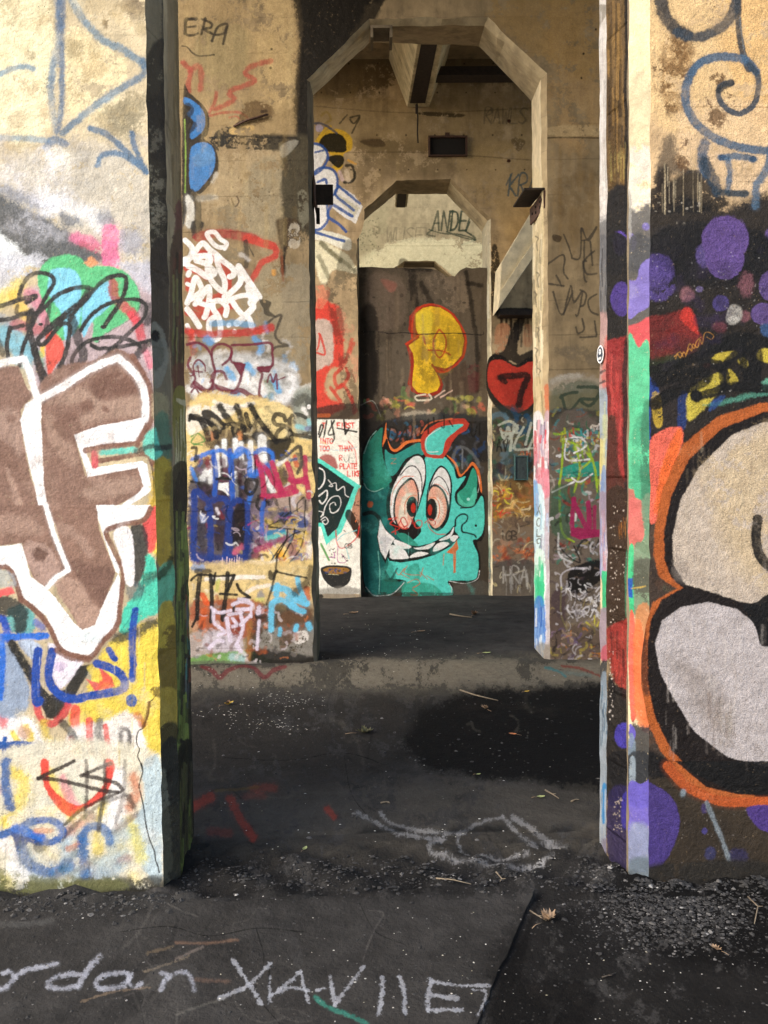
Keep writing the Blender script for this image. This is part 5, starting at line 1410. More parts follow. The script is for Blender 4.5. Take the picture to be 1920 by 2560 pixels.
# horn
c.p('#a8382a', '790,270 830,180 980,80 1150,30 1300,30 1350,90 1320,160 1220,220 1150,310 1110,400 1050,490 950,490 850,470 800,380', 4, .98)
c.P(GR, '840,290 920,190 1040,120 1280,95 1200,170 1080,280 1040,430 950,445 860,420', 3, .98)
c.s('#e4ecea', 9, '1020,140 880,230 850,330 880,410 990,410', 3, .9); c.s('#d86a40', 16, '800,200 900,80 1150,30', 5, .7)
for q_ in ('880,40 880,200', '940,20 950,80 1000,60', '1060,0 1060,130 1030,120', '1120,60 1160,120', '1350,140 1400,240 1440,120', '1470,90 1470,220'):
    c.s('#171513', 20, q_, 5, .85)
# ear horn right
c.P('#161413', '1380,570 1300,760 1190,880 1200,1000 1300,1060 1400,1040 1440,900 1450,700', 4, .97)
c.P('#2c8d76', '1390,600 1440,700 1430,880 1400,1010 1320,1030 1240,980 1220,890 1310,800', 4, .97); c.P('#4fb49c', '1220,890 1260,960 1330,1000 1410,820 1440,900 1400,1030 1280,1040 1220,980', 10, .8); c.e('#9adac8', 1340, 960, 18, 18, 5, .9)
c.s('#dce8e4', 6, '1450,680 1470,780 1450,880', 2, .8); c.s('#161413', 14, '1250,1060 1400,1040 1430,960', 3, .9)
# eyes
c.P(GB, '420,1180 395,1000 430,840 520,660 640,500 720,440 790,445 845,530 855,680 840,820 780,1020 720,1180 650,1310 580,1340 480,1290', 3, .99)
EW = '#e6e4dc'
c.P(EW, '460,1180 440,1000 470,830 560,650 660,510 740,460 800,480 835,560 840,680 820,800 760,1040 700,1180 650,1290 560,1290', 3, .98)
c.s(GB, 12, '560,680 640,590 720,580 780,650 805,760 800,860', 2, .97); c.s(GB, 9, '540,690 600,560 680,480', 2, .9)
c.P(GB, '480,1170 480,1000 520,860 600,760 680,710 740,770 770,880 760,1020 640,1290 540,1290', 3, .98)
c.P('#d89a88', '500,1150 505,980 560,840 640,760 700,740 740,830 755,950 740,1080 700,1180 640,1280 560,1290', 3, .98)
c.P('#efd0c0', '620,900 700,920 640,1100 640,1270 540,1200 560,1000', 20, .7)
for t in range(16):
    th = 3.3 + t * .17
    c.s('#b0604c', 9, [(655 + 45 * math.cos(th) * 2.2, 930 + 45 * math.sin(th) * 2.6), (655 + 55 * math.cos(th) * 2.6, 930 + 55 * math.sin(th) * 3.3)], 5, .5)
c.s('#c8602c', 9, '610,1130 610,1020 650,940 700,915 740,920', 2, .95); c.s('#c8602c', 8, '450,1030 470,880 530,770 600,700 710,695', 3, .95)
c.e(GB, 694, 1045, 66, 118, 2, .99); c.e('#a02a1c', 706, 1060, 27, 56, 3, .97)
c.P(GB, '860,1180 850,1050 870,840 920,700 980,600 1040,570 1110,640 1150,760 1150,900 1130,1100 1080,1250 1000,1320 920,1290', 3, .99)
c.P(EW, '880,900 930,730 990,620 1040,595 1095,650 1130,760 1130,900 1100,1100 1050,1230 980,1285 900,1240 870,1150', 3, .98)
c.s(GB, 11, '900,830 950,730 1010,700 1080,770 1120,880 1130,980', 2, .97)
c.P(GB, '870,900 920,800 980,790 1060,860 1110,1000 1110,1120 1050,1270 960,1310 890,1240', 3, .95)
c.P('#e0a08c', '880,920 930,820 1000,830 1060,910 1090,1030 1080,1150 1020,1260 950,1290 900,1230 880,1160', 3, .98)
c.P('#f0d4c4', '960,960 1040,1000 1050,1150 960,1270 930,1200', 20, .7)
for t in range(20):
    th = -1.9 + t * .19
    c.s('#a85a48', 9, [(960 + 70 * math.cos(th), 1050 + 140 * math.sin(th)), (960 + 125 * math.cos(th), 1050 + 225 * math.sin(th))], 5, .45)
c.s('#c8602c', 9, '895,945 950,940 1000,1000 1010,1100 990,1180', 2, .95); c.s('#c8602c', 9, '950,780 1020,800 1080,860 1110,910', 2, .95)
c.e(GB, 918, 1080, 64, 132, 2, .99); c.e('#a02a1c', 898, 1080, 25, 64, 3, .97)
# nose writing
for q_, w in (('420,1190 520,1170 440,1240 550,1290 460,1340', 14), ('600,1280 560,1200 600,1170 640,1250 600,1280', 16), ('680,1180 720,1260', 14), ('700,1200 690,1240', 12), ('760,1200 720,1240 740,1290 800,1270 800,1210 750,1200', 15), ('840,1230 900,1190 960,1220 940,1260 870,1220', 15), ('870,1230 900,1300 980,1360 1080,1360', 13), ('560,1200 540,1260 600,1300 650,1290', 14), ('500,1290 500,1360', 12)):
    c.s('#b02c22', w, q_, 4, .93)
# face creases and mouth
c.s(GB, 46, '140,1130 220,1110 280,1140 320,1200 310,1300', 6, .97)
c.s(GB, 20, '1190,1270 1200,1180 1270,1130 1330,1150 1320,1210 1270,1260 1270,1330 1340,1350 1410,1370 1430,1400', 4, .97); c.s(GB, 20, '1190,1260 1150,1310 1200,1360 1230,1400', 4, .97); c.e(GB, 1428, 1263, 14, 16, 3)
c.p(GB, '320,1180 380,1290 460,1390 600,1480 760,1500 920,1460 1060,1380 1180,1270 1190,1350 1240,1400 1140,1500 960,1600 760,1660 560,1690 430,1670 410,1630 385,1700 330,1600 285,1400', 3, .99)
TW = '#d8d8d6'
c.p(TW, '325,1195 380,1310 490,1410 440,1500 385,1650 330,1560 295,1400', 3, .98)
c.P(TW, '435,1600 440,1500 500,1490 600,1540 640,1600 650,1640 520,1650 445,1640', 2, .98)
c.P(TW, '480,1430 520,1430 680,1500 640,1530 560,1520 490,1480', 2, .98); c.P(TW, '710,1520 800,1510 950,1455 940,1490 880,1530 780,1540', 2, .98)
c.P(TW, '670,1635 700,1590 780,1565 880,1580 820,1610', 2, .98); c.P(TW, '935,1560 960,1490 1040,1450 1120,1470 1040,1530', 2, .98)
c.P(TW, '1000,1430 1120,1360 1170,1280 1165,1340 1130,1400 1060,1430', 2, .98); c.P(TW, '1130,1410 1170,1375 1225,1390 1170,1450', 2, .98)
c.stain('#9a9aa4', '330,1400 460,1420 400,1640 340,1560', 20, .5)
c.p('#b8602c', '1090,1570 1160,1500 1210,1430 1225,1530 1200,1560 1195,1800 1170,1810 1165,1590 1110,1580', 4, .95); c.s('#b8602c', 9, '1060,1590 1050,1720', 2, .8)
for q_ in ('640,1720 600,1800 680,1830 780,1830', '820,1750 790,1850', '780,1800 870,1880', '560,1820 660,1870', '640,1920 740,1880 780,1930 700,1980', '700,2000 760,2060 680,2060', '860,1840 940,1890', '500,1780 540,1830 600,1760'):
    c.s('#9a5a38', 13, q_, 4, .75)
c.s('#123a38', 26, '370,1760 440,1880 520,1760', 5, .85); c.s('#8acfc0', 10, '300,1560 320,1800 310,2050', 4, .5)
c.e('#a8522c', 208, 1020, 34, 40, 16, .85); c.text('#b86a3c', 7, 450, 490, 60, 'Z', 60, 3, .7)
c.s('#d8e0dc', 8, '160,1970 240,2060 360,2070 480,2040 600,1920', 3, .8); c.s('#d8e0dc', 7, '1120,1900 1300,1930 1440,1880 1470,1780', 3, .8); c.s('#c8d4d0', 6, '600,2090 850,2100 1100,2080 1150,2000 1120,1930', 4, .7)
c.s('#c8d4d0', 5, '110,1020 100,1200 115,1320', 2, .6)
c.stain('#24221f', '100,2030 1600,2050 1600,2130 100,2130', 10, .7); c.s('#f0f0ec', 5, '870,480 860,520', 2, .3)
c.dots('#14312c', 300, 1400, 1500, 2050, 40, 2, 6, 95, .6)
c.stain('#4a4844', '1180,1960 1540,1900 1560,2080 1200,2080', 24, .6)

c.T('C')
c.rnd(150, 450, 1450, 2050, 70, '#3a9a90 #64ccc0 #2a847c #48b0a6', 20, 70, 60, 260, 194, 40, .22)
c.streaks(150, 1450, 500, 1900, 40, '#2a6c66 #8ad8d0 #1c4a48', 4, 10, 60, 260, 195, 6, .3)
c.dots('#1a2a28', 120, 300, 1520, 2080, 160, 2, 7, 196, .5)
c.T('F1')
c.streaks(340, 980, 560, 1250, 60, '#6a5c4a #2a221a #8a7a64 #3a3024', 6, 24, 60, 300, 197, 10, .35)

# ================================================================== PAINT: bright wall behind
W4 = Canvas(840, 440, 1260, 760, .9)
c = W4.T('F0')
c.text('#1e2e1c', 11, 705, 1095, 100, 'ANDE', 36, 3, .93, .12, 1.3); c.s('#1e2e1c', 9, '900,1130 880,1200 900,1150', 3, .9)
c.s('#1e2e1c', 8, '690,1190 760,1210 840,1215 900,1230 930,1245 860,1230 780,1200', 3, .85); c.s('#1e2e1c', 8, '700,1195 680,1215 720,1225', 3, .8); c.s('#1e2e1c', 9, '880,1200 930,1240 860,1268', 3, .9)
c.text('#5a5440', 7, 465, 1180, 76, 'WUSEWL', 42, 3, .5, .1, 1.2)
c.dots('#2a2a1c', 332, 1120, 430, 1390, 70, 2, 6, 96, .9); c.dots('#2a2a1c', 560, 1240, 700, 1380, 10, 2, 4, 97, .7)
c.stain('#9a9470', '330,1000 480,1040 440,1300 330,1300', 40, .4); c.stain('#f2ecc0', '500,1250 960,1250 960,1420 330,1420', 40, .5); c.s('#7a7450', 5, '330,1270 640,1275 960,1270', 3, .35)
c.stain('#5a5238', '390,1170 440,1180 420,1240', 10, .5); c.stain('#4a4430', '540,1340 580,1350 560,1390 530,1380', 8, .7)

# ================================================================== PAINT: floor
FL = Canvas(-120, 1440, 2040, 2640, 0.6)
c = FL.T('P')
c.P('#75705f', '440,1665 800,1665 1100,1640 1600,1640 1600,1720 1100,1745 700,1725 440,1740', 40, .3)
c.stain('#a09886', '460,1668 1560,1650 1560,1712 460,1725', 40, .55, .02)
c.p('#060606', '1560,1735 1400,1714 1310,1722 1250,1718 1130,1745 1085,1770 1050,1780 1022,1822 1008,1862 1040,1890 1080,1925 1140,1930 1230,1956 1320,1954 1400,1966 1560,1972', 26, .97, sm=True)  # black floor patch with a soft curved edge
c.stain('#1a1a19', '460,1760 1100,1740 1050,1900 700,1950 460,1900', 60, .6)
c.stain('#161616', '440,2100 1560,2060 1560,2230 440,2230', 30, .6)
c.p('#0d0d0d', '1350,2225 1255,2440 1180,2640 1460,2640 1500,2460 1440,2440 1350,2440 1300,2440', 14, .7)
c.stain('#4a4844', '1560,2420 1920,2420 1960,2640 1500,2640', 60, .4, .1)
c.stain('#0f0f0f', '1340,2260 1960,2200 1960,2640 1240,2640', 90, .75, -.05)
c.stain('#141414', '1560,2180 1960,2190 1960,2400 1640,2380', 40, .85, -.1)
c.stain('#5a564e', '460,1960 1500,1960 1560,2120 440,2140', 60, .5)
c.stain('#3f3c38', '440,1740 1000,1740 900,1960 440,1980', 60, .6, .05)
c.rnd(300, 2260, 1300, 2560, 26, '#6a6864 #1c1c1c #4a4844 #807c76', 2, 6, 60, 260, 171, 4, .35)
c.rnd(450, 1700, 1500, 2150, 40, '#5c5850 #141414 #6a665c', 2, 8, 40, 200, 172, 5, .4)
for q_, w in (('300,2330 420,2316 520,2340 640,2322 760,2330', 2), ('640,2322 660,2400 640,2480 700,2560', 2), ('900,2260 940,2330 1010,2360', 1.6), ('560,1890 700,1900 860,1880 960,1905', 1.5), ('860,1880 880,1980 940,2060', 1.5), ('673,2410 672,2460 670,2510', 3)):
    c.s('#080808', w, q_, 1.2, .9)
c.dots('#8a8680', 0, 2250, 1900, 2600, 220, .8, 2.2, 173, .6)
c.dots('#77736a', 450, 1680, 1500, 2150, 180, .7, 2.0, 174, .6)
c.T('B3')
c.s('#7a3038', 38, '260,1075 350,1110 430,1160 520,1110 640,1070 760,1080 870,1160 960,1110 1080,1085', 10, .8)
c.T('G')
c.s('#a8483c', 36, '60,180 130,145', 12, .75); c.s('#a04438', 30, '205,150 240,220 290,285', 12, .7); c.s('#8a4438', 30, '290,110 370,100', 16, .5); c.s('#a04438', 24, '570,175 595,205', 10, .7); c.s('#8a4038', 30, '130,270 200,270', 16, .45); c.s('#8a4a40', 26, '260,140 330,130', 14, .4)
c.s('#6c5a34', 10, '150,120 240,112 310,100', 6, .5)
CH = '#b0b0b0'
for q_, w in (('680,190 740,225 830,270 900,285 1010,295', 14), ('770,190 800,230 860,250 960,265 1060,268 1130,240 1200,215 1240,212', 12), ('1230,205 1270,250 1340,305 1360,325 1330,320', 14), ('1270,205 1330,240 1380,280 1440,310', 18), ('1010,290 960,320 970,345 1060,370 1180,382 1300,385 1370,375 1420,355', 14), ('1060,270 1065,310 1090,340 1180,350 1330,345', 10), ('1380,300 1470,312', 12), ('1300,380 1380,378', 18)):
    c.s(CH, w, q_, 6, .55, wob=3.2)
CH = '#c8ccd4'
for q_, w in (('215,755 260,820 320,920', 15), ('355,768 270,850 165,898', 14), ('355,910 355,890 430,860 500,870', 12), ('360,890 470,800', 12), ('470,800 485,860 500,915', 12), ('530,870 560,860', 8), ('585,820 590,870 600,925', 14), ('710,775 660,840 600,920', 14), ('780,820 775,890 765,955', 17), ('845,820 862,880 862,950', 16), ('960,830 950,890 950,940', 17), ('950,835 1080,850 1180,850', 11), ('960,885 1060,900', 15), ('950,942 1080,942', 14), ('1120,865 1170,880 1140,960', 9), ('355,820 350,915', 7)):
    c.s(CH, w, q_, 5, .68, wob=3.0)
c.s('#4a9a88', 16, '525,895 580,935 650,960 720,995', 6, .75, wob=1.6)
c.s('#a8846c', 10, '0,690 120,690 230,678', 8, .4); c.s('#a89a90', 9, '0,750 100,705', 8, .4); c.s('#9a7a68', 14, '70,830 200,835', 10, .35); c.s('#8a8880', 9, '0,965 90,930 180,900', 8, .35)
c.T('A3')
for q_, w in (('-20,1900 60,1890 130,1810 180,1770 300,1730 500,1690', 36), ('30,1770 90,1760 130,1810', 34), ('-60,1900 -20,1920 60,1900', 40), ('860,1625 790,1700 720,1800 680,1890', 40), ('700,1790 600,1780 480,1810 410,1870 440,1900 560,1905 690,1880', 36), ('1130,1790 1040,1770 900,1790 830,1860 860,1900 960,1900 1060,1880 1130,1800', 36), ('1120,1790 1110,1850 1160,1895 1220,1860', 34), ('1400,1780 1440,1800 1390,1920', 34), ('1420,1850 1520,1780 1620,1780 1660,1850 1680,1930', 34)):
    c.s('#c8ccd8', w, q_, 12, .75, wob=3.0)
c.s('#b8a084', 16, '700,2020 1000,1930 1300,1900', 12, .4, wob=2); c.s('#a08c70', 20, '1280,1600 1500,1540', 16, .35, wob=2.2); c.s('#b8a890', 16, '1250,1760 1500,1680 1640,1620', 12, .35, wob=2.2)
c.s('#6a6a68', 50, '-60,1350 200,1350 450,1320', 26, .5)
c.T('E')
c.s('#3f8a90', 10, '160,2160 220,2170 260,2190', 5, .7); c.s('#8a3a30', 9, '240,2150 330,2160 430,2190', 4, .7); c.s('#6a8a88', 14, '230,2175 380,2185', 8, .4)

# ================================================================== surfaces, textures, materials
class Surf:
    """a flat painted face: its paint canvas is resampled into metres on the face itself"""
    def __init__(s, name, canvas, O, U, V, u0, u1, v0, v1, nu, nv, **mk):
        s.O, s.U, s.V = np.array(O, float), np.array(U, float), np.array(V, float)
        s.u0, s.u1, s.v0, s.v1 = u0, u1, v0, v1
        uu = u0 + (np.arange(nu) + .5) / nu * (u1 - u0)
        vv = v0 + (np.arange(nv) + .5) / nv * (v1 - v0)
        P = s.O + uu[None, :, None] * s.U + vv[:, None, None] * s.V
        X, Y = project(P.reshape(-1, 3))
        X = X.reshape(nv, nu) - canvas.x0 - .5
        Y = Y.reshape(nv, nu) - canvas.y0 - .5
        H, W = canvas.a.shape
        ok = (X >= 0) & (Y >= 0) & (X < W - 1.01) & (Y < H - 1.01)
        X = np.clip(X, 0, W - 1.01)
        Y = np.clip(Y, 0, H - 1.01)
        xi, yi = X.astype(int), Y.astype(int)
        fx, fy = (X - xi)[..., None].astype(np.float32), (Y - yi)[..., None].astype(np.float32)
        src = np.dstack([canvas.rgb, canvas.a])
        t = (src[yi, xi] * (1 - fx) + src[yi, xi + 1] * fx) * (1 - fy) + (src[yi + 1, xi] * (1 - fx) + src[yi + 1, xi + 1] * fx) * fy
        t[..., 3] *= ok
        img = bpy.data.images.new(name + '_paint', nu, nv, alpha=True, float_buffer=True)
        img.alpha_mode = 'CHANNEL_PACKED'
        img.pixels.foreach_set(t.astype(np.float32).ravel())
        img.update()
        img.pack()
        s.mat = concrete(name, img=img, **mk)

    def uv(s, p):
        d = np.array(p, float) - s.O
        return ((d @ s.U - s.u0) / (s.u1 - s.u0), (d @ s.V - s.v0) / (s.v1 - s.v0))


class NT:
    def __init__(n, name):
        n.m = bpy.data.materials.new(name)
        n.m.use_nodes = True
        n.t = n.m.node_tree
        n.b = n.t.nodes['Principled BSDF']

    def n(n, typ, **kw):
        x = n.t.nodes.new('ShaderNode' + typ)
        for k, v in kw.items():
            if k[0] == 'i' and k[1:].isdigit():
                x.inputs[int(k[1:])].default_value = v
            else:
                setattr(x, k, v)
        return x

    def l(n, a, b):
        n.t.links.new(a, b)

    def noise(n, vec, scale, detail=4, rough=.55, dim='3D'):
        x = n.n('TexNoise', noise_dimensions=dim)
        x.inputs['Scale'].default_value = scale
        x.inputs['Detail'].default_value = detail
        x.inputs['Roughness'].default_value = rough
        if vec is not None:
            n.l(vec, x.inputs['Vector'])
        return x.outputs[0]

    def ramp(n, f, stops):
        r = n.n('ValToRGB')
        e = r.color_ramp.elements
        while len(e) < len(stops):
            e.new(.5)
        for q, (p, c) in zip(e, stops):
            q.position = p
            q.color = (*c, 1) if not isinstance(c, (int, float)) else (c, c, c, 1)
        n.l(f, r.inputs[0])
        return r.outputs[0]

    def mix(n, f, a, b, mode='MIX'):
        x = n.n('Mix', data_type='RGBA', blend_type=mode)
        for v, i in ((f, 0), (a, 6), (b, 7)):
            if isinstance(v, (int, float)):
                x.inputs[i].default_value = v
            elif isinstance(v, tuple):
                x.inputs[i].default_value = (*v, 1)
            else:
                n.l(v, x.inputs[i])
        return x.outputs[2]

    def math(n, op, a, b=None):
        x = n.n('Math', operation=op)
        for v, i in ((a, 0), (b, 1)):
            if v is None:
                continue
            if isinstance(v, (int, float)):
                x.inputs[i].default_value = v
            else:
                n.l(v, x.inputs[i])
        return x.outputs[0]


def concrete(name, img=None, a=(.40, .30, .175), b=(.24, .175, .10), dark=(.05, .04, .028), bump=.25, grain=160, boards=.6, rough=.82,
             wear=.14, darkness=.5, seed=0.0, shine=.6, spec=.18, spark=.0, fineb=.22):
    n = NT(name)
    pos = n.n('NewGeometry').outputs['Position']
    mp = n.n('Mapping')
    mp.inputs['Location'].default_value = (seed * 3.1, seed * 1.7, seed * 2.3)
    n.l(pos, mp.inputs[0])
    v = mp.outputs[0]
    st = n.n('Mapping')
    st.inputs['Scale'].default_value = (1, 1, .16)
    n.l(v, st.inputs[0])
    big = n.noise(v, 1.6, 6, .62)
    col = n.mix(n.ramp(big, [(.32, 0.0), (.68, 1.0)]), b, a)
    med = n.noise(v, 9, 5, .6)
    col = n.mix(.45, col, n.mix(n.ramp(med, [(.3, 0.0), (.7, 1.0)]), (.42, .40, .36), (1.3, 1.28, 1.22)), 'MULTIPLY')
    streak = n.noise(st.outputs[0], 7, 5, .65)
    col = n.mix(n.math('MULTIPLY', n.ramp(streak, [(.5, 0.0), (.72, 1.0)]), darkness), col, dark)
    blot = n.noise(v, 3.3, 8, .72)
    col = n.mix(n.math('MULTIPLY', n.ramp(blot, [(.56, 0.0), (.66, 1.0)]), darkness), col, dark)
    # shutter-board marks: every 0.29 m a faint uneven line
    sep = n.n('SeparateXYZ')
    n.l(v, sep.inputs[0])
    fr = n.math('FRACT', n.math('MULTIPLY', n.math('ADD', sep.outputs[2], n.math('MULTIPLY', big, .03)), 3.45))
    line = n.ramp(fr, [(0.0, 1.0), (.035, 0.0)])
    linem = n.math('MULTIPLY', line, n.math('MULTIPLY', n.ramp(n.noise(v, 2.2, 3), [(.42, 0.0), (.6, 1.0)]), boards))
    col = n.mix(linem, col, n.mix(.5, col, dark))
    # pores and pits
    vo = n.n('TexVoronoi')
    vo.inputs['Scale'].default_value = 42
    n.l(v, vo.inputs['Vector'])
    pit = n.ramp(vo.outputs['Distance'], [(.05, 1.0), (.12, 0.0)])
    pitm = n.math('MULTIPLY', pit, n.ramp(n.noise(v, 5, 3), [(.5, 0.0), (.62, 1.0)]))
    col = n.mix(n.math('MULTIPLY', pitm, .75), col, dark)
    fine = n.noise(v, grain, 3, .65)
    if img:
        ti = n.n('TexImage', image=img, interpolation='Cubic', extension='CLIP')
        n.l(n.n('UVMap', uv_map='UVMap').outputs[0], ti.inputs[0])
        wn_ = n.noise(v, 38, 6, .75)
        w = n.ramp(n.math('ADD', n.math('MULTIPLY', wn_, .75), n.math('MULTIPLY', fine, .25)), [(.33, max(0.0, 1.0 - wear * 4)), (.41, 1.0)])
        w2 = n.math('SUBTRACT', 1.0, n.math('MULTIPLY', pitm, .6))
        al = n.math('MULTIPLY', ti.outputs[1], n.math('MULTIPLY', w, w2))
        tone = n.mix(n.ramp(n.noise(v, 22, 5, .7), [(.28, 0.0), (.7, 1.0)]), (.74, .72, .70), (1.12, 1.12, 1.12))
        pc = n.mix(1.0, ti.outputs[0], tone, 'MULTIPLY')
        grit_and_glints = n.mix(n.ramp(fine, [(.3, 0.0), (.7, 1.0)]), (.80 - spark, .80 - spark, .80 - spark), (1.14 + spark, 1.14 + spark, 1.14 + spark))  # spark widens the colour grain, standing in for glints of silver paint
        pc = n.mix(1.0, pc, grit_and_glints, 'MULTIPLY')
        spk = n.ramp(n.noise(v, 55, 7, .8), [(.62, 0.0), (.7, 1.0)])
        pc = n.mix(n.math('MULTIPLY', spk, darkness * .9), pc, (.035, .03, .025))
        dirt = n.ramp(n.noise(v, 2.6, 7, .7), [(.56, 0.0), (.74, 1.0)])
        pc = n.mix(n.math('MULTIPLY', dirt, darkness * .35), pc, (.06, .05, .04))
        col = n.mix(al, col, pc)
        n.l(n.math('SUBTRACT', rough, n.math('MULTIPLY', ti.outputs[1], rough - shine)), n.b.inputs['Roughness'])
    else:
        n.b.inputs['Roughness'].default_value = rough
    n.l(col, n.b.inputs['Base Color'])
    hgt = n.math('ADD', n.math('MULTIPLY', fine, fineb), n.math('MULTIPLY', n.noise(v, grain * .28, 4, .6), .9))
    hgt = n.math('ADD', hgt, n.math('MULTIPLY', med, 1.6))
    hgt = n.math('SUBTRACT', hgt, n.math('MULTIPLY', pitm, 1.2))
    hgt = n.math('SUBTRACT', hgt, n.math('MULTIPLY', linem, .9))
    bp = n.n('Bump')
    bp.inputs['Strength'].default_value = bump
    bp.inputs['Distance'].default_value = .012
    n.l(hgt, bp.inputs['Height'])
    n.l(bp.outputs[0], n.b.inputs['Normal'])
    n.b.inputs['Specular IOR Level'].default_value = spec
    return n.m


def simple(name, col, rough=.6, metal=0.0, noise=.4, scale=30, col2=None, bump=.2):
    n = NT(name)
    pos = n.n('NewGeometry').outputs['Position']
    f = n.noise(pos, scale, 6, .65)
    c2 = col2 or tuple(x * (1 - noise) for x in col)
    n.l(n.mix(n.ramp(f, [(.35, 0.0), (.65, 1.0)]), col, c2), n.b.inputs['Base Color'])
    n.b.inputs['Roughness'].default_value = rough
    n.b.inputs['Metallic'].default_value = metal
    bp = n.n('Bump')
    bp.inputs['Strength'].default_value = bump
    bp.inputs['Distance'].default_value = .005
    n.l(n.noise(pos, scale * 5, 4), bp.inputs['Height'])
    n.l(bp.outputs[0], n.b.inputs['Normal'])
    return n.m


Z = (0, 0, 1)


def surf_y(name, canvas, y, sc=1.0, **mk):
    a_, b_ = at_y(canvas.x0, canvas.y0, y), at_y(canvas.x1, canvas.y0, y)
    c_, d_ = at_y(canvas.x0, canvas.y1, y), at_y(canvas.x1, canvas.y1, y)
    xs = [q[0] for q in (a_, b_, c_, d_)]
    zs = [q[2] for q in (a_, b_, c_, d_)]
    return Surf(name, canvas, (0, y, 0), (1, 0, 0), Z, min(xs), max(xs), max(min(zs), -.2), max(zs),
                int((canvas.x1 - canvas.x0) * sc), int((canvas.y1 - canvas.y0) * sc), **mk)


def surf_edge(name, canvas, p0, p1, z0, z1, nu=110, **mk):
    p0, p1 = np.array([*p0, 0.]), np.array([*p1, 0.])
    L_ = np.linalg.norm(p1 - p0)
    return Surf(name, canvas, p0, (p1 - p0) / L_, Z, -.02, L_ + .02, z0, z1, nu, int(canvas.y1 - canvas.y0), **mk)


# plan points
Y1, Y1B, Y2, Y2B, Y3, Y3B, Y4 = 3.12, 3.58, 6.97, 7.53, 10.95, 11.45, 15.5


def px_x(px, y):
    return at_y(px, 1200, y)[0]


LP = [(px_x(388, Y1), Y1), (px_x(432, 3.25), 3.25), (px_x(468, Y1B), Y1B)]
RP = [(px_x(1623, Y1), Y1), (px_x(1571, 3.20), 3.20), (px_x(1574, 3.215), 3.215), (px_x(1567, 3.225), 3.225), (px_x(1516, 3.37), 3.37),
      (px_x(1499, 3.43), 3.43), (px_x(1540, 3.5), 3.5), (px_x(1560, Y1B), Y1B)]
NEARC = dict(a=(.64, .54, .36), b=(.44, .36, .23), bump=.42, grain=230, darkness=.35, boards=.25)
MIDC = dict(boards=.9, a=(.37, .28, .163), b=(.235, .175, .10), bump=.35, grain=120, darkness=.45)
S = {}
S['PL'] = surf_y('near_left_concrete', PL, Y1, seed=1, **NEARC)
S['PLA'] = surf_edge('near_left_bevel_concrete', PLA, LP[0], LP[1], -.1, 3.6, seed=2, a=(.42, .35, .24), b=(.22, .18, .12), bump=.5, grain=230)
S['PLB'] = surf_edge('near_left_jamb_concrete', PLB, LP[1], LP[2], -.1, 3.7, seed=3, a=(.5, .4, .25), b=(.34, .27, .17), bump=.5, grain=200)
S['PR'] = surf_y('near_right_concrete', PR, Y1, seed=4, spark=.26, fineb=.5, a=(.62, .44, .25), b=(.46, .33, .19), bump=.6, grain=210, darkness=.3, boards=.25, wear=.06)
S['PRA'] = surf_edge('near_right_bevel_concrete', PRA, RP[0], RP[1], -.1, 3.6, seed=5, **NEARC)
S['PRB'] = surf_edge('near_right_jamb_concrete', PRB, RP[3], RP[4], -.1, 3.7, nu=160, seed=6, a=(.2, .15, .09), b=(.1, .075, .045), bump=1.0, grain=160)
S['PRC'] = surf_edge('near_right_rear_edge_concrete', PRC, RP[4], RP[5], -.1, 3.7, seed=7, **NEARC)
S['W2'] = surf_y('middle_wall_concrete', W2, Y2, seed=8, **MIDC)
S['W3'] = surf_y('far_wall_concrete', W3, Y3, 1.2, seed=9, a=(.56, .42, .25), b=(.4, .3, .18), bump=.35, grain=90, darkness=.4)
YS = 11.1
S['SL'] = surf_y('leaning_slab_concrete', SL, YS, 1.6, seed=10, a=(.2, .165, .13), b=(.11, .09, .07), bump=.35, grain=90, darkness=.6)
S['W4'] = surf_y('rear_wall_concrete', W4, Y4, 1.2, seed=11, a=(.38, .32, .19), b=(.29, .24, .14), bump=.3, grain=70, darkness=.3)
R2 = {'o': [(at_y(*p, Y2)[0], at_y(*p, Y2)[2]) for p in ((775, 900), (768, 200), (923, 47), (1217, 46), (1367, 183), (1373, 900))]}
R2['m'] = [(at_y(*p, Y2 + .05)[0], at_y(*p, Y2 + .05)[2]) for p in ((783, 900), (776, 206), (925, 66), (1211, 64), (1352, 198), (1358, 900))]
R2['r'] = [(at_y(*p, Y2B)[0], at_y(*p, Y2B)[2]) for p in ((790, 900), (783, 239), (923, 106), (1196, 114), (1329, 253), (1334, 900))]
R3 = {'o': [(at_y(*p, Y3)[0], at_y(*p, Y3)[2]) for p in ((896, 1000), (892, 545), (991, 451), (1128, 448), (1227, 547), (1229, 1000))]}
R3['m'] = [(at_y(*p, Y3 + .05)[0], at_y(*p, Y3 + .05)[2]) for p in ((898, 1000), (894, 548), (991, 458), (1125, 456), (1219, 552), (1221, 1000))]
R3['r'] = [(at_y(*p, Y3B)[0], at_y(*p, Y3B)[2]) for p in ((902, 1000), (897, 562), (989, 485), (1116, 485), (1205, 579), (1211, 1000))]
R4 = {'o': [(at_y(*p, Y4)[0], at_y(*p, Y4)[2]) for p in ((925, 1000), (925, 705), (1012, 653), (1087, 653), (1138, 694), (1138, 1000))]}
R4['m'] = [(at_y(*p, Y4 + .06)[0], at_y(*p, Y4 + .06)[2]) for p in ((927, 1000), (927, 707), (1012, 656), (1086, 656), (1135, 697), (1135, 1000))]
R4['r'] = [(at_y(*p, Y4 + .6)[0], at_y(*p, Y4 + .6)[2]) for p in ((932, 1000), (932, 712), (1008, 669), (1085, 669), (1120, 696), (1120, 1000))]
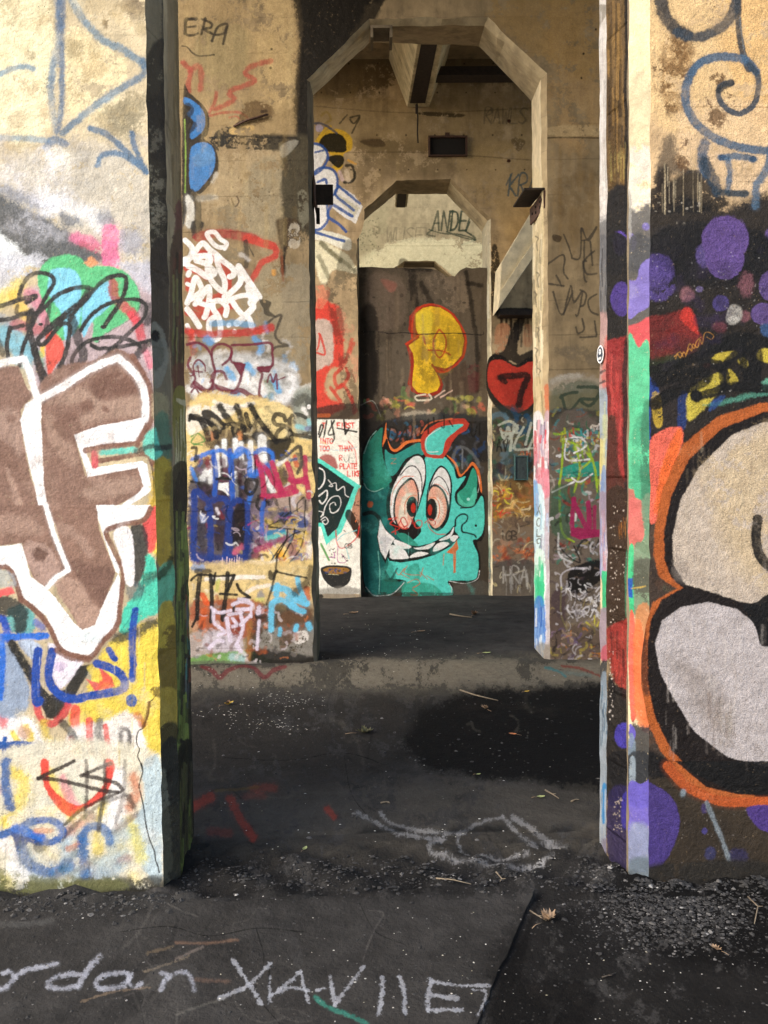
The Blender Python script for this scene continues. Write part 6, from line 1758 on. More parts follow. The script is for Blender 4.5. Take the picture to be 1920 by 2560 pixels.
S['W2A'] = surf_edge('middle_reveal_bevel_concrete', W2J, (R2['o'][5][0], Y2), (R2['m'][5][0], Y2 + .05), -.1, 5.0, seed=12, a=(.5, .4, .25), b=(.36, .28, .17), bump=.4)
S['W2B'] = surf_edge('middle_reveal_concrete', W2J, (R2['m'][5][0], Y2 + .05), (R2['r'][5][0], Y2B), -.1, 5.0, seed=13, a=(.78, .68, .47), b=(.62, .52, .35), bump=.35, darkness=.2)  # right reveal paler in colour for the light it faces on the left
S['W2C'] = surf_edge('middle_left_reveal_concrete', W2L, (R2['m'][0][0], Y2 + .05), (R2['r'][0][0], Y2B), -.1, 4.6, seed=14, a=(.22, .18, .12), b=(.14, .11, .07))  # left reveal darker in colour for being turned from the light
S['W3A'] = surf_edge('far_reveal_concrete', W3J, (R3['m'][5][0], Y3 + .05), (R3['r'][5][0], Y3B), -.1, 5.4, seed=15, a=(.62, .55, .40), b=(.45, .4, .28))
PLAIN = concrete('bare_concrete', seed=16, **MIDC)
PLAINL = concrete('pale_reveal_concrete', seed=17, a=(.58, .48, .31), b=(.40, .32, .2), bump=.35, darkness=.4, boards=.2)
PLAIND = concrete('dark_concrete', seed=18, a=(.20, .16, .11), b=(.11, .09, .06), darkness=.6)  # dark concrete; on left jambs and soffits shade is put into its colour
FCOL = dict(a=(.050, .048, .046), b=(.026, .0255, .025), dark=(.009, .009, .009), bump=.5, grain=190, boards=0, rough=.95, shine=.95, wear=.2, spec=.08, darkness=.5)
S['FL'] = Surf('floor_asphalt', FL, (0, 0, 0), (1, 0, 0), (0, 1, 0), -1.75, 2.0, 2.0, 7.4, 2300, 2500, seed=19, **FCOL)
FLOORM = S['FL'].mat


def tag(o, label=None, cat=None, group=None, kind=None):
    for k, v in (('label', label), ('category', cat), ('group', group), ('kind', kind)):
        if v:
            o[k] = v
    return o


def empty(name, loc, label, cat, group=None):
    o = bpy.data.objects.new(name, None)
    COL.objects.link(o)
    o.location = Vector([float(v) for v in loc])
    o.empty_display_size = .1
    bpy.context.view_layer.update()
    return tag(o, label, cat, group)


class MB:
    """faces with a material or painted surface each -> one mesh object"""
    def __init__(m):
        m.v, m.f, m.k, m.idx = [], [], [], {}

    def pt(m, p):
        key = (round(float(p[0]), 5), round(float(p[1]), 5), round(float(p[2]), 5))
        if key not in m.idx:
            m.idx[key] = len(m.v)
            m.v.append(key)
        return m.idx[key]

    def face(m, pts, k):
        ids = []
        for p in pts:
            i = m.pt(p)
            if i not in ids:
                ids.append(i)
        if len(ids) > 2:
            m.f.append(ids)
            m.k.append(k)

    def box(m, x0, x1, y0, y1, z0, z1, k, rot=None):
        c_ = [(x, y, z) for z in (z0, z1) for y in (y0, y1) for x in (x0, x1)]
        for q in ((0, 1, 3, 2), (4, 6, 7, 5), (0, 4, 5, 1), (2, 3, 7, 6), (0, 2, 6, 4), (1, 5, 7, 3)):
            m.face([c_[i] for i in q], k)

    def hexa(m, c_, k):
        """8 corners: 0-3 one end loop, 4-7 the matching far loop"""
        m.face(c_[0:4], k)
        m.face(c_[7:3:-1], k)
        for i in range(4):
            j = (i + 1) % 4
            m.face([c_[i], c_[i + 4], c_[j + 4], c_[j]], k)

    def build(m, name, parent=None, bevel=0, recalc=True, smooth=False):
        me = bpy.data.meshes.new(name)
        me.from_pydata(m.v, [], m.f)
        mats = []
        uvl = me.uv_layers.new(name='UVMap')
        for poly, k in zip(me.polygons, m.k):
            mat = S[k].mat if isinstance(k, str) else k
            if mat not in mats:
                mats.append(mat)
                me.materials.append(mat)
            poly.material_index = mats.index(mat)
            poly.use_smooth = smooth
            if isinstance(k, str):
                for li in poly.loop_indices:
                    uvl.data[li].uv = S[k].uv(m.v[me.loops[li].vertex_index])
        if recalc:
            bm = bmesh.new()
            bm.from_mesh(me)
            bmesh.ops.recalc_face_normals(bm, faces=bm.faces)
            bm.to_mesh(me)
            bm.free()
        o = bpy.data.objects.new(name, me)
        COL.objects.link(o)
        if parent is not None:
            o.parent = parent
            o.matrix_parent_inverse = parent.matrix_world.inverted()
        if bevel:
            b = o.modifiers.new('bevel', 'BEVEL')
            b.width = bevel
            b.segments = 2
            b.limit_method = 'ANGLE'
        return o


# ================================================================== LARGE STRUCTURE
def jit(z, s_, amp=.0016):
    a_ = math.sin(z * 37.1 + s_ * 5.3) * .4 + math.sin(z * 91.7 + s_ * 2.1) * .3 + math.sin(z * 13.3 + s_) * .5 + RND.uniform(-.5, .5)
    return a_ * amp


def pier(plan, keys, name, parent, top=7.0, jidx=(), seed=1):
    m = MB()
    zs = list(np.arange(-.15, 4.3, .045)) + [5.0, 6.0, top]
    rows = []
    chips = {i: [(RND.uniform(.1, 3.6), RND.uniform(.02, .09), RND.uniform(.002, .009)) for _ in range(12)] for i in jidx}
    for z in zs:
        row = []
        for i, (x, y) in enumerate(plan):
            if i in jidx:
                ch = max([d * max(0, 1 - abs(z - zc) / h_) ** .5 for zc, h_, d in chips[i]])
                row.append((x + jit(z, seed + i) + (ch if x > 0 else -ch) * .8, y + jit(z, seed + i + 9) + ch * .5, z))
            else:
                row.append((x, y, z))
        rows.append(row)
    n_ = len(plan)
    for a_, b_ in zip(rows[:-1], rows[1:]):
        for i in range(n_):
            j = (i + 1) % n_
            m.face([a_[i], a_[j], b_[j], b_[i]], keys[i])
    m.face(rows[-1], PLAIN)
    return m.build(name, parent)


left = empty('concrete_pier', (-1.6, 3.35, 0), 'near concrete pier on the left with a brown and white spray painted letter', 'pier')
pier([(-2.6, Y1), (LP[0][0] - .03, Y1), LP[0], LP[1], LP[2], (LP[2][0] - .03, Y1B), (-2.6, Y1B)], ['PL', 'PL', 'PLA', 'PLB', PLAIN, PLAIN, PLAIN], 'pier_body', left, jidx=(2, 3, 4))
right = empty('concrete_pier', (1.9, 3.35, 0), 'near concrete pier on the right with a huge silver bubble letter outlined in black', 'pier')
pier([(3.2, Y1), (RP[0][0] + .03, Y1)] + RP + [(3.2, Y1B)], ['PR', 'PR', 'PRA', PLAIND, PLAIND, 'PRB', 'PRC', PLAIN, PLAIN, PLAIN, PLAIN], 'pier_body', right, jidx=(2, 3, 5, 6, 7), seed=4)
# lintel high above the frame that ties the two piers together
m = MB()
m.box(-.76, .90, Y1 + .02, Y1B - .02, 5.4, 7.0, PLAIN)
tag(m.build('concrete_lintel'), 'concrete lintel spanning high between the two near piers', 'lintel')


def dens(ring, step=.07):
    out, tags = [], []
    zb = -.1
    pts = [(ring[0][0], zb), ring[1], ring[2], ring[3], ring[4], (ring[5][0], zb)]
    for i in range(5):
        n_ = max(2, int(math.hypot(pts[i + 1][0] - pts[i][0], pts[i + 1][1] - pts[i][1]) / step))
        for t in range(n_):
            f = t / n_
            out.append((pts[i][0] + (pts[i + 1][0] - pts[i][0]) * f, pts[i][1] + (pts[i + 1][1] - pts[i][1]) * f))
            tags.append((i, f))
    out.append(pts[5])
    tags.append((4, 1.0))
    return out, tags


def arch_wall(name, R, y0, th, xa, xb, top, kf, kc, kj, parent, amp=.004):
    m = MB()
    # the same number of samples on every ring
    po, tg = dens(R['o'])

    def ringpts(ring, y, s_):
        pts = [(ring[0][0], -.1), ring[1], ring[2], ring[3], ring[4], (ring[5][0], -.1)]
        N_ = len(tg)
        ev = [(RND.uniform(0, N_), RND.uniform(1, 2.6), RND.uniform(.006, .02)) for _ in range(11)] if s_ < 3 else []
        cx = sum(p[0] for p in pts) / 6

        def chp(k):
            return max([0] + [d * max(0, 1 - abs(k - kc_) / h_) for kc_, h_, d in ev])
        base = [(pts[i][0] + (pts[i + 1][0] - pts[i][0]) * f + jit(k * .07, s_, amp), y, pts[i][1] + (pts[i + 1][1] - pts[i][1]) * f + (jit(k * .07, s_ + 3, amp) if 0 < i < 4 else 0))
                for k, (i, f) in enumerate(tg)]
        return [(x + (chp(k) if x > cx else -chp(k)) * (tg[k][0] != 2), y_, z + chp(k) * (0 < tg[k][0] < 4)) for k, (x, y_, z) in enumerate(base)]
    o_, mm, rr = ringpts(R['o'], y0, 1), ringpts(R['m'], y0 + .05, 2), ringpts(R['r'], y0 + th, 3)

    def outer(k, y):
        i, f = tg[k]
        zS = R['o'][1][1]
        if i == 0:
            return (xa, y, o_[k][2])
        if i == 1:
            return (xa, y, zS + (top - zS) * f)
        if i == 2:
            return (xa + (xb - xa) * f, y, top)
        if i == 3:
            return (xb, y, top + (R['o'][4][1] - top) * f)
        return (xb, y, o_[k][2])
    N = len(tg)
    for k in range(N - 1):
        i, f = tg[k]
        m.face([outer(k, y0), outer(k + 1, y0), o_[k + 1], o_[k]], kf)
        m.face([outer(k, y0 + th), outer(k + 1, y0 + th), rr[k + 1], rr[k]], PLAIN)
        m.face([o_[k], o_[k + 1], mm[k + 1], mm[k]], kc[i])
        m.face([mm[k], mm[k + 1], rr[k + 1], rr[k]], kj[i])
        m.face([outer(k, y0), outer(k + 1, y0), outer(k + 1, y0 + th), outer(k, y0 + th)], PLAIN)
    return m.build(name, parent, recalc=False)


mid = empty('arched_wall', (.5, Y2 + .28, 0), 'middle graffiti covered concrete wall with the tall octagonal archway', 'wall')
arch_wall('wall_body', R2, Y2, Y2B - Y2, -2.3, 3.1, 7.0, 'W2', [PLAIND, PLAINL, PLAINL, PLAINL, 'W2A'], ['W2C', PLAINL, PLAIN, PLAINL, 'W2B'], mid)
far = empty('arched_wall', (.5, Y3 + .25, 0), 'far concrete wall with a second smaller archway blocked by a painted slab', 'wall')
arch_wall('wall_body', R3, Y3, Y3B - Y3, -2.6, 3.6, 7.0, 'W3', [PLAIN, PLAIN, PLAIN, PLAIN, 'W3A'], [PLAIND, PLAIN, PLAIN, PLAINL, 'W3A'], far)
rear = empty('arched_wall', (.5, Y4 + .3, 0), 'brightly lit cream wall seen over the slab with a dark scribbled tag', 'wall')
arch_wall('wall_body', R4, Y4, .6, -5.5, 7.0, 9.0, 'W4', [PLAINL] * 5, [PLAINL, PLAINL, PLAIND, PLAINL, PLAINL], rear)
m = MB()
m.box(-6, 8, 18.6, 19.0, -.1, 7.0, PLAIN)
tag(m.build('end_wall'), 'plain concrete wall closing the last bay behind the cream wall', 'wall')

m = MB()
sk0, sk1 = at_y(926, 68, Y2 + .02), at_y(981, 98, Y2 + .02)
for q in ((sk0[0], sk0[0] + .022, sk1[2], sk0[2]), (sk1[0] - .022, sk1[0], sk1[2], sk0[2]), (sk0[0] + .022, sk1[0] - .022, sk0[2] - .022, sk0[2])):
    m.box(q[0], q[1], Y2 - .012, Y2 + .2, q[2], q[3], PLAIND)
m.build('cast_in_frame', mid)
# slab with the horned green head, broken along its top edge
slab = empty('leaning_slab', (.4, YS, 0), 'dark concrete slab filling the far archway, painted with a green horned grinning head', 'slab')
TOPL = [(894, 668), (930, 667), (965, 670), (1000, 669), (1030, 671), (1050, 670), (1078, 672), (1094, 676), (1100, 681), (1107, 684), (1113, 690), (1121, 693), (1128, 689), (1137, 691), (1143, 683), (1150, 676),
        (1157, 672), (1166, 668), (1180, 671), (1200, 669), (1222, 670)]
tp = [at_y(px, py, YS) for px, py in TOPL]
m = MB()
for a_, b_ in zip(tp[:-1], tp[1:]):
    za, zb_ = a_[2], b_[2]
    f0, f1 = (a_[0], YS, -.1), (b_[0], YS, -.1)
    m.face([f0, f1, (b_[0], YS, zb_), (a_[0], YS, za)], 'SL')
    m.face([(a_[0], YS, za), (b_[0], YS, zb_), (b_[0], YS + .14, zb_ - .01), (a_[0], YS + .14, za - .02)], PLAIND)
    m.face([(a_[0], YS + .14, -.1), (b_[0], YS + .14, -.1), (b_[0], YS + .14, zb_ - .01), (a_[0], YS + .14, za - .02)], PLAIND)
m.build('slab_body', slab, recalc=False)

# roof over the bays
m = MB()
m.box(-2.6, 3.6, Y1, 12.6, 7.0, 7.35, PLAIN)
tag(m.build('roof_slab'), 'shadowed concrete roof slab over the bays', 'roof')


# ------------------------------------------------------------------ painted pieces: thin skins of paint on the wall that carries them
def mural(name, key, parent, tile, pts, y, label, sm=True, off=.0007):
    cv = Canvas(0, 0, 1, 1)
    cv.x0 = cv.y0 = 0
    cv.t = TILES[tile]
    q = cv.pts(pts)
    if sm:
        q = cv.smooth(q, True)
    P_ = [at_y(px, py, y) for px, py in q]
    area = sum(a_[0] * b_[2] - b_[0] * a_[2] for a_, b_ in zip(P_, P_[1:] + P_[:1]))
    if area < 0:
        P_ = P_[::-1]
    bm = bmesh.new()
    vs = [bm.verts.new((p[0], y - off, max(p[2], .002))) for p in P_]
    es = [bm.edges.new((vs[i], vs[(i + 1) % len(vs)])) for i in range(len(vs))]
    bmesh.ops.triangle_fill(bm, edges=es, use_beauty=True)
    for f in bm.faces:
        if f.normal.y > 0:
            f.normal_flip()
    me = bpy.data.meshes.new(name)
    bm.to_mesh(me)
    bm.free()
    me.materials.append(S[key].mat)
    uvl = me.uv_layers.new(name='UVMap')
    for lp in me.loops:
        co = me.vertices[lp.vertex_index].co
        uvl.data[lp.index].uv = S[key].uv((co.x, y, co.z))
    o = bpy.data.objects.new(name, me)
    COL.objects.link(o)
    o.parent = parent
    o.matrix_parent_inverse = parent.matrix_world.inverted()
    o['label'] = label
    return o


mural('painted_letter', 'PL', left, 'M', '0,795 90,760 112,790 160,765 240,730 300,750 322,800 332,880 325,935 300,975 325,1000 332,1085 320,1130 275,1145 300,1200 310,1260 290,1320 225,1405 180,1420 130,1400 60,1310 0,1270', Y1, 'brown letter with a broad white edge')
mural('painted_bubble', 'PL', left, 'A1', '350,110 440,20 560,-10 690,10 760,90 900,85 1050,120 1150,210 1205,330 1195,470 1100,560 900,680 840,750 560,720 480,680 330,260', Y1, 'green and pale blue bubble shape')
mural('painted_letter', 'PR', right, 'M', '1900,862 1740,862 1640,872 1550,900 1475,960 1430,1060 1415,1140 1412,1200 1422,1245 1450,1275 1410,1300 1395,1350 1385,1420 1385,1480 1400,1560 1425,1620 1470,1680 1540,1722 1620,1740 1740,1745 1900,1745', Y1, 'silver bubble letter with black outline and orange edge', sm=False)
mural('painted_spiral', 'PR', right, 'R0', '1720,1330 1400,1310 1200,1220 1020,1090 930,930 910,780 960,640 1060,520 1200,460 1360,460 1500,530 1600,640 1720,700', Y1, 'grey blue spray painted spiral')
mural('painted_tag', 'W2', mid, 'B1', '90,230 250,240 300,140 400,130 520,260 540,380 640,470 860,790 740,920 790,1120 590,1200 380,1260 260,1120 90,1110', Y2, 'fat white marker tag')
mural('painted_balloon', 'W2', mid, 'B0', '60,910 230,970 320,1080 330,1280 420,1500 420,1680 340,1840 220,1930 80,1880', Y2, 'blue balloon letters with black edge')
mural('painted_letter', 'W2', mid, 'B2', '140,900 200,660 740,620 760,1200 730,1800 150,1800', Y2, 'blue letters sprayed over white strokes')
mural('painted_letter', 'W2', mid, 'B2', '780,690 900,780 1020,740 1100,770 1290,690 1350,1120 860,1150', Y2, 'magenta letters')
mural('painted_tag', 'W2', mid, 'E', '225,800 425,770 425,890 340,900 270,930 230,870', Y2, 'thick black tag')
mural('painted_letter', 'W2', mid, 'E', '280,1320 425,1320 425,1530 285,1530', Y2, 'magenta block letter', sm=False)
mural('painted_heart', 'W3', far, 'F1', '995,1040 1060,1012 1140,1058 1225,1020 1322,1060 1300,1230 1150,1350 1000,1230', Y3, 'red heart with a black 7')
mural('painted_diamond', 'W3', far, 'D', '30,1198 60,1208 333,1390 202,1703 95,1795 58,1668 30,1668', Y3, 'black diamond with turquoise border and white scrolls', sm=False)
mural('painted_bowl', 'W3', far, 'D', '54,1955 90,1926 160,1920 247,1930 272,1958 254,2042 190,2084 130,2074 76,2022', Y3, 'black bowl filled with brown cereal')
mural('painted_letter', 'W3', far, 'F0', '60,730 150,760 220,900 350,1070 310,1250 140,1260 60,1230', Y3, 'white letters with blue outline')
mural('painted_letter', 'W3', far, 'F1', '90,770 180,740 245,800 250,1290 90,1300', Y3, 'red letter')
mural('painted_letter', 'SL', slab, 'F1', '560,945 590,900 585,830 640,755 700,743 780,763 840,818 887,940 870,1020 745,1110 765,1160 740,1210 680,1227 600,1217 578,1170 590,1100 576,990', YS, 'yellow bubble letter with dark red edge', sm=False)
mural('painted_head', 'SL', slab, 'C', '110,420 200,225 400,60 410,200 640,300 790,260 850,150 1000,60 1300,20 1355,90 1230,230 1110,420 1250,640 1390,530 1490,700 1500,880 1540,950 1540,1300 1500,1440 1480,1640 1475,1830 1400,1950 1180,1940 1150,2090 600,2112 560,2080 420,2080 230,2065 130,1930 95,1300 110,800', YS, 'green horned head with bloodshot eyes and a toothy grin', sm=False)

# ================================================================== FLOOR
def fh(x, y):
    """uneven old floor"""
    h = .006 * math.sin(x * 2.3 + y * 1.1) + .005 * math.sin(x * 5.1 - y * 3.3) + .003 * math.sin(x * 13 + y * 9)
    if y < 3.02:
        h -= .006
    elif y < 3.5:
        t = (y - 3.02) / .48
        h += -.006 + .006 * t + .012 * math.sin(x * 17 + y * 23) + .01 * math.sin(x * 41 - y * 31)
        h -= .05 * math.exp(-((x + .62) ** 2 / .006 + (y - 3.14) ** 2 / .0016))
    h += .05 * math.exp(-((y - 6.75) / .28) ** 2) * (.5 + .5 * math.exp(-((x - .3) / 1.2) ** 2))
    return h


def fz(x, y):
    return fh(x, y) - .004


m = MB()
xs = list(np.arange(-2.0, 2.41, .05))
ys = list(np.arange(1.2, 3.0, .05)) + list(np.arange(3.0, 3.6, .02)) + list(np.arange(3.6, 11.0, .09))
bm = bmesh.new()
grid = [[bm.verts.new((x, y, fz(x, y) + (RND.uniform(-.006, .006) if 3.0 < y < 3.55 else RND.uniform(-.0012, .0012)))) for x in xs] for y in ys]
for j in range(len(ys) - 1):
    for i in range(len(xs) - 1):
        bm.faces.new((grid[j][i], grid[j][i + 1], grid[j + 1][i + 1], grid[j + 1][i]))
me = bpy.data.meshes.new('floor')
bm.to_mesh(me)
bm.free()
me.materials.append(FLOORM)
uvl = me.uv_layers.new(name='UVMap')
for lp in me.loops:
    co = me.vertices[lp.vertex_index].co
    uvl.data[lp.index].uv = S['FL'].uv((co.x, co.y, 0))
for p_ in me.polygons:
    p_.use_smooth = True
fo = bpy.data.objects.new('floor', me)
COL.objects.link(fo)
tag(fo, 'uneven dark asphalt floor with faded chalk drawings', kind='structure')
m = MB()
OUTG = simple('outside_ground', (.27, .24, .19), .95, 0, .4, 3)
m.face([(-400, -400, -.09), (400, -400, -.09), (400, 400, -.09), (-400, 400, -.09)], OUTG)
tag(m.build('ground'), 'bare ground round the structure', kind='structure')
m = MB()
for (x0, x1, y0, y1) in ((-2.6, -2.0, -3, 16), (2.4, 3.6, -3, 16), (-2.0, 2.4, -3, 1.2), (-2.0, 2.4, 11.0, 16)):
    m.face([(x0, y0, -.03), (x1, y0, -.03), (x1, y1, -.03), (x0, y1, -.03)], FLOORM)
tag(m.build('pavement'), 'worn asphalt round the piers', kind='structure')

# foreground slab that carries the chalk name; its right edge ends in a small drop
SLABM = Surf('chalked_slab_concrete', FL, (0, 0, 0), (1, 0, 0), (0, 1, 0), -1.75, 1.2, 1.95, 3.3, 2000, 1000, seed=23,
             **{**FCOL, 'a': (.046, .044, .042), 'b': (.027, .026, .025), 'darkness': .45, 'wear': .7})
S['SLB'] = SLABM
e0, e1 = at_z(1337, 2222, 0), at_z(1189, 2560, 0)
dd_ = (e1 - e0)
e2 = e0 + dd_ * 2.6
edge = []
for t in np.linspace(0, 1, 60):
    p_ = e0 + (e2 - e0) * t
    edge.append((p_[0] + RND.uniform(-.003, .003) + .002 * math.sin(t * 40), p_[1]))
back = []
for t in np.linspace(0, 1, 60):
    x = e0[0] + (-3.2 - e0[0]) * t
    back.append((x, e0[1] + .03 * math.sin(x * 5) + RND.uniform(-.008, .008) - .06 * math.exp(-((x + .6) / .12) ** 2)))
outl = edge[::-1] + back[1:] + [(-3.2, edge[-1][1])]
bm = bmesh.new()
vs = [bm.verts.new((x, y, 0)) for x, y in outl]
f_ = bm.faces.new(vs)
if f_.normal.z < 0:
    f_.normal_flip()
r_ = bmesh.ops.extrude_face_region(bm, geom=[f_])
for g_ in r_['geom']:
    if isinstance(g_, bmesh.types.BMVert):
        g_.co.z = -.08
bmesh.ops.recalc_face_normals(bm, faces=bm.faces)
bmesh.ops.triangulate(bm, faces=bm.faces)
me = bpy.data.meshes.new('pavement_slab')
bm.to_mesh(me)
bm.free()
me.materials.append(SLABM.mat)
uvl = me.uv_layers.new(name='UVMap')
for lp in me.loops:
    co = me.vertices[lp.vertex_index].co
    uvl.data[lp.index].uv = SLABM.uv((co.x, co.y, 0))
so = bpy.data.objects.new('pavement_slab', me)
COL.objects.link(so)
tag(so, 'grey foreground paving slab with a chalked name and a broken right edge', kind='structure')

# ================================================================== STEEL AND CONCRETE MEMBERS
STEEL = simple('rusty_dark_steel', (.045, .03, .022), .75, .3, .5, 25, (.02, .014, .011), .4)
RUST = simple('rust_brown_steel', (.11, .055, .035), .8, .2, .5, 40, (.05, .026, .018), .5)
BEAMC = concrete('beam_concrete', seed=21, a=(.70, .60, .38), b=(.42, .34, .2), bump=.3, darkness=.55, boards=0)
CHUTE = concrete('chute_concrete', seed=22, a=(.78, .70, .50), b=(.66, .58, .40), bump=.3, darkness=.12, boards=.2)

# hanging roof beam of the second bay
bx = empty('roof_beam', (.6, 9.2, 6.5), 'pale flared concrete roof beam with a dark steel soffit above the second bay', 'beam')
m = MB()
y0, y1 = Y2B + .01, Y3 - .002
zb0 = at_y(1045, 268, Y3)[2]


def bxp(px, py):
    return at_y(px, py, Y3)[0]


bl, br_, tl, tr = bxp(1018, 268), bxp(1073, 268), bxp(972, 171), bxp(1118, 171)
m.hexa([(bl, y1, zb0), (br_, y1, zb0), (tr, y1, 6.998), (tl, y1, 6.998), (bl + .1, y0, zb0), (br_ + .1, y0, zb0), (tr + .1, y0, 6.998), (tl + .1, y0, 6.998)], BEAMC)
m.build('beam_body', bx, bevel=.006)
m = MB()
zz = zb0 - .012
m.hexa([(bl + .03, y1 - .14, zz), (br_ - .06, y1 - .14, zz), (br_ - .06, y1 - .14, zz + .01), (bl + .03, y1 - .14, zz + .01),
        (bl + .16, y0, zz), (br_ + .03, y0, zz), (br_ + .03, y0, zz + .01), (bl + .16, y0, zz + .01)], STEEL)
m.build('steel_soffit', bx)
# cross beam
m = MB()
c0 = at_y(1080, 186, 10.4)
m.box(c0[0] - .05, 4.0, 10.3, 10.42, c0[2] - .06, c0[2] + .05, STEEL)
m.box(c0[0] - .05, 4.0, 10.26, 10.46, c0[2] - .075, c0[2] - .06, STEEL)
tag(m.build('steel_joist'), 'dark horizontal steel joist under the roof right of the flared beam', 'joist')
# small beam of the third bay
m = MB()
p0_, p1_ = at_y(968, 490, 13.0), at_y(1014, 517, 13.0)
m.hexa([(p0_[0] + .12, 13.0, p1_[2]), (p1_[0] + .02, 13.0, p1_[2]), (p1_[0] + .14, 13.0, 6.99), (p0_[0] - .1, 13.0, 6.99),
        (p0_[0] + .12, 11.5, p1_[2]), (p1_[0] + .02, 11.5, p1_[2]), (p1_[0] + .14, 11.5, 6.99), (p0_[0] - .1, 11.5, 6.99)], BEAMC)
sb = empty('roof_beam', (.2, 12.3, 5.8), 'small pale roof beam seen through the top of the far archway', 'beam')
m.build('beam_body', sb)
m = MB()
m.box(p0_[0] + .14, p1_[0] - .01, 11.52, 12.99, p1_[2] - .014, p1_[2] - .003, STEEL)
m.build('steel_soffit', sb)


def tube(pts, r, mat, name, parent=None, sides=7, taper=None):
    bm = bmesh.new()
    rings = []
    pts = [Vector([float(v) for v in p]) for p in pts]
    for i, p in enumerate(pts):
        t = (pts[min(i + 1, len(pts) - 1)] - pts[max(i - 1, 0)]).normalized()
        up = Vector((0, 0, 1)) if abs(t.z) < .9 else Vector((1, 0, 0))
        a_ = t.cross(up).normalized()
        b_ = t.cross(a_)
        rr = r if taper is None else r * (1 - (1 - taper) * i / (len(pts) - 1))
        rings.append([bm.verts.new(p + (a_ * math.cos(k * 6.2832 / sides) + b_ * math.sin(k * 6.2832 / sides)) * rr) for k in range(sides)])
    for a_, b_ in zip(rings[:-1], rings[1:]):
        for k in range(sides):
            bm.faces.new((a_[k], a_[(k + 1) % sides], b_[(k + 1) % sides], b_[k]))
    bm.faces.new(rings[0][::-1])
    bm.faces.new(rings[-1])
    me = bpy.data.meshes.new(name)
    bm.to_mesh(me)
    bm.free()
    me.materials.append(mat)
    for p_ in me.polygons:
        p_.use_smooth = True
    o = bpy.data.objects.new(name, me)
    COL.objects.link(o)
    if parent is not None:
        o.parent = parent
        o.matrix_parent_inverse = parent.matrix_world.inverted()
    return o


w0, w1 = at_y(1042, 250, 10.85), at_y(1045, 357, 10.85)
hw = empty('hanging_wire', w0, 'thin dark wire hanging from the flared roof beam', 'wire')
tube([w0, w0 * .6 + w1 * .4 + np.array([.006, 0, 0]), w0 * .25 + w1 * .75 + np.array([-.004, 0, 0]), w1], .009, STEEL, 'wire', hw)
tube([at_y(1041.5, 262, 10.85), at_y(1042, 284, 10.85)], .018, STEEL, 'hook', hw)

# dark socket and flush box on the far wall
sk = empty('steel_socket', at_y(1118, 370, Y3), 'dark rectangular steel socket on the far wall above its archway', 'socket')
a_, b_ = at_y(1073, 347, Y3), at_y(1165, 390, Y3)
m = MB()
x0, x1, z1_, z0_ = a_[0], b_[0], a_[2], b_[2]
VOID = simple('deep_black', (.012, .009, .007), .95, 0, .3)  # black stands in for the dark inside of socket and bolt holes
m.box(x0, x1, Y3 - .016, Y3 - .002, z0_, z1_, VOID)
m.build('dark_inside_stand_in', sk)
m = MB()
for q in ((x0 - .015, x0 + .008, z0_, z1_), (x1 - .008, x1 + .015, z0_, z1_), (x0 - .015, x1 + .015, z1_, z1_ + .022), (x0 - .015, x1 + .015, z0_ - .012, z0_)):
    m.box(q[0], q[1], Y3 - .05, Y3 - .001, q[2], q[3], RUST)
m.build('rim', sk)
t_ = at_y(1118, 340, Y3)
m = MB()
m.box(t_[0] - .03, t_[0] + .03, Y3 - .04, Y3 - .001, z1_ + .024, t_[2] + .03, RUST)
m.build('lug', sk)
bo = empty('junction_box', at_y(1302, 1168, Y3), 'small painted over junction box on the far wall below the red heart', 'box')
a_, b_ = at_y(1285, 1139, Y3), at_y(1319, 1200, Y3)
DKG = simple('overpainted_green_black', (.05, .075, .07), .6, 0, .6, 14, (.02, .025, .03))
TEAL = simple('overpainted_teal', (.07, .16, .15), .6, 0, .6, 20, (.04, .08, .08))
m = MB()
m.box(a_[0] + .015, b_[0] - .015, Y3 - .03, Y3 - .001, b_[2] + .015, a_[2] - .015, DKG)
m.build('cover', bo, bevel=.004)
m = MB()
for q in ((a_[0], a_[0] + .015, b_[2], a_[2]), (b_[0] - .015, b_[0], b_[2], a_[2]), (a_[0] + .015, b_[0] - .015, a_[2] - .015, a_[2]), (a_[0] + .015, b_[0] - .015, b_[2], b_[2] + .015)):
    m.box(q[0], q[1], Y3 - .042, Y3 - .001, q[2], q[3], TEAL)
m.build('frame', bo)

# slanting chute wall and the dark ledge below it
ch = empty('concrete_chute', at_y(1300, 640, 10.2), 'pale slanting concrete chute at the right of the second bay', 'chute')
q = [at_y(px, py, 10.45) for px, py in ((1253, 656), (1420, 374), (1420, 512), (1246, 772))]
m = MB()
m.hexa([tuple(p) for p in q] + [(p[0], 10.94, p[2]) for p in q], CHUTE)
m.build('chute_body', ch, bevel=.01)
q2 = [at_y(px, py, 10.41) for px, py in ((1250, 728), (1420, 475), (1420, 514), (1245, 774))]
m = MB()
m.hexa([tuple(p) for p in q2] + [(p[0], 10.448, p[2]) for p in q2], CHUTE)
m.build('lower_lip', ch, bevel=.006)
m = MB()
l0, l1 = at_y(1250, 774, 10.7), at_y(1420, 786, 10.7)
m.box(l0[0], l1[0], 10.7, 10.94, l1[2], l0[2], STEEL)
tag(m.build('steel_ledge'), 'black steel ledge under the slanting chute, soot dripping below it', 'ledge')

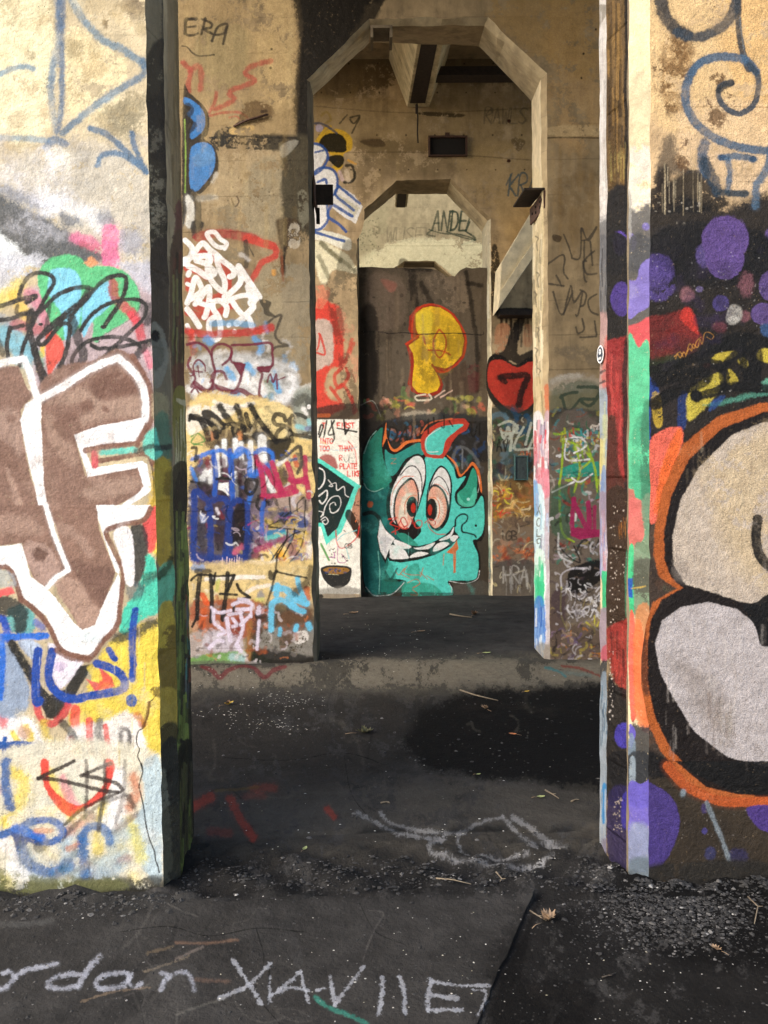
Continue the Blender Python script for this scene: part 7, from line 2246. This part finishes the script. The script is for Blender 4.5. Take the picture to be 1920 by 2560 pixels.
# angle bracket on the right reveal of the middle arch
br = empty('steel_bracket', at_y(1345, 500, 7.15), 'rusty steel angle bracket with bolt holes on the right side of the middle archway', 'bracket')
xj = R2['r'][5][0] - .012
n0, n1 = at_y(1311, 474, 6.99), at_y(1283, 522, 7.45)
zt = n0[2]
m = MB()
u0_, u1_ = at_y(1311, 474, 6.99), at_y(1362, 474, 6.99)
v0_, v1_ = at_y(1283, 522, 7.44), at_y(1325, 522, 7.44)
m.hexa([(u0_[0], 6.99, zt), (u1_[0], 6.99, zt), (v1_[0], 7.44, zt), (v0_[0], 7.44, zt), (u0_[0], 6.99, zt + .015), (u1_[0], 6.99, zt + .015), (v1_[0], 7.44, zt + .015), (v0_[0], 7.44, zt + .015)], STEEL)
m.build('horizontal_leg', br)
m = MB()
g0, g1, g2, g3 = at_y(1360, 476, 6.99), at_y(1360, 520, 6.99), at_y(1325, 563, 7.44), at_y(1324, 523, 7.44)
th = .014
m.hexa([tuple(g0), tuple(g1), tuple(g2), tuple(g3)] + [(p[0] + th, p[1], p[2]) for p in (g0, g1, g2, g3)], RUST)
vleg = m.build('vertical_leg', br)
bpy.context.view_layer.update()
for s_, t_ in ((.25, .35), (.25, .7), (.55, .35), (.55, .7), (.8, .5)):
    p_ = (g0 * (1 - t_) + g1 * t_) * (1 - s_) + (g3 * (1 - t_) + g2 * t_) * s_
    tube([(p_[0] - .008, p_[1], p_[2]), (p_[0] + .004, p_[1], p_[2])], .012, VOID, 'bolt_hole', vleg, 10)
# square plate on the left reveal
pb = empty('steel_bracket', at_y(810, 486, 7.3), 'square black steel bracket plate on the left side of the middle archway', 'bracket')
a_, b_ = at_y(790, 461, 7.3), at_y(833, 511, 7.3)
m = MB()
m.box(a_[0], b_[0], 7.3, 7.318, b_[2], a_[2], STEEL)
m.build('plate', pb, bevel=.003)
m = MB()
m.box(a_[0] - .012, a_[0] - .001, 7.1, 7.5, b_[2] - .04, a_[2] + .005, RUST)
m.build('side_leg', pb)
m = MB()
m.box(a_[0], a_[0] + .03, 7.26, 7.298, b_[2] - .17, b_[2] - .04, VOID)
m.build('bolt_lug', pb)

# chipped reinforcement on the middle wall
rb0, rb1 = at_y(584, 316, Y2 - .012), at_y(669, 286, Y2 - .02)
rb = empty('rebar', rb0, 'rusty reinforcing bar showing in the broken patch high on the middle wall', 'rebar')
tube([rb0, rb0 * .6 + rb1 * .4 + np.array([0, 0, .012]), rb1], .009, RUST, 'bar', rb)

# round sticker on the thin rear edge of the right pier
STW = simple('sticker_white', (.8, .8, .8), .4, 0, .05)
STB = simple('sticker_ink', (.03, .04, .06), .4, 0, .1)
pc, pd = np.array([*RP[4], 0]), np.array([*RP[5], 0])
ud = (pd - pc) / np.linalg.norm(pd - pc)
nd = np.array([-ud[1], ud[0], 0.])
if nd[1] > 0:
    nd = -nd
sc_ = at_plane(1505.5, 886, pc, nd)


def disc(cx, cz, rx, rz, off, mat, name, n_=20, par=None):
    m_ = MB()
    m_.face([sc_ + ud * (cx + rx * math.cos(k * 6.2832 / n_)) + np.array([0, 0, cz + rz * math.sin(k * 6.2832 / n_)]) + nd * off for k in range(n_)], mat)
    o_ = m_.build(name, par or stk, recalc=False)
    bpy.context.view_layer.update()
    return o_


stk = empty('sticker', sc_, 'round white sticker with a dark emblem on the rear edge of the right pier', 'sticker')
W_, H_ = .03, .037
sdisc = disc(0, 0, W_, H_, .009, STW, 'sticker_disc')
disc(0, 0, W_ * .8, H_ * .82, .0098, STB, 'emblem_ground', par=sdisc)
disc(0, H_ * .28, W_ * .36, H_ * .3, .0105, STW, 'emblem', par=sdisc)
for k in (-1, 1):
    disc(k * W_ * .14, H_ * .32, W_ * .09, H_ * .07, .0112, STB, 'emblem_eye', 8, sdisc)
m = MB()
for k in range(5):
    x_ = (-.42 + k * .21) * W_
    p_ = sc_ + ud * x_ + nd * .0105
    m.face([p_ + np.array([0, 0, -H_ * .58]), p_ + ud * W_ * .13 + np.array([0, 0, -H_ * .58]), p_ + ud * W_ * .13 + np.array([0, 0, -H_ * .3]), p_ + np.array([0, 0, -H_ * .3])], STW)
m.build('lettering', sdisc, recalc=False)

# ================================================================== RUBBLE, CHIPS, LEAVES, TWIGS
ng = NT('grit')
ri = ng.n('NewGeometry')
ng.l(ng.ramp(ri.outputs['Random Per Island'], [(0.0, (.010, .010, .010)), (.62, (.024, .023, .022)), (.88, (.042, .040, .038)), (.985, (.11, .105, .10)), (1.0, (.36, .35, .33))]), ng.b.inputs['Base Color'])
ng.b.inputs['Roughness'].default_value = .85
GRIT = ng.m
nc = NT('paint_chip')
ri = nc.n('NewGeometry')
nc.l(nc.ramp(ri.outputs['Random Per Island'], [(0.0, (.25, .24, .22)), (.6, (.5, .48, .44)), (.8, (.3, .27, .18)), (1.0, (.7, .68, .64))]), nc.b.inputs['Base Color'])
nc.b.inputs['Roughness'].default_value = .7
CHIP = nc.m


def groundz(x, y):
    # slab top is at 0, elsewhere the uneven floor
    ex = e0[0] + (e1[0] - e0[0]) * (e0[1] - y) / (e0[1] - e1[1])
    if y < e0[1] and x < ex:
        return 0.0
    return fz(x, y)


def rocks(name, spots, mat, flat=.6):
    V_, F_ = [], []
    for x, y, s_ in spots:
        z = groundz(x, y)
        b0 = len(V_)
        ax, ay, az = s_ * RND.uniform(.7, 1.4), s_ * RND.uniform(.7, 1.3), s_ * flat * RND.uniform(.6, 1.3)
        th = RND.uniform(0, 6.28)
        cs, sn = math.cos(th), math.sin(th)
        for (dx, dy, dz) in ((1, 0, .2), (.3, .9, .1), (-.8, .6, .3), (-.9, -.5, .1), (.2, -1, .25), (.4, .1, 1), (-.4, -.1, .9), (0, 0, -.4)):
            dx += RND.uniform(-.25, .25)
            dy += RND.uniform(-.25, .25)
            dz += RND.uniform(-.15, .15)
            V_.append((x + (dx * cs - dy * sn) * ax, y + (dx * sn + dy * cs) * ay, z + dz * az))
        for f in ((0, 1, 5), (1, 2, 6), (1, 6, 5), (2, 3, 6), (3, 4, 6), (4, 5, 6), (4, 0, 5), (0, 7, 1), (1, 7, 2), (2, 7, 3), (3, 7, 4), (4, 7, 0)):
            F_.append(tuple(b0 + k for k in f))
    me = bpy.data.meshes.new(name)
    me.from_pydata(V_, [], F_)
    me.materials.append(mat)
    o = bpy.data.objects.new(name, me)
    COL.objects.link(o)
    return o


def pxspot(px, py):
    p = at_z(px, py, 0)
    return p[0], p[1]


sp = []
for _ in range(900):                           # along the foot of the left pier
    x = RND.uniform(-1.6, -.72)
    sp.append((x, 3.1 - abs(RND.gauss(0, .07)) - .01, min(.012, RND.expovariate(1 / .0032) + .0012)))
for px, py, s_ in ((36, 2290, .016), (20, 2275, .013), (92, 2293, .015), (60, 2298, .012), (142, 2287, .008), (288, 2310, .009), (308, 2290, .009), (235, 2268, .008), (190, 2300, .006)):
    x, y = pxspot(px, py)
    sp.append((x, y, s_))
tag(rocks('gravel', sp, GRIT), 'gravel and grit along the foot of the left pier', 'gravel', kind='stuff')
sp = []
for _ in range(5200):
    px, py = RND.gauss(1700, 115), RND.gauss(2262, 52)
    if py < 2180 + (1900 - px) * .0 or py > 2400:
        continue
    x, y = pxspot(px, py)
    if y > 3.1:
        continue
    sp.append((x, y, min(.011, RND.expovariate(1 / .0022) + .001)))
for _ in range(700):
    px, py = RND.gauss(1530, 40), RND.gauss(2190, 22)
    x, y = pxspot(px, py)
    if y > 3.11 and x > .93:
        continue
    sp.append((x, y, min(.011, RND.expovariate(1 / .0028) + .001)))
for _ in range(500):
    x, y = RND.uniform(1.0, 1.7), 3.11 - abs(RND.gauss(0, .04))
    sp.append((x, y, min(.012, RND.expovariate(1 / .004) + .0015)))
tag(rocks('gravel', sp, GRIT), 'heap of dark gravel at the foot of the right pier', 'gravel', kind='stuff')
sp = []
for _ in range(2600):
    x = RND.uniform(-.76, .98)
    sp.append((x, RND.gauss(3.2, .08), min(.011, RND.expovariate(1 / .0026) + .001)))
tag(rocks('gravel', sp, GRIT), 'crumbled grit along the broken threshold between the piers', 'gravel', kind='stuff')
sp = []
for _ in range(1500):
    px, py = RND.uniform(-60, 1980), RND.uniform(2230, 2640)
    x, y = pxspot(px, py)
    if -1.6 < x < 2.2:
        sp.append((x, y, min(.006, RND.expovariate(1 / .0014) + .0008)))
for _ in range(900):
    x, y = RND.uniform(-1.0, 1.6), RND.uniform(3.4, 6.8)
    sp.append((x, y, min(.01, RND.expovariate(1 / .003) + .001)))
tag(rocks('grit', sp, GRIT), 'loose grit scattered over the dark floor', 'grit', kind='stuff')
sp = []
for cx, cy, rx, ry, n_ in ((720, 1745, 70, 18, 90), (660, 1790, 100, 12, 40), (670, 1815, 70, 14, 60), (560, 1780, 60, 14, 30), (1000, 1640, 200, 40, 60), (960, 1560, 160, 40, 40), (1250, 2140, 160, 60, 50), (700, 2100, 220, 130, 40), (1180, 1900, 200, 100, 14),
                           (900, 2420, 400, 130, 60), (1620, 2400, 220, 140, 60), (560, 1690, 80, 20, 20)):
    for _ in range(n_):
        x, y = pxspot(RND.gauss(cx, rx * .7), RND.gauss(cy, ry * .7))
        if y < 10.5 and abs(x) < 2.2:
            sp.append((x, y, RND.uniform(.0018, .0042) * (y / 3) ** .7))
tag(rocks('paint_chips', sp, CHIP, .35), 'pale flakes of paint and seed husks sprinkled on the floor', 'paint chips', kind='stuff')


def leafmesh(name, outline, curl, mat, parent, loc, size, rz, tilt=(0, 0)):
    bm = bmesh.new()
    cs, sn = math.cos(rz), math.sin(rz)
    n_ = len(outline)
    cen = bm.verts.new((0, 0, 0))
    ring1 = [bm.verts.new((x * .5, y * .5, 0)) for x, y in outline]
    ring2 = [bm.verts.new((x, y, 0)) for x, y in outline]
    for k in range(n_):
        j = (k + 1) % n_
        bm.faces.new((cen, ring1[k], ring1[j]))
        bm.faces.new((ring1[k], ring2[k], ring2[j], ring1[j]))
    for v in bm.verts:
        x, y = v.co.x, v.co.y
        z = curl * (abs(y) ** 1.5 * 1.1 + x * x * .5) + .05 + .08 * curl * math.sin(x * 7 + y * 4)
        v.co = Vector(((x * cs - y * sn) * size, (x * sn + y * cs) * size, z * size + (tilt[0] * x + tilt[1] * y) * size + abs(tilt[0]) * size * .6))
    me = bpy.data.meshes.new(name)
    bm.to_mesh(me)
    bm.free()
    me.materials.append(mat)
    for p_ in me.polygons:
        p_.use_smooth = True
    o = bpy.data.objects.new(name, me)
    COL.objects.link(o)
    o.parent = parent
    o.location = (0, 0, 0)
    return o


OVAL = [(1.0, 0), (.75, .28), (.35, .47), (-.1, .5), (-.6, .36), (-.95, .06), (-.95, -.06), (-.6, -.36), (-.1, -.5), (.35, -.47), (.75, -.28)]
LOBED = [(1.0, 0), (.7, .16), (.72, .42), (.42, .3), (.3, .62), (.05, .3), (-.2, .6), (-.35, .25), (-.7, .4), (-.7, .1), (-1.0, .05), (-1.0, -.05), (-.7, -.12), (-.66, -.42), (-.3, -.25), (-.16, -.6), (.08, -.28), (.34, -.58), (.42, -.28), (.76, -.38), (.7, -.14)]
LM = {'yellow': simple('leaf_yellow', (.62, .40, .05), .6, 0, .3, 60), 'brown': simple('leaf_brown', (.16, .09, .045), .7, 0, .5, 60), 'tan': simple('leaf_tan', (.34, .23, .14), .7, 0, .4, 60),
      'green': simple('leaf_pale_green', (.36, .40, .16), .6, 0, .3, 60), 'olive': simple('leaf_olive', (.13, .12, .05), .7, 0, .5, 50), 'orange': simple('leaf_orange', (.55, .2, .08), .6, 0, .3, 60)}
LEAVES = [(572, 1762, .036, 'yellow', OVAL, 1.0, .6, 'curled yellow leaf with brown base and long stem, near the left pier'),
          (1317, 1727, .022, 'yellow', OVAL, .4, .4, 'small bright yellow leaf near the far right of the middle archway'),
          (1212, 1772, .038, 'tan', LOBED, .9, 2.0, 'crumpled pinkish tan leaf in front of the middle archway'),
          (912, 1832, .058, 'olive', LOBED, .7, .2, 'large dull olive leaf lying beside the black patch'),
          (1282, 1838, .026, 'orange', OVAL, .5, 2.7, 'small orange leaf on the black patch'),
          (1370, 2292, .042, 'tan', LOBED, 1.0, .7, 'crumpled pale tan leaf on the dark ground right of the slab edge'),
          (762, 2115, .018, 'green', OVAL, .6, 1.2, 'tiny pale green leaf in front of the chalk drawing'),
          (1352, 1993, .022, 'green', OVAL, .6, .1, 'pale greenish leaf behind the right end of the chalk drawing'),
          (1196, 1938, .014, 'green', OVAL, .3, .3, 'tiny pale leaf at the near edge of the black patch'),
          (884, 1533, .06, 'tan', OVAL, .7, .3, 'pale folded leaf on the floor of the second bay, left side'),
          (1052, 1578, .05, 'tan', OVAL, .4, .3, 'thin tan leaf on the floor in the middle of the second bay'),
          (1216, 1631, .04, 'green', OVAL, .4, .1, 'pale leaf on the floor of the second bay near the right reveal'),
          (1790, 2366, .022, 'tan', LOBED, .8, 2.2, 'small crumpled cream leaf at the edge of the gravel heap'),
          (1186, 1537, .07, 'brown', LOBED, 1.0, 1.2, 'dark curled leaf with twigs on the floor before the green head')]
for k, (px, py, sz, colr, shp, curl, rz, lab) in enumerate(LEAVES):
    x, y = pxspot(px, py)
    z = groundz(x, y) + .003
    lf = empty('fallen_leaf', (x, y, z), lab, 'leaf', 'fallen leaves scattered on the floor')
    bl_ = leafmesh('leaf_blade', shp, curl, LM[colr], lf, (x, y, z), sz, rz)
    if shp is LOBED:
        leafmesh('leaf_fold', [(a_ * .8, b_ * .8) for a_, b_ in shp], curl * 1.4, LM[colr], lf, (x, y, z), sz * .8, rz + 1.9, (.4, .2))
    elif k == 0:
        leafmesh('leaf_base', [(a_ * .6 - .3, b_ * .7) for a_, b_ in OVAL], 1.6, LM['brown'], lf, (x, y, z), sz, rz + .5, (.7, 0))
    cs, sn = math.cos(rz + math.pi), math.sin(rz + math.pi)
    tube([(x + cs * sz * .9, y + sn * sz * .9, z + .003), (x + cs * sz * 1.5 + sn * sz * .15, y + sn * sz * 1.5, z + .005), (x + cs * sz * 2.1, y + sn * sz * 2.1, z + .002)], sz * .035, LM['tan'], 'stem', lf, 5)
TW_ = simple('dry_twig', (.20, .16, .11), .8, 0, .4, 80)
TWD = simple('dark_twig', (.05, .04, .03), .8, 0, .4, 80)
TWIGS = [((1363, 1975), (1380, 1984), (1397, 1995), TW_, 'short tan twig behind the chalk drawing'), ((1428, 2002), (1438, 1997), (1447, 1994), TW_, 'tiny forked twig near the right pier'),
         ((1090, 2195), (1130, 2203), (1178, 2214), TW_, 'long grey twig lying on the broken threshold'), ((1870, 2240), (1895, 2262), (1886, 2302), TW_, 'curved grey twig on the gravel heap at the right'),
         ((1150, 1728), (1190, 1740), (1245, 1752), TW_, 'thin bowed twig in front of the middle archway'), ((1325, 2270), (1345, 2283), (1365, 2296), TW_, 'thin twig beside the tan leaf at the slab edge'),
         ((1505, 2440), (1520, 2436), (1540, 2430), TWD, 'black twig on the ground at the lower right'), ((1240, 2178), (1255, 2186), (1250, 2190), TW_, 'pale stub of twig before the right end of the threshold'),
         ((1125, 1535), (1150, 1540), (1180, 1545), TW_, 'thin twig beside the dark leaf before the green head'), ((952, 2003), (965, 2000), (975, 2004), TW_, 'small pale husk twig above the chalk curve')]
for a_, b_, c_, mt, lab in TWIGS:
    P3 = []
    for px, py in (a_, b_, c_):
        x, y = pxspot(px, py)
        P3.append((x, y, groundz(x, y) + .006))
    d_ = np.array(P3[1])
    tw = empty('twig', P3[0], lab, 'twig', 'twigs scattered on the floor')
    sc = P3[0][1] / 3.0
    tube(P3, .0032 * sc, mt, 'twig_stem', tw, 6, .5)
    tube([P3[1], (P3[1][0] + .012 * sc, P3[1][1] - .012 * sc, P3[1][2] + .006)], .002 * sc, mt, 'side_shoot', tw, 5, .5)
